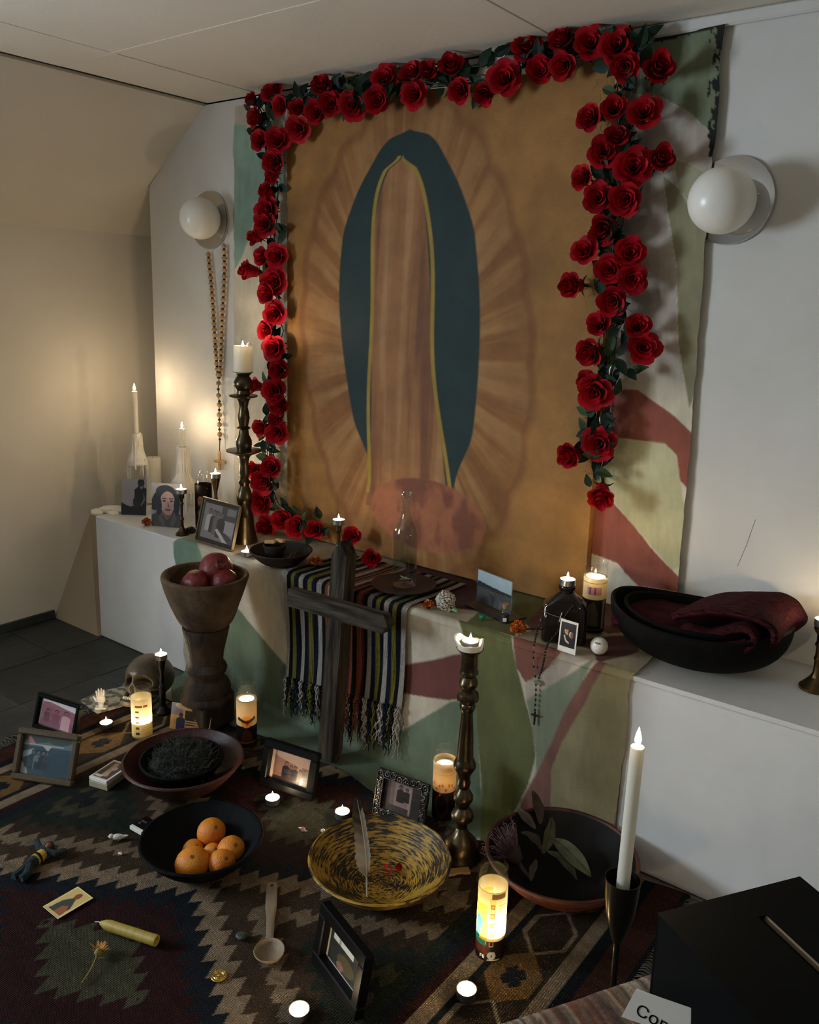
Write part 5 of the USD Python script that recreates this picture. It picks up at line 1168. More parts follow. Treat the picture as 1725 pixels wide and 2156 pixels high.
def pomegranate(label, P, r_, R_, seed):
    th = thing('pomegranate', label, 'pomegranate', P, 0, R_)
    obj('fruit', lumpy(r_, (1, 1, .92), .10, 1.5, seed, 4), M['pom'], th, smooth=True)
    pts = []
    for i in range(6):
        a = i * PI / 3
        pts.append(np.array([[.22 * math.cos(a - .4), .22 * math.sin(a - .4), .88], [.22 * math.cos(a + .4), .22 * math.sin(a + .4), .88], [.30 * math.cos(a), .30 * math.sin(a), 1.22]]) * r_)
    obj('crown', (np.vstack(pts), np.arange(18).reshape(6, 3)), mat('pomegranate_crown', (74, 34, 30), .7) if seed == 1 else UsdShade.Material.Get(stage, L + 'pomegranate_crown'), th, smooth=False)
    obj('crown_tube', lathe([(.30 * r_, .84 * r_), (.24 * r_, .92 * r_), (.22 * r_, 1.0 * r_), (.16 * r_, .95 * r_), (0, .9 * r_)], 14), M['pom'], th)
cb = Pb + [0, 0, .018]
kk = mpp(Pb)
def at_d(px_, py_, dep_):
    d = FWD * FPX + RGT * (px_ - CX) - UPV * (py_ - CY); return CAM + d / FPX * dep_
D0 = depth(Pb)
pomegranate('pomegranate on top of the two others in the carved bowl', at_d(455, 1198, D0 + .0), 35 * kk, look((.9, -.35, .6)), 1)
pomegranate('pomegranate at the front left of the carved bowl', at_d(411, 1232, D0 - .045), 31 * kk, look((-.5, -1, .2)), 2)
pomegranate('pomegranate at the right of the carved bowl, under the top one', at_d(471, 1229, D0 - .02), 32 * kk, look((1, .3, -.3)), 3)
# skull
P = on(317, 1474, .0135)
M['skull'] = mat('dark_bronze', (116, 104, 86), .42, (76, 68, 58), 12, metal=.35, bump=.1, bscale=40)
def skull():
    m = trimesh.creation.icosphere(5, 1.0); v = np.array(m.vertices)
    # local: front = -y
    x, y, z = v.T
    a, b, c = .071, .092, .070
    V = v * [a, b, c]
    V[:, 0] *= 1 + .10 * np.clip(y, 0, 1); V[:, 2] *= 1 + .06 * np.clip(y, -.2, 1)
    fr = np.clip(-y - .15, 0, 1); lowz = np.clip(-z, 0, 1)
    V[:, 0] *= 1 - .22 * fr * (.4 + lowz)
    V[:, 2] -= .045 * np.clip(fr - .15, 0, 1) * lowz ** .8 * 1.6          # face drops below the vault
    V[:, 1] += .020 * fr * np.clip(z, 0, 1)
    V += [0, 0, .0]
    def dent(cx_, cy_, cz_, rr_, dep_, sx_=1, sz_=1):
        q = ((V[:, 0] - cx_) / sx_) ** 2 + ((V[:, 2] - cz_) / sz_) ** 2
        k_ = np.exp(-(q / rr_ ** 2) ** 2) * (V[:, 1] < -.03)
        V[:, 1] += dep_ * k_
    for s in (-1, 1): dent(s * .027, -.08, -.026, .0175, .048, 1.05, .95)
    dent(0, -.08, -.052, .010, .018, .7, 1.3)
    br = np.exp(-((np.abs(V[:, 0]) - .027) / .018) ** 2 - ((V[:, 2] + .008) / .007) ** 2) * (V[:, 1] < -.03); V[:, 1] -= .007 * br
    ck = np.exp(-((np.abs(V[:, 0]) - .043) / .012) ** 2 - ((V[:, 2] + .048) / .010) ** 2) * (V[:, 1] < -.02); V[:, 1] -= .008 * ck; V[:, 0] *= 1 + .08 * ck
    return V, np.array(m.faces)
zsk = .088
fdir = -math.pi / 2
th = thing('skull', 'dark bronze skull on the floor beside the pedestal, behind the candle jar', 'skull', P + [0, 0, zsk * 1.0], (.34), rx(-.50), 1.0)
obj('cranium', skull(), M['skull'], th, smooth=True)
obj('cheek_arch', cat(*[tube(curve([(s * .045, -.062, -.044), (s * .062, -.03, -.040), (s * .066, .008, -.030)], 8), .0045, 6) for s in (-1, 1)]), M['skull'], th)
obj('jaw', cat(tube(curve([(-.058, -.005, -.040), (-.052, -.025, -.082), (-.034, -.062, -.094), (0, -.082, -.096), (.034, -.062, -.094), (.052, -.025, -.082), (.058, -.005, -.040)], 26), np.interp(np.linspace(0, 1, 26), [0, .3, .5, .7, 1], [.007, .009, .011, .009, .007]), 8)), M['skull'], th)
for i in range(10):
    a = (i - 4.5) * .17; obj('tooth', xf(ball(.0045, (0, 0, 0), 1, (.8, .7, 1.4)), (.040 * math.sin(a) * 1.0, -.042 - .040 * math.cos(a), -.081)), mat('tooth', (168, 152, 120), .5) if i == 0 else UsdShade.Material.Get(stage, L + 'tooth'), th, smooth=True)
# black candlestick
P = on(343, 1500, .0135); ht = hgt(P, 1387)
pf = [(.024, 0), (.0245, .004), (.018, .010), (.010, .016), (.011, .05), (.013, .058), (.0065, .066), (.010, .076), (.0055, .084), (.011, .100), (.0145, .116), (.0155, .118)]
stick('candlestick', 'small shiny black candlestick in front of the skull', [(a, b * ht / .118) for a, b in pf], P, 'black')
tealight('lit tealight on the shiny black candlestick in front of the skull', P + [0, 0, ht + .0003])
# patterned scrap, hand, tealight
M['scrap'] = mat('patterned_scrap', (176, 168, 144), .9, (98, 96, 80), 40, ramp=(.44, .54))
poly = np.array([at_z(*q, .0) for q in ((168, 1484), (205, 1466), (268, 1452), (300, 1470), (322, 1500), (262, 1496), (205, 1512))])[:, :2]
tm = trimesh.creation.extrude_polygon(shapely.Polygon(poly), .0012); single('cloth_scrap', xf(tm, (0, 0, .0145)), M['scrap'], 'pale patterned cloth scrap at the rug corner under the white hand', 'cloth')
P = on(213, 1491, .0160); k = mpp(P)
th = thing('hand_figurine', 'small white upright hand figurine left of the skull', 'figurine', P, .75)
hH = 50 * k
def finger(pts, rr_): return tube(curve(np.array(pts) * hH, 10), np.array(rr_) * hH, 7)
hand = [xf(lumpy(1, (.19 * hH, .085 * hH, .22 * hH), .05, 2, 1, 3), (0, 0, .42 * hH)), tube(np.array([(0, 0, .0), (0, 0, .12), (0, 0, .30)]) * hH, [.13 * hH, .10 * hH, .13 * hH], 12)]
for x_, l_, a_ in ((-.125, .27, -.10), (-.045, .36, -.03), (.045, .38, .03), (.125, .31, .10)):
    q = np.linspace(0, 1, 9)
    hand.append(tube(np.stack([x_ + a_ * q * l_ * 1.2, -.02 - .05 * q ** 2, .56 + q * l_], 1) * hH, np.interp(q, [0, .5, .85, 1], [.052, .046, .040, .018]) * hH, 8))
q = np.linspace(0, 1, 8); hand.append(tube(np.stack([-.15 - .13 * q, -.04 - .03 * q, .34 + .24 * q], 1) * hH, np.interp(q, [0, .5, .85, 1], [.06, .05, .044, .02]) * hH, 8))
obj('hand', cat(*hand), mat('white_ceramic', (220, 216, 206), .4), th, smooth=True)
obj('base', xf(box(-.24 * hH, .24 * hH, -.16 * hH, .16 * hH, 0, .07 * hH, .02 * hH), (0, 0, 0)), UsdShade.Material.Get(stage, L + 'white_ceramic'), th)
tealight('lit tealight on the rug in front of the white hand figurine', on(224, 1530, RZ))
# framed photos at the left
def pic_magenta(u, v):
    p = Pic(u, v, (150, 92, 104), .35, 9, 7).poly([(0, 1), (1, 1), (.95, .75), (.6, .82), (.25, .9), (0, .85)], (226, 214, 212)).rect(0, 0, 1, .25, (120, 56, 74), .6)
    p.person(.72, .02, .74, (206, 160, 160), (150, 96, 96), (70, 40, 46)).person(.45, .1, .6, (128, 74, 84), (140, 90, 92)).person(.2, .16, .5, (110, 62, 74), (140, 90, 92)); p.rect(0, 0, .035, 1, (230, 222, 216)); return p.c
M['frame_black'] = mat('black_frame', (10, 10, 11), .4, spec=.1)
M['frame_brown'] = mat('brown_frame', (92, 74, 52), .4, (58, 46, 34), 20, sx=(6, 40, 6))
framed('black framed pink photo behind the brown frame at the left edge', [(85, 1458), (170.5, 1483), (158, 1560), (70, 1530)], RZ, pic_magenta, M['frame_black'], bar=.013, dep=.016, nu=60, nv=60)
def pic_group(u, v):
    p = Pic(u, v, (58, 86, 100), .16, 11).rect(0, .0, 1, .72, (46, 72, 86)).rect(0, .72, 1, 1, (92, 110, 112)).ell(.25, .95, .3, .14, (54, 72, 62)).ell(.7, .92, .25, .12, (56, 74, 66)).rect(.0, .74, .8, .77, (168, 170, 166)).poly([(.03, .76), (.10, .98), (.24, .78)], (168, 120, 116)).poly([(.36, .76), (.5, .62), (.56, .74)], (180, 170, 160))
    p.poly([(0, .55), (.22, .66), (.22, .55), (.02, .38)], (150, 160, 162)).poly([(0, .3), (.1, .22), (.16, 0), (0, 0)], (150, 150, 140))
    for x_, c_ in ((.22, (44, 58, 68)), (.32, (96, 114, 122)), (.42, (40, 46, 56)), (.50, (52, 62, 72))): p.person(x_, .14, .5, c_, (104, 100, 96), (24, 24, 26), (34, 48, 60))
    p.ell(.14, .26, .08, .12, (50, 66, 76)).poly([(.5, 0), (.5, .6), (.98, .62), (.98, 0)], (38, 64, 80), .6); return p.c
framed('brown rounded frame with a bluish group photo at the left edge', [(39, 1532), (174, 1546), (153, 1658), (24, 1639)], RZ, pic_group, M['frame_brown'], bar=.017, dep=.018, cr=.004, nu=80, nv=70)
# pack of cards
q = [at_z(*p_, RZ + .026) for p_ in ((187, 1634), (228, 1602.5), (258, 1613), (221, 1645))]
e1, e2 = q[1] - q[0], q[3] - q[0]; L1, L2 = np.linalg.norm(e1), np.linalg.norm(e2); ang_ = math.atan2(e2[1], e2[0])
M['card_edge'] = mat('card_edge', (176, 166, 140), .7, (140, 132, 108), 200, sx=(1, 1, 30))
th = thing('card_stack', 'stack of picture cards lying on the rug beside the brown frame', 'cards', np.r_[q[0][:2], RZ], ang_)
L2 = .062; L1 = .095
obj('lower_cards', xf(box(0, L2, 0, L1, 0, .016, .0008), (.003, -.004, 0), .04), M['card_edge'], th); obj('upper_cards', box(0, L2, 0, L1, .0162, .0258, .0008), M['paper'], th)
def pic_card(u, v):
    p = Pic(u, v, (226, 220, 206), .03, 3).rect(.08, .08, .92, .92, (58, 50, 50)).poly([(.3, .85), (.5, .9), (.6, .5), (.72, .2), (.4, .15), (.35, .5)], (176, 150, 124)).rect(.12, .12, .5, .22, (206, 196, 176)).rect(.12, .3, .24, .42, (30, 26, 26)).ell(.6, .62, .12, .1, (196, 176, 150)); return p.c
m, c = flat_panel(L2 - .002, L1 - .002, pic_card, 40, 50); obj('picture', xf(m, (.001, .001, .0261)), M['print'], th, col=c)
# glowing jar at the left
def lab_glow(u, v, z):
    p = Pic(u, v, (236, 222, 176), .04, 5)
    for i in range(6): p.rect(.40, .10 + i * .14, .455, .155 + i * .14, (96, 60, 40))
    p.rect(.53, .80, .60, .86, (110, 70, 46)).rect(.46, .80, .51, .86, (110, 70, 46)).rect(.0, .0, 1, .03, (160, 130, 90))
    for i in range(9): p.rect(.50, .22 + i * .055, .66 - .02 * (i % 3), .228 + i * .055, (190, 160, 110))
    return p.c
jar('glowing candle jar with rows of tiny pictures, in front of the skull', 300, 1549, RZ, 1444, .03, .05, lab_glow)
# flag photo
def pic_flag(u, v):
    p = Pic(u, v, (190, 156, 112), .3, 13, 4).rect(0, .55, .3, 1, (70, 100, 170), .7).ell(.35, .92, .25, .15, (220, 200, 160), .7)
    for i in range(6): p.rect(.38, .20 + i * .09, .84, .245 + i * .09, (66, 34, 30)); p.rect(.38, .245 + i * .09, .84, .29 + i * .09, (190, 160, 126))
    p.rect(.36, .42, .60, .76, (34, 40, 36)).person(.26, .0, .66, (36, 48, 92), (50, 36, 30)).ell(.72, .2, .10, .16, (160, 120, 80)).rect(.95, 0, 1, 1, (214, 206, 196)); return p.c
print_thing('unframed photo of a striped flag leaning against the foot of the pedestal', [(364, 1476), (445, 1492.5), (441, 1546), (357, 1533)], RZ, pic_flag, nu=70, nv=60)
# jar right of the pedestal
def art2(p): p.ell(.5, .56, .09, .13, (236, 170, 80)).ell(.51, .54, .03, .06, (196, 60, 30)).poly([(.36, .66), (.5, .58), (.64, .66), (.66, .60), (.5, .52), (.34, .60)], (70, 50, 30)).poly([(.40, .1), (.45, .35), (.5, .42), (.58, .3), (.62, .1)], (74, 40, 34)); p.rect(0, .1, 1, .115, (140, 110, 60))
def lab2(u, v, z):
    p = Pic(u, v, (26, 20, 20), .3, 8, 9).rect(0, .46, 1, 1, (238, 214, 176)); art2(p); p.rect(0, 0, 1, .05, (24, 20, 20)); return p.c  # lit and unlit halves painted into the label colours
jar('half glowing candle jar standing right of the wooden pedestal', 520, 1568, RZ, 1443, .092, .150, lab2)
# ------------------------------------------------------------------ on the rug
M['terra_dark'] = mat('reddish_brown_glaze', (76, 36, 32), .45, (44, 22, 21), 9, spec=.3, bump=.1, bscale=50)
M['black_clay'] = mat('black_clay', (17, 20, 21), .7, (10, 12, 13), 10, spec=.08, bump=.25, bscale=40)
def rim_bowl(name, label, rim, by, m, base=.45, wall=.008, sy=1.0, wob=.004, seed=0, z0=RZ, **kw):
    """A round bowl from the left, right, back and front of its rim in the photograph; by: row of its foot."""
    (xl_, yl_), (xr_, yr_), yb_, yf_ = rim
    from scipy.optimize import least_squares
    xm = (xl_ + xr_) / 2
    def f(p):
        c = np.array([p[0], p[1], z0 + p[3]]); a = np.linspace(0, 2 * PI, 73)
        q = c[None] + p[2] * np.stack([np.cos(a), np.sin(a), a * 0], 1)
        X_, Y_ = pix(q); return [X_.min() - xl_, X_.max() - xr_, Y_.min() - yb_, Y_.max() - yf_]
    g = at_z(xm, (yb_ + yf_) / 2, z0 + .07)
    p = least_squares(f, [g[0], g[1], .15, .07], bounds=([-5, 0, .03, .02], [2, 3, .4, .25])).x
    th = bowl(name, label, np.array([p[0], p[1], z0]), p[2], p[3], m, base, wall, 1.0, sy, wob, seed, **kw)
    return th, np.array([p[0], p[1], z0]), p[2], p[3]
_, PB, RB, HB = rim_bowl('clay_bowl', 'wide reddish brown bowl with a smaller herb-filled bowl inside', ((255, 1600), (513, 1600), 1533, 1668), 1690, 'terra_dark', .5, .009, seed=2)
# inner bowl tipped a little
ki = mpp(PB)
Pi = PB + [-.004, -.003, .0105]
bowl('clay_bowl', 'smaller dark bowl of dried herbs inside the reddish brown bowl', Pi, RB * .69, HB * .86, 'black_clay', .5, .007, wob=.004, seed=6)
r = np.random.default_rng(21); hs = []
for i in range(1500):
    d = r.normal(0, 1, 3); d[2] = abs(d[2]); d /= np.linalg.norm(d); q = d * r.uniform(.45, 1) * np.array([RB * .55, RB * .54, .055]) + [0.0, .006, HB * .62]
    e = r.normal(0, 1, 3) * .008; hs.append(tube([q, q + e + r.normal(0, .003, 3), q + 2 * e + [0, 0, .003]], .0007, 3, False))
hb_ = thing('dried_herbs', 'tangled heap of dry grey-green herbs in the inner bowl', 'herbs', Pi)
obj('sprigs', cat(*hs), mat('dried_herb', (62, 64, 50), .9, (40, 44, 36), 90), hb_, smooth=False, kind='stuff')
obj('heap', xf(lumpy(1, (RB * .54, RB * .53, .05), .25, 3, 7, 4), (.0, .006, HB * .56)), mat('herb_heap', (36, 38, 30), .95, (22, 24, 20), 120, bump=1.0, bscale=200), hb_, smooth=False)
# family photo
def pic_family(u, v):
    p = Pic(u, v, (150, 120, 104), .12, 15).grad((96, 70, 60), (176, 150, 130), True, .6).poly([(0, .82), (.3, .70), (.62, .62), (.62, 0), (0, 0)], (112, 76, 62), .8).rect(.76, .3, .95, .62, (96, 72, 60))
    for x_, y_, h_, c_ in ((.38, .12, .56, (22, 20, 22)), (.50, .14, .46, (60, 36, 36)), (.61, .12, .50, (24, 22, 24)), (.73, .14, .42, (116, 84, 70)), (.86, .12, .46, (26, 24, 24))): p.person(x_, y_, h_, c_, (110, 76, 58), (16, 14, 14))
    p.rect(0, 0, 1, .14, (44, 34, 28)).rect(0, 0, .07, 1, (196, 176, 160)); return p.c
framed('black framed sepia family photo on the rug near the foot of the cross', [(564, 1553), (673, 1587.5), (659, 1687), (548, 1649)], RZ, pic_family, M['frame_black'], bar=.021, dep=.022, nu=80, nv=70)
tealight('lit tealight on the rug in front of the black framed family photo', on(574, 1690, RZ))
tealight('lit tealight on the rug behind the yellow bowl', on(721, 1719, RZ))
# ornate silver frame
M['silver'] = mat('dark_silver', (160, 156, 148), .28, (90, 86, 82), 60, metal=.9)
M['silver_back'] = mat('oxidised_silver', (36, 35, 36), .4, metal=.5)
def pic_street(u, v):
    p = Pic(u, v, (96, 84, 84), .2, 17).rect(.3, .1, .75, 1, (128, 112, 112)).rect(.0, 0, .18, 1, (52, 46, 46)).rect(.75, 0, 1, 1, (50, 46, 46)).rect(.66, .05, .74, .9, (150, 134, 128)).rect(.36, .7, .6, .78, (150, 150, 150))
    p.person(.45, .35, .6, (34, 30, 32), (90, 74, 68)).person(.62, .4, .5, (40, 36, 38), (90, 74, 68)).rect(.1, 0, .7, .2, (60, 54, 54)); return p.c
qO = [(803, 1598), (904, 1669.5), (893, 1752), (786, 1711)]
bO, RO, wO, hO, tO = lean_quad(qO, RZ)
orn = framed('ornate silver scrollwork photo frame behind the yellow bowl', qO, RZ, pic_street, M['silver_back'], bar=.021, dep=.010, nu=56, nv=56)
def scroll(c, r_, turns, a0, sgn):
    t = np.linspace(0, 1, 22); a = a0 + sgn * t * turns * 2 * PI; q = r_ * (1 - .86 * t)
    return tube(np.stack([c[0] + q * np.cos(a), c[1] + q * np.sin(a), np.full(22, .0062)], 1), .0011, 5)
sc_ = []
bO_ = .0105
def run(p0, p1, n):
    for i in range(n):
        c = np.array(p0) + (np.array(p1) - p0) * (i + .5) / n; d = (np.array(p1) - p0); a = math.atan2(d[1], d[0]); l = np.hypot(*d) / n
        s = 1 if i % 2 else -1
        u_ = np.array([math.cos(a), math.sin(a)]); n_ = np.array([-u_[1], u_[0]])
        sc_.append(scroll(c - u_ * l * .22 + n_ * s * .001, l * .28, 1.5, a + PI / 2 * s, s)); sc_.append(scroll(c + u_ * l * .24 - n_ * s * .002, l * .24, 1.4, a - PI / 2 * s, s))
        sc_.append(ball(.0022, (c[0] + n_[0] * .006 * s, c[1] + n_[1] * .006 * s, .0065), 1))
nW, nH = 4, 4
run((.0, bO_), (wO, bO_), nW); run((0, hO - bO_), (wO, hO - bO_), nW); run((bO_, .02), (bO_, hO - .02), nH); run((wO - bO_, .02), (wO - bO_, hO - .02), nH)
obj('scrollwork', cat(*sc_), M['silver'], orn, smooth=True)
for nm, o_, z_ in (('outer_rim', .0016, .0062), ('inner_rim', .0195, .0062)):
    obj(nm, tube([(o_, o_, z_), (wO - o_, o_, z_), (wO - o_, hO - o_, z_), (o_, hO - o_, z_), (o_, o_, z_)], .0016, 6), M['silver'], orn)
# jar behind the tall candlestick
def lab3(u, v, z):
    p = Pic(u, v, (26, 18, 18), .35, 10, 8).rect(0, .50, 1, 1, (238, 206, 160)).ell(.47, .28, .10, .22, (66, 40, 36)).ell(.47, .28, .07, .18, (30, 20, 22))  # label colours split: pale as lit above, dark as unlit below
    for i in range(9): p.ell(.30 + .045 * i, .60 + .05 * math.sin(i * 2.2), .014, .03, (186, 70, 50), .8)
    p.rect(0, .8, 1, .82, (230, 180, 110)); return p.c
jar('half glowing candle jar behind the tall turned candlestick on the rug', 933, 1719, RZ, 1567, .098, .15, lab3)
# tall turned candlestick on the rug
P = on(970, 1803, RZ); k = mpp(P); cr = lambda y_: 1300 + y_ / 3.85
rows = [(1803, 41), (cr(1960), 41), (cr(1900), 40), (cr(1870), 37), (cr(1850), 38), (cr(1810), 33), (cr(1780), 26), (cr(1750), 17), (cr(1700), 11), (cr(1680), 11), (cr(1650), 15), (cr(1625), 23), (cr(1600), 24), (cr(1570), 21), (cr(1535), 12.5), (cr(1500), 16), (cr(1470), 20.5), (cr(1440), 20.5), (cr(1405), 15), (cr(1380), 11), (cr(1360), 13), (cr(1335), 14), (cr(1305), 12), (cr(1280), 13), (cr(1250), 16.5), (cr(1210), 23), (cr(1185), 23.5), (cr(1155), 20), (cr(1130), 17), (cr(950), 15), (cr(770), 11.5), (cr(750), 14), (cr(730), 16), (cr(710), 16.5), (cr(692), 14), (cr(680), 15), (cr(665), 22), (cr(640), 23), (cr(610), 21), (cr(590), 14), (cr(570), 14), (cr(555), 18), (cr(525), 19.5), (cr(495), 17), (cr(475), 13), (cr(465), 14), (cr(450), 19), (cr(430), 18.5), (cr(415), 16.5), (cr(300), 16.5), (cr(285), 19), (cr(262), 25), (cr(248), 27.5)]
pf = pprof(0, rows, P, 1802.5, k); pf = [(a, b) for a, b in pf]
stick('candlestick', 'tall turned dark brass candlestick standing on the rug at the centre', pf, P, 'brass_dark', 44)
zt = pf[-1][1]
wr = thing('candle_remnant', 'broken white wax shell on the tall candlestick, holding a lit tealight', 'candle', P + [0, 0, zt - .0032])
n_, m_ = 64, 8; a = np.arange(n_) * 2 * PI / n_
# ragged cup: high lobes left and right, low in front
face = math.atan2(-P[1], -P[0])
da = (a - face + PI) % (2 * PI) - PI
hi = .017 + .018 * np.exp(-((da + 1.9) / .6) ** 2) + .013 * np.exp(-((da - 1.35) / .38) ** 2) + .0012 * np.sin(a * 5)
Rw = 25.5 * k
O = np.stack([np.stack([Rw * (1 + .04 * s + .45 * (np.exp(-((da + 1.5) / .45) ** 2)) * s ** 2 * .6) * np.cos(a), Rw * (1 + .04 * s + .45 * (np.exp(-((da + 1.5) / .45) ** 2)) * s ** 2 * .6) * np.sin(a), s * hi], -1) for s in np.linspace(0, 1, m_)], 1)
I = O * np.array([.76, .76, 1]) ; I[..., 2] = np.maximum(I[..., 2] - .002, .003)
obj('wax', grid(np.concatenate([O[:, :1] * [0, 0, 1], O, I[:, ::-1], I[:, :1] * [0, 0, 1]], 1), True), M['wax_white'], wr, smooth=True)
tealight('lit tealight inside the broken wax shell on the tall candlestick', P + [0, 0, zt + .0025])
# bowl of oranges
_, PO, RO_, HO = rim_bowl('clay_bowl', 'black clay bowl of oranges on the rug', ((293, 1790), (553, 1790), 1683, 1851), 1900, 'black_clay', .48, .008, wob=.008, seed=4)
M['orange'] = mat('orange_peel', (222, 138, 22), .5, (200, 108, 14), 10, bump=.25, bscale=320)
D0 = depth(PO + [0, 0, HO * .5])
def orange(label, px_, py_, rpx, dd, sd, s=(1, 1, .95), navel=None):
    c = at_d(px_, py_, D0 + dd); r_ = rpx * depth(c) / FPX
    # keep it inside the bowl
    th = thing('orange', label, 'orange', c, sd * 1.1, rx(.4 * math.sin(sd * 3)))
    obj('fruit', lumpy(r_, s, .05, 1.2, sd, 4), M['orange'], th, smooth=True)
    d = (CAM - c); d /= np.linalg.norm(d); Rl = (rz_(sd * 1.1) @ rx(.4 * math.sin(sd * 3))).T
    d = Rl @ (d + (np.array(navel) if navel is not None else np.array([.5, .3, .8]))); d /= np.linalg.norm(d)
    obj('stem_scar', xf(lathe([(0, 0), (.0035, 0), (.0045, .0012), (.002, .002), (0, .0014)], 9), d * r_ * np.array(s) * .985, 0, look(d)), mat('scar', (110, 84, 40), .8) if sd == 1 else UsdShade.Material.Get(stage, L + 'scar'), th)
orange('orange at the back of the black bowl, above the others', 445, 1752, 30, .065, 1)
orange('small dark orange at the left of the black bowl', 407, 1790, 23, .035, 2)
orange('small orange in the middle of the pile, between four others', 448, 1795, 20, .012, 3)
orange('orange at the right of the black bowl', 487, 1790, 29, .012, 4, (1, 1, 1.02))
orange('large orange with a stem scar at the front left of the black bowl', 405, 1818, 37, -.035, 5, (1, 1, .88), (-.1, .0, .75))
orange('orange at the front right of the black bowl', 467, 1817, 29, -.03, 6)
# little book, bird, chip
q = [at_z(*p_, RZ + .010) for p_ in ((273, 1738), (308, 1712), (330, 1724), (297, 1751.5))]
e2 = q[3] - q[0]; ang_ = math.atan2(e2[1], e2[0]); L2 = np.linalg.norm(e2); L1 = .052
th = thing('matchbook', 'small black booklet with a white strip beside the bowl of oranges', 'booklet', np.r_[q[0][:2], RZ], ang_)
obj('pages', box(0, L2, 0, L1, 0, .0075), M['paper'], th); cv_ = obj('cover', box(-.0005, L2 + .0005, .009, L1, .0076, .0092, .0003), M['black'], th); obj('white_strip', box(-.0005, L2 + .0005, 0, .0088, .0076, .0092, .0003), M['paper'], th)
m = meshkit.text_mesh('EL', .006, .0003); obj('lettering', xf(m, (.006, .020, .0093)), mat('grey_ink', (120, 120, 118), .6), cv_, smooth=False)
m = meshkit.text_mesh('RECO', .005, .0003); obj('lettering', xf(m, (.006, .030, .0093)), UsdShade.Material.Get(stage, L + 'grey_ink'), cv_, smooth=False)
P = on(248, 1768, RZ); k = mpp(P)
th = thing('bird_figurine', 'small white clay bird lying on the rug near the booklet', 'figurine', P, .75)
obj('body', cat(xf(lumpy(1, (.015, .0075, .0075), .10, 2, 3, 3), (0, 0, .0078)), xf(lumpy(1, (.0065, .006, .006), .05, 2, 4, 2), (-.015, 0, .010)), tube([(.010, 0, .008), (.020, 0, .010), (.025, 0, .011)], [.005, .0035, .0015], 7), tube([(-.020, 0, .010), (-.024, 0, .0095)], [.002, .0006], 5)), mat('white_clay', (196, 192, 184), .6), th, smooth=True)
obj('leg', cat(tube([(-.002, .003, .004), (-.002, .004, 0)], .0015, 5), tube([(.003, -.003, .004), (.003, -.004, 0)], .0015, 5)), UsdShade.Material.Get(stage, L + 'white_clay'), th)
single('shell_chip', xf(lumpy(1, (.006, .004, .0016), .4, 2, 8, 2), on(253, 1798, RZ) + [0, 0, .002]), UsdShade.Material.Get(stage, L + 'white_clay'), 'tiny white shell chip on the rug below the clay bird', 'chip', smooth=False)
# yarn doll
P = on(82, 1815, RZ)
M['yarn'] = mat('blue_green_yarn', (36, 58, 60), .95, (22, 36, 40), 120, bump=1.0, bscale=300)
th = thing('yarn_doll', 'small blue-green yarn doll in a yellow top lying on the rug', 'doll')
def G_(x_, y_, z_): return at_z(x_, y_, RZ + z_)
hip, chest, neck, hd_ = G_(62, 1820, .010), G_(84, 1803, .012), G_(95, 1792, .012), G_(103, 1783, .013)
obj('body', tube([hip, (hip + chest) / 2, chest, neck], [.012, .0125, .012, .008], 10), M['yarn'], th)
obj('leg', tube([hip, G_(44, 1835, .011), G_(28, 1846, .010)], [.010, .010, .009], 9), M['yarn'], th); obj('leg', tube([hip, G_(56, 1842, .011), G_(44, 1850, .010)], [.010, .010, .009], 9), M['yarn'], th)
obj('arm', tube([neck, G_(82, 1785, .012), G_(77, 1770, .012)], [.008, .008, .007], 9), M['yarn'], th); obj('arm', tube([neck, G_(116, 1798, .011), G_(138, 1790, .010)], [.008, .008, .007], 9), M['yarn'], th)
obj('head', xf(lumpy(.0125, (1, 1, 1), .1, 3, 2, 3), hd_), M['yarn'], th, smooth=True); obj('face', xf(ball(.0075, (0, 0, 0), 2), hd_ + [.004, -.003, .006]), mat('doll_face', (120, 62, 50), .8), th)
obj('top', tube([chest - (chest - hip) * .45, chest, chest + (neck - chest) * .5], [.0138, .0140, .0125], 10), mat('yellow_yarn', (196, 164, 52), .9, (160, 128, 34), 100), th); obj('belt', tube([chest - (chest - hip) * .30, chest - (chest - hip) * .12], [.0145, .0145], 10), M['black'], th)
# small picture card: plain stand-in
q = [at_z(*p_, RZ + .001) for p_ in ((90, 1909), (167, 1869), (197, 1894), (122, 1935))]
e1, e2 = q[1] - q[0], q[3] - q[0]; ex = e2 / np.linalg.norm(e2); ang_ = math.atan2(ex[1], ex[0]); L2, L1 = np.linalg.norm(e2), np.linalg.norm(e1)
th = thing('picture_card', 'small cream picture card lying flat on the rug above the yellow candle', 'card', np.r_[q[0][:2], RZ + .0006], ang_)
obj('card', box(0, L2, 0, L1, 0, .0008), M['paper'], th)
def pic_c(u, v):
    p = Pic(u, v, (222, 198, 140), .06, 4).rect(.06, .08, .94, .95, (206, 178, 112)).poly([(.2, .08), (.25, .45), (.45, .68), (.62, .66), (.86, .4), (.9, .08)], (58, 66, 62)).poly([(.5, .08), (.5, .34), (.68, .42), (.86, .3), (.88, .08)], (150, 88, 56)).ell(.52, .78, .13, .12, (120, 74, 44)).rect(.06, .0, .94, .06, (190, 170, 100)); return p.c
m, c = flat_panel(L2, L1, pic_c, 44, 60); obj('picture', xf(m, (0, 0, .00095)), M['card'], th, col=c)
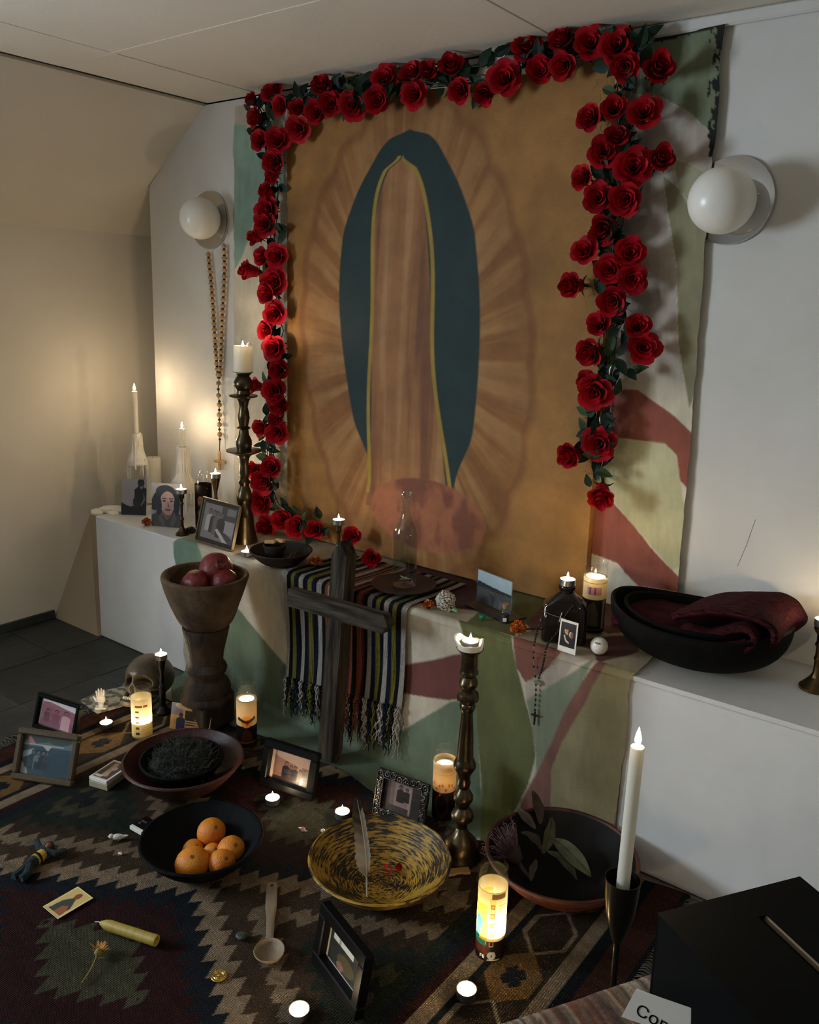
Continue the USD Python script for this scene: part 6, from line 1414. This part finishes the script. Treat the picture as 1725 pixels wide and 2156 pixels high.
# beeswax candle, flower
A, Bq = at_z(212, 1943, RZ + .011), at_z(330, 1981, RZ + .011); d = Bq - A; d[2] = 0; Lc = np.linalg.norm(d); d /= Lc
M['beeswax'] = mat('beeswax', (176, 152, 66), .5, (156, 130, 50), 12, sx=(1, 1, 8), bump=.2, bscale=300)
th = thing('beeswax_candle', 'unlit yellow beeswax candle lying on the rug', 'candle', A, 0, look(d, (0, 0, 1)))
obj('wax', lathe([(0, .002), (.004, .0), (.009, .012), (.0112, .022), (.0112, Lc * .9), (.0118, Lc * .95), (.0112, Lc), (.007, Lc - .0005), (.004, Lc - .008), (0, Lc - .008)], 24), M['beeswax'], th)
obj('wick', tube([(0, 0, .003), (0, .001, -.006), (-.002, 0, -.013)], .0010, 5), M['paper'], th)
P = G_(208, 2003, .012); tail = G_(172, 2069, .004)
th = thing('dried_flower', 'wilted yellow flower with a thin stem lying on the rug', 'flower')
M['yellow_petal'] = mat('wilted_petal', (206, 150, 40), .7, (150, 92, 24), 120)
r = np.random.default_rng(3); ax_ = P - tail; ax_ /= np.linalg.norm(ax_)
pt = []
for i in range(46):
    d = ax_ * r.uniform(.5, 1.2) + r.normal(0, .42, 3) * [1, 1, .5]; d /= np.linalg.norm(d); l = r.uniform(.014, .025)
    s_ = np.cross(d, [0, 0, 1]); s_ = s_ / np.linalg.norm(s_) * .002
    e_ = P + d * l; e_[2] = max(e_[2], RZ + .001); mdl = P + d * l * .6; mdl[2] = max(mdl[2], RZ + .001)
    pt.append(grid(np.array([[P - s_ * .5, P + s_ * .5], [mdl - s_, mdl + s_], [e_ - s_ * .3, e_ + s_ * .3]])))
obj('petals', cat(*pt), M['yellow_petal'], th, smooth=False); obj('calyx', xf(lumpy(.0075, (1, 1, 1.1), .1, 2, 1, 2), P - ax_ * .003), mat('dry_calyx', (128, 116, 60), .8), th, smooth=True)
obj('stem', tube(curve([P - ax_ * .008, (P + tail) / 2 + [.003, 0, -.001], tail], 10), .0014, 6), UsdShade.Material.Get(stage, L + 'dry_calyx'), th)
obj('leaf', cat(xf(leaf_mesh(.016, .006), P - ax_ * .006 + [-.004, 0, -.002], .9), xf(leaf_mesh(.013, .005), P - ax_ * .01 + [.003, 0, -.004], -.7)), UsdShade.Material.Get(stage, L + 'dry_calyx'), th, smooth=False)
# wooden spoon
M['spoon'] = mat('spoon_wood', (142, 124, 100), .65, (116, 98, 76), 8, sx=(1, 6, 6), bump=.1)
A, Bq = on(573, 1866, RZ), on(567, 2014, RZ); d = Bq - A; Ls = np.linalg.norm(d); ang_ = math.atan2(d[1], d[0])
th = thing('wooden_spoon', 'carved wooden spoon lying on the rug between the bowls', 'spoon', np.r_[A[:2], RZ], ang_)
t = np.linspace(0, 1, 14); wdt = np.interp(t, [0, .05, .4, .6, 1], [.010, .0125, .0125, .0085, .0075]); hgh = np.interp(t, [0, .4, 1], [.004, .0055, .006])
Lh = Ls - .026
P_ = np.stack([np.stack([t * Lh, wdt * cx_, .006 + hgh * sz_], -1) for cx_, sz_ in ((-1, -.6), (-.6, -1), (.6, -1), (1, -.6), (1, .6), (.6, 1), (-.6, 1), (-1, .6))], 1)
v, f = grid(P_, close_v=True); f = np.vstack([f, [[0, k_ + 1, k_] for k_ in range(1, 7)], [[13 * 8, 13 * 8 + k_, 13 * 8 + k_ + 1] for k_ in range(1, 7)]])
obj('handle', (v, f), M['spoon'], th, smooth=50)
obj('bowl', xf(lathe([(0, 0), (.016, 0.001), (.027, .007), (.0315, .015), (.0305, .0165), (.028, .0155), (.023, .009), (.013, .005), (0, .0045)], 32, 1.08, 1.0), (Ls, 0, 0)), M['spoon'], th, smooth=50)
obj('hang_hole', xf(lathe([(0, 0), (.0032, 0), (.0032, .0006), (0, .0006)], 12), (.012, 0, .0112)), M['black'], th)
# coin, pebble, sweets, tag
P = on(461, 2056, RZ)
M['gold'] = mat('gold_coin', (206, 176, 92), .25, metal=.9)
th = thing('coin', 'shiny gold coin lying on the rug left of the wooden spoon', 'coin', P, .6)
obj('disc', lathe([(0, 0), (.0150, 0), (.0158, .0008), (.0158, .0022), (.0150, .0028), (.0138, .0026), (.0134, .0020), (0, .0020)], 40), M['gold'], th)
obj('ring', lathe([(.0085, .002), (.0095, .0030), (.0105, .002)], 32), M['gold'], th)
obj('bust', xf(cat(ball(.0032, (0, .002, 0), 2, (1, 1, .35)), ball(.0048, (0, -.0045, 0), 2, (1, .7, .25))), (0, 0, .0022)), M['gold'], th, smooth=True)
obj('rim_mark', cat(*[ball(.0008, (.0120 * math.cos(a_), .0120 * math.sin(a_), .0024), 1) for a_ in np.linspace(0, 6.1, 22)]), M['gold'], th)
single('pebble', xf(lumpy(1, (.0125, .0105, .005), .12, 2, 5, 3), on(508, 1975, RZ) + [0, 0, .005]), mat('dark_pebble', (44, 56, 50), .6), 'flat dark green pebble on the rug left of the spoon handle', 'pebble', smooth=True)
th = thing('sweet', 'small red and white wrapped sweet on the rug left of the yellow bowl', 'sweet', on(638, 1750, RZ))
obj('centre', xf(lumpy(1, (.0075, .006, .005), .1, 2, 1, 3), (0, 0, .0055)), mat('sweet_red', (190, 96, 92), .4, (226, 214, 206), 150), th, smooth=True)
obj('wrapper', cat(*[grid(np.array([[[s_ * .007, -.002, .005], [s_ * .007, .002, .005]], [[s_ * .013, -.006, .008], [s_ * .013, .005, .004]]])) for s_ in (-1, 1)]), M['paper'], th, smooth=False)
single('sweet', xf(lumpy(1, (.006, .0055, .004), .12, 2, 2, 2), on(680, 1752, RZ) + [0, 0, .0045]), M['paper'], 'tiny pale pebble-like sweet on the rug near the yellow bowl rim', 'sweet', smooth=True)
q0, q1 = on(946, 1846, RZ), on(991, 1841, RZ); d = q1 - q0; Lt = np.linalg.norm(d)
tm = trimesh.creation.extrude_polygon(shapely.Polygon([(0, 0), (Lt * .25, .001), (Lt * .4, .004), (Lt * .6, .004), (Lt * .75, .001), (Lt, 0), (Lt, .020), (0, .021)]), .006)
single('wood_tag', xf(tm, q0, math.atan2(d[1], d[0])), mat('tag_wood', (176, 146, 96), .7, (150, 120, 76), 20), 'small notched piece of pale wood at the foot of the tall candlestick', 'wood piece')
# yellow streaked bowl with feather and petals
M['yellow_streak'] = usdkit.material(stage, L + 'yellow_black_streaks', {'tc': ('texture_coordinate', {}), 'g': ('separate_xyz', {}), 'at': ('math', {'math_type': 'arctan2'}), 'sc': ('math', {'math_type': 'multiply', 'value2': 1.1}), 'n2': ('noise_texture', {'scale': 16.0, 'detail': 4.0}), 'ma': ('math', {'math_type': 'multiply_add', 'value2': .55, 'value3': -.275}), 'ad': ('math', {'math_type': 'add'}), 'ln': ('vector_math', {'math_type': 'length'}), 'cb': ('combine_xyz', {}), 'l2': ('math', {'math_type': 'multiply', 'value2': 75.0}), 'n': ('noise_texture', {'scale': 3.2, 'detail': 6.0, 'roughness': .62, 'distortion': .35}), 'r': ('rgb_ramp', {'ramp': [(.47, lin((26, 22, 15))), (.51, lin((140, 104, 30))), (.64, lin((184, 144, 46)))]}), 'b': ('bump', {'strength': .4, 'distance': .004}), 'p': ('principled_bsdf', {'roughness': .5})},
    [('tc.object', 'g.vector'), ('g.y', 'at.value1'), ('g.x', 'at.value2'), ('at.value', 'sc.value1'), ('tc.object', 'ln.vector1'), ('ln.value', 'l2.value1'), ('sc.value', 'cb.x'), ('l2.value', 'cb.y'), ('g.z', 'cb.z'), ('cb.vector', 'n.vector'), ('tc.object', 'n2.vector'), ('n2.fac', 'ma.value1'), ('ma.value', 'ad.value1'), ('n.fac', 'ad.value2'), ('ad.value', 'r.fac'), ('r.color', 'p.base_color'), ('n.fac', 'b.height'), ('b.normal', 'p.normal')], surface='p.BSDF')
_, PY, RY, HY = rim_bowl('painted_bowl', 'large bowl streaked in yellow and black paint, holding a feather', ((647, 1815), (953, 1815), 1718, 1908), 1931, 'yellow_streak', .38, .007, seed=8)
A = at_z(773, 1888, PY[2] + HY * .50); T = at_y(752, 1683, A[1] + .012)
th = thing('feather', 'grey and white feather standing upright in the yellow streaked bowl', 'feather', A)
T = T - A; ax_ = T / np.linalg.norm(T); Lf = np.linalg.norm(T)
toc = CAM - A; toc /= np.linalg.norm(toc); sd_ = np.cross(ax_, toc); sd_ /= np.linalg.norm(sd_); ot = np.cross(sd_, ax_)
t = np.linspace(0, 1, 40); mid_ = t[:, None] * T + (.006 * np.sin(t * PI))[:, None] * sd_
obj('quill', tube(mid_, np.interp(t, [0, 1], [.0020, .0006]), 6), mat('quill', (206, 196, 178), .5), th)
fc = []; cols = []
for s_ in (-1, 1):
    wv = np.interp(t, [0, .16, .22, .35, .8, .95, 1], [0, 0, .012, .018, .014, .007, 0]) * (1.25 if s_ < 0 else .62)
    wv = wv * (1 + .10 * np.sin(t * 90) * (t > .2))
    Pq = np.stack([mid_ + (sd_ * (q * wv[:, None] * s_)) + ot * (.003 * q ** 2) + ax_[None] * (q * .012) for q in np.linspace(0, 1, 6)], 1)
    fc.append(grid(Pq)); q_ = np.repeat(np.linspace(0, 1, 6)[None], 40, 0).ravel(); tt_ = np.repeat(t[:, None], 6, 1).ravel()
    dark = np.clip((tt_ - .42) * 3, 0, 1) * (s_ < 0) + .25 * (s_ > 0) * np.clip((tt_ - .3) * 2, 0, 1) + (tt_ > .86) * .8
    dark = np.clip(dark + .25 * np.sin(tt_ * 60) * .4, 0, 1)
    cols.append(lin((176, 168, 156))[None] * (1 - dark[:, None]) + lin((52, 46, 42))[None] * dark[:, None])
for m_, c_ in zip(fc, cols): obj('vane', m_, M['card'], th, col=c_)
r = np.random.default_rng(4); c0_ = at_z(820, 1832, PY[2] + .012)
for i, (dx_, dy_) in enumerate(((0, 0), (.012, .004), (.004, -.010))):
    single('rose_petal', xf(petal(0, .004, .014, 0, .012, 1.1, .003, 80 + i), c0_ + [dx_, dy_, .006], i * 1.7, rx(PI / 2 * .8)), M['petal'], ('loose red rose petal at the left of the three in the yellow bowl', 'loose red rose petal at the right of the three in the yellow bowl', 'loose red rose petal nearest the camera in the yellow bowl')[i], 'petal', smooth=True)
# jar in front
def lab_front(u, v, z):
    p = Pic(u, v, (30, 24, 20), .2, 12, 8).rect(0, .30, 1, 1, (240, 222, 160)).rect(.0, .2, .46, .80, (232, 190, 84))
    p.poly([(.28, .2), (.30, .58), (.36, .64), (.42, .5), (.46, .2)], (40, 120, 110)).poly([(.36, .3), (.42, .62), (.48, .5), (.46, .3)], (222, 186, 60)).rect(.0, .1, .48, .22, (96, 50, 30)).poly([(.44, .16), (.49, .4), (.52, .36), (.5, .12)], (70, 50, 36))
    p.rect(.55, .34, 1, .90, (240, 228, 186)).rect(.47, .30, .545, .92, (236, 206, 130)); p.rect(.5, .9, .66, .98, (120, 90, 50))
    for i in range(4): p.rect(.485, .36 + i * .135, .535, .43 + i * .135, (110, 60, 36)); p.rect(.495, .375 + i * .135, .525, .415 + i * .135, (206, 150, 80))
    for i in range(12): p.rect(.57, .42 + i * .035, .70, .427 + i * .035, (196, 176, 120))
    p.ell(.52, .09, .045, .062, (186, 190, 186)).poly([(.51, .065), (.52, .125), (.53, .065)], (60, 66, 66)); p.rect(.47, .015, .62, .03, (220, 216, 206)); p.rect(.485, .22, .535, .29, (190, 160, 110)).rect(.493, .23, .527, .28, (40, 30, 24))
    p.rect(0, 0, 1, .012, (60, 50, 40)); return p.c
jar('brightly glowing candle jar with a yellow label in front of the terracotta bowl', 1031, 2008, RZ, 1822, .062, .066, lab_front, text=[('FE', .385, .0125, .0072, True)], fs=1.0)
# terracotta bowl with protea and leaves
M['terracotta'] = mat('worn_terracotta', (176, 92, 54), .45, (84, 42, 30), 9, bump=.15, bscale=60)
M['terracotta_in'] = mat('dark_bowl_inside', (24, 19, 17), .5, (15, 12, 12), 9, spec=.2)  # near-black brown for the inside
M['terracotta_rim'] = mat('dark_bowl_rim', (96, 50, 34), .5, (40, 24, 20), 16, spec=.3)  # darker brown than the body
_, PT, RT, HT = rim_bowl('terracotta_bowl', 'wide terracotta bowl with dark inside, holding dried leaves and a protea', ((1022, 1800), (1350, 1822), 1702, 1906), 1931, 'terracotta', .42, .010, seed=9, m_in='terracotta_in', m_rim='terracotta_rim')
r = np.random.default_rng(31)
c0_ = at_z(1082, 1800, PT[2] + HT * .62)
pr = thing('dried_protea', 'dried dark purple protea head at the left of the terracotta bowl', 'flower', c0_, 0, look((-.75, -.15, .65)))
sp = []
for i in range(170):
    a_ = r.uniform(0, 2 * PI); q = np.sqrt(r.random()) * .8
    d = np.array([math.cos(a_) * q, math.sin(a_) * q, 1.0]); d /= np.linalg.norm(d); l = r.uniform(.045, .072)
    b_ = np.array([math.cos(a_) * q * .02, math.sin(a_) * q * .02, 0]); e_ = b_ + d * l
    sp.append(tube([b_, b_ + d * l * .6, e_, e_ + r.normal(0, .0025, 3)], [.0008, .0008, .0007, .0005], 3, False))
obj('florets', cat(*sp), mat('protea', (72, 44, 54), .8, (120, 92, 92), 90), pr, smooth=False, kind='stuff')
obj('tips', cat(*[ball(.0011, s_[0][-2], 0) for s_ in sp[::3]]), mat('protea_tip', (170, 140, 132), .8), pr, kind='stuff')
obj('cup', lathe([(0, -.02), (.012, -.018), (.022, .0), (.024, .012), (.018, .004), (0, 0)], 20), mat('protea_cup', (60, 44, 40), .8), pr)
obj('stem', tube(curve([(0, 0, -.015), (.01, .0, -.04), (.02, .01, -.06)], 6), .005, 7), UsdShade.Material.Get(stage, L + 'protea_cup'), pr)
M['dry_leaf'] = mat('dry_olive_leaf', (94, 98, 60), .65, (62, 62, 44), 20)
M['dry_leaf2'] = mat('dry_brown_leaf', (78, 62, 48), .7, (56, 44, 36), 20)
def long_leaf(label, a, b, w, mt, lift=.0, twist=0.0):
    a, b = np.array(a), np.array(b); d = b - a; l = np.linalg.norm(d); y_ = d / l
    x_ = np.cross(y_, [0, 0, 1.0]); x_ /= np.linalg.norm(x_); z_ = np.cross(x_, y_); Rr = np.stack([x_, y_, z_], 1) @ ry(twist)
    t = np.linspace(0, 1, 12); ww = w / 2 * np.sin(PI * (t * .96 + .03)) ** .75
    rows = [np.stack([s_ * ww, t * l, .22 * np.abs(s_) * ww + lift * np.sin(PI * t) + .0015 * np.sin(t * 14 + s_ * 2)], -1) for s_ in (-1, -.5, 0, .5, 1)]
    th = thing('dried_leaf', label, 'leaf', a, 0, Rr)
    bl0 = obj('blade', grid(np.stack(rows, 0)), M[mt], th, smooth=True); obj('midrib', tube(np.stack([t * 0, t * l, lift * np.sin(PI * t) + .001], -1), .0011, 5), M['dry_leaf2'], bl0)
zt_ = lambda x_, y_, f_: at_z(x_, y_, PT[2] + HT * f_)
long_leaf('long olive dried leaf pointing right across the terracotta bowl', zt_(1165, 1765, .75), zt_(1245, 1846, .38), .040, 'dry_leaf', .012, .4)
long_leaf('broad olive dried leaf at the front of the leaves in the terracotta bowl', zt_(1150, 1790, .62), zt_(1215, 1853, .32), .040, 'dry_leaf', .010, -.3)
long_leaf('pale curled olive leaf standing up in the terracotta bowl', zt_(1143, 1797, .55), zt_(1163, 1721, 1.22), .032, 'dry_leaf', .006, .8)
long_leaf('dark brown dried leaf standing highest behind the terracotta bowl leaves', zt_(1138, 1735, .95), zt_(1122, 1664, 1.45), .030, 'dry_leaf2', .006, .3)
long_leaf('thin brown leaf between the protea and the highest leaf', zt_(1128, 1745, .9), zt_(1088, 1702, 1.12), .022, 'dry_leaf2', .006, -.4)
long_leaf('brown mottled leaf beside the protea head in the terracotta bowl', zt_(1142, 1790, .66), zt_(1098, 1752, .92), .036, 'dry_leaf2', .008, .2)
long_leaf('small brown leaf tip hanging towards the front rim of the terracotta bowl', zt_(1130, 1810, .52), zt_(1118, 1856, .36), .018, 'dry_leaf2', .004, .3)
# black frame seen from the side in front
def pic_dark(u, v):
    p = Pic(u, v, (34, 38, 36), .4, 19, 6).rect(.12, .62, .72, .96, (176, 182, 178)).rect(0, 0, .05, 1, (198, 194, 186)).rect(.05, 0, 1, .03, (198, 194, 186)).ell(.55, .3, .25, .2, (66, 62, 44)).ell(.4, .15, .1, .1, (110, 80, 70)).rect(.3, .62, .34, .96, (120, 124, 120)); return p.c
framed('thick black picture frame turned sideways in the front, near the wooden spoon', [(691.5, 1898), (775.5, 2014), (757, 2150), (664, 2020)], RZ, pic_dark, M['frame_black'], bar=.024, dep=.022, nu=60, nv=70)
tealight('lit tealight at the bottom edge of the photo, left of the black frame', on(630, 2139, RZ))
tealight('lit tealight on the striped end of the rug beside the gold hexagon', on(982, 2096, RZ))
# goblet holder with taper
dg = 1.50
gx_ = at_d(1296, 2150, dg); P = np.array([gx_[0], gx_[1], RZ])
for _ in range(6):
    # slide so that the axis passes the cup at the right place
    c_ = pix(P + [0, 0, .30]); P = P + RGT * (1306 - c_[0]) * mpp(P + [0, 0, .3]) * [1, 1, 0]
k = mpp(P + [0, 0, .3]); z_ = lambda y_: hgt(P, y_)
M['gun'] = mat('dark_gunmetal', (64, 58, 46), .25, metal=.85)
th = thing('goblet_holder', 'tall slender dark metal goblet holding the white taper in front', 'candle holder', P)
zs = [z_(1985), z_(1955), z_(1920), z_(1880), z_(1850)]
cup_ = [(8 * k, zs[0]), (20 * k, zs[1]), (30 * k, zs[2]), (35 * k, zs[3]), (37 * k, zs[4])]
obj('foot', lathe([(0, 0), (.048, 0), (.049, .003), (.040, .006), (.012, .012), (.006, .022), (0, .022)], 40), M['gun'], th)
obj('stem', lathe([(0, .018), (.0058, .018), (.0052, zs[0] * .5), (.0062, zs[0] * .96), (8 * k, zs[0] + .002), (0, zs[0] + .002)], 24), M['gun'], th)
cs_ = [tuple(q) for q in smooth_prof(cup_, 18)]
obj('cup', lathe([(0, zs[0])] + cs_ + [(max(a - .0015, .001), b) for a, b in cs_[::-1]] + [(0, zs[0] + .002)], 44), M['gun'], th)
tp = thing('taper_candle', 'tall lit white taper candle in the slender metal goblet', 'candle', P + [0, 0, zs[1] + .004])
hc = z_(1570) - zs[1] - .004; rc = 14.0 * k
lean = ((at_y(1343, 1570, P[1])[0] - P[0]) / hc, 0)
candle_parts(tp, 0, rc, hc, fs=1.15, lean=lean)
# table with woven cloth, ballot box and card
ZT = .42
t0 = at_z(1378, 2046, ZT); t1 = at_z(1056, 2153, ZT); d = t1 - t0; d[2] = 0; d /= np.linalg.norm(d); nrm = np.array([d[1], -d[0], 0]);
if nrm @ (CAM - t0) < 0: nrm = -nrm
tb = thing('side_table', 'low table in the bottom right corner under the striped cloth', 'table')
o = t0 - d * .42
def quad_slab(o_, a_, la, b_, lb, z0_, z1_):
    v = np.array([o_ + a_ * i * la + b_ * j * lb + [0, 0, zz_ - o_[2]] for i in (0, 1) for j in (0, 1) for zz_ in (z0_, z1_)]); h = trimesh.convex.convex_hull(v); return np.array(h.vertices), np.array(h.faces)
oi = o + nrm * .012 + d * .012
obj('tabletop', quad_slab(oi, d, .86, nrm, .40, ZT - .03, ZT - .006), M['wood_dark'], tb)
for i in (.03, .80):
    for j in (.03, .34): obj('leg', quad_slab(oi + d * i + nrm * j, d, .035, nrm, .035, .0135 if (oi + d * i + nrm * j)[0] < -.47 else .0005, ZT - .03), M['wood_dark'], tb)
# cloth over the table: rounded edge, then hanging
nU, nW2 = 220, 60
s_ = np.linspace(0, .90, nU); w_ = np.linspace(0, 1, nW2)
prof2 = [(-.006, ZT - .16), (-.006, ZT - .02)] + [(-.006 + .016 * (1 - math.cos(a)), ZT - .016 + .016 * math.sin(a)) for a in np.linspace(0, PI / 2, 8)] + [(.42, ZT)]
prof2 = np.array(prof2); tl3 = np.r_[0, np.cumsum(np.hypot(*np.diff(prof2, axis=0).T))]; ww = np.linspace(0, tl3[-1], nW2)
nn_, zz_ = np.interp(ww, tl3, prof2[:, 0]), np.interp(ww, tl3, prof2[:, 1])
o2 = o - d * .02
Gc = (o2 * [1, 1, 0])[None, None] + d[None, None] * s_[:, None, None] + nrm[None, None] * nn_[None, :, None] + np.array([0, 0, 1.0])[None, None] * zz_[None, :, None]
Gc = Gc + (nrm * 1)[None, None] * (-.004 * np.sin(s_ * 40)[:, None] * (zz_ < ZT - .02)[None])[..., None]
Gc[..., 2] += .0015 * meshkit.noise(np.stack([Gc[..., 0] * 40, Gc[..., 1] * 40, Gc[..., 0] * 0], -1))
rr = np.random.default_rng(5); pal = [lin(c) for c in ((190, 168, 150), (160, 132, 118), (120, 98, 90), (204, 186, 160), (112, 108, 112), (160, 108, 90), (212, 200, 182), (150, 136, 118))]
st_ = np.array([pal[i] for i in rr.integers(0, len(pal), 300)])
jit = meshkit.fbm(np.stack([np.repeat(s_[:, None], nW2, 1) * 90, np.repeat(ww[None], nU, 0) * 8, np.zeros((nU, nW2))], -1), 2, 2)
ci_ = np.clip(((np.repeat(s_[:, None], nW2, 1) + (jit - .5) * .012) * 210).astype(int), 0, 299)
tc = thing('table_cloth', 'striped multicoloured woven cloth over the low table at bottom right', 'cloth')
M['rag'] = vmat('rag_weave', .95, .35, 160.0, .9, weave=(240, 240, 240), spec=.1)
obj('weave', grid(Gc), M['rag'], tc, col=st_[ci_.ravel()] * .9)
# ballot box
zB = ZT + .002
b0 = at_z(1368, 2091, zB); bH = hgt(b0, 1922); top0 = b0 + [0, 0, bH]
p1 = at_z(1685, 1845, zB + bH); e1 = (p1 - top0) * [1, 1, 0]; W1 = np.linalg.norm(e1); e1 /= W1
e2 = np.array([e1[1], -e1[0], 0]);
if e2 @ (CAM - top0) < 0: e2 = -e2
W2 = .30
bb = thing('ballot_box', 'black cardboard box with a slot in its top, on the striped cloth', 'box')
M['matte_black'] = mat('matte_black_card', (11, 13, 13), .7, (8, 9, 9), 4, spec=.05, bump=.1, bscale=20)
base_ = np.r_[b0[:2], zB]
th_ = .004
obj('front_side', quad_slab(base_, e2, W2, e1, th_, zB, zB + bH - .004), M['matte_black'], bb); obj('back_side', quad_slab(base_ + e1 * (W1 - th_), e2, W2, e1, th_, zB, zB + bH - .004), M['matte_black'], bb)
obj('end_side', quad_slab(base_, e1, W1, e2, th_, zB, zB + bH - .004), M['matte_black'], bb); obj('end_side', quad_slab(base_ + e2 * (W2 - th_), e1, W1, e2, th_, zB, zB + bH - .004), M['matte_black'], bb)
s0, s1 = at_z(1597, 1931, zB + bH), at_z(1725, 2060, zB + bH)
a0_, a1_ = (s0 - top0) @ e1, (s0 - top0) @ e2
sl = .014
zt0, zt1 = zB + bH - .0038, zB + bH
lb_ = np.r_[top0[:2], zt0]
obj('lid', quad_slab(lb_, e1, a0_, e2, W2, zt0, zt1), M['matte_black'], bb); obj('lid', quad_slab(lb_ + e1 * (a0_ + sl), e1, W1 - a0_ - sl, e2, W2, zt0, zt1), M['matte_black'], bb); obj('lid', quad_slab(lb_ + e1 * a0_, e1, sl, e2, a1_, zt0, zt1), M['matte_black'], bb)
obj('slot_edge', quad_slab(lb_ + e1 * (a0_ + sl - .002) + [0, 0, -.006], e1, .002, e2, W2, zt0 - .006, zt1 - .0012), mat('slot_card', (150, 132, 104), .8), bb)
# tent card
c0_, c1_, c2_ = at_z(1340, 2082, ZT + .05), at_z(1309, 2140, ZT + .006), at_z(1420, 2180, ZT + .006)
tcard = thing('tent_card', 'white paper card with printed letters leaning against the black box', 'card')
q0 = c1_; q1 = c0_; ex = q1 - q0; 
bl_ = c1_; tr_dir = (c2_ - c1_); 
nx_ = np.cross(tr_dir, ex); nx_ /= np.linalg.norm(nx_)
if nx_ @ (CAM - bl_) < 0: nx_ = -nx_
u1 = ex; u2 = tr_dir * 1.6
v = np.array([bl_ + u1 * a + u2 * b + nx_ * c for a in (0, 1) for b in (0, 1) for c in (0, .0008)]); h = trimesh.convex.convex_hull(v)
pp_ = obj('paper', (np.array(h.vertices), np.array(h.faces)), M['paper'], tcard)
# lettering runs along the card as the photograph shows
A = at_z(1334, 2128, ZT + .03)
def on_card(px_, py_):
    dd_ = FWD * FPX + RGT * (px_ - CX) - UPV * (py_ - CY); s = ((bl_ - CAM) @ nx_) / (dd_ @ nx_); return CAM + dd_ * s
pA, pBx, pUp = on_card(1336, 2132), on_card(1372, 2153), on_card(1346, 2112)
ux = pBx - pA; lx = np.linalg.norm(ux); ux /= lx; uy = pUp - pA; uy -= ux * (uy @ ux); ly = np.linalg.norm(uy); uy /= ly
uz = np.cross(ux, uy)
m = meshkit.text_mesh('Com', ly * 1.05, .0003); obj('lettering', xf(m, pA + nx_ * .001 - uz * 0, 0, np.stack([ux, uy, uz], 1)), M['black'], pp_, smooth=False)
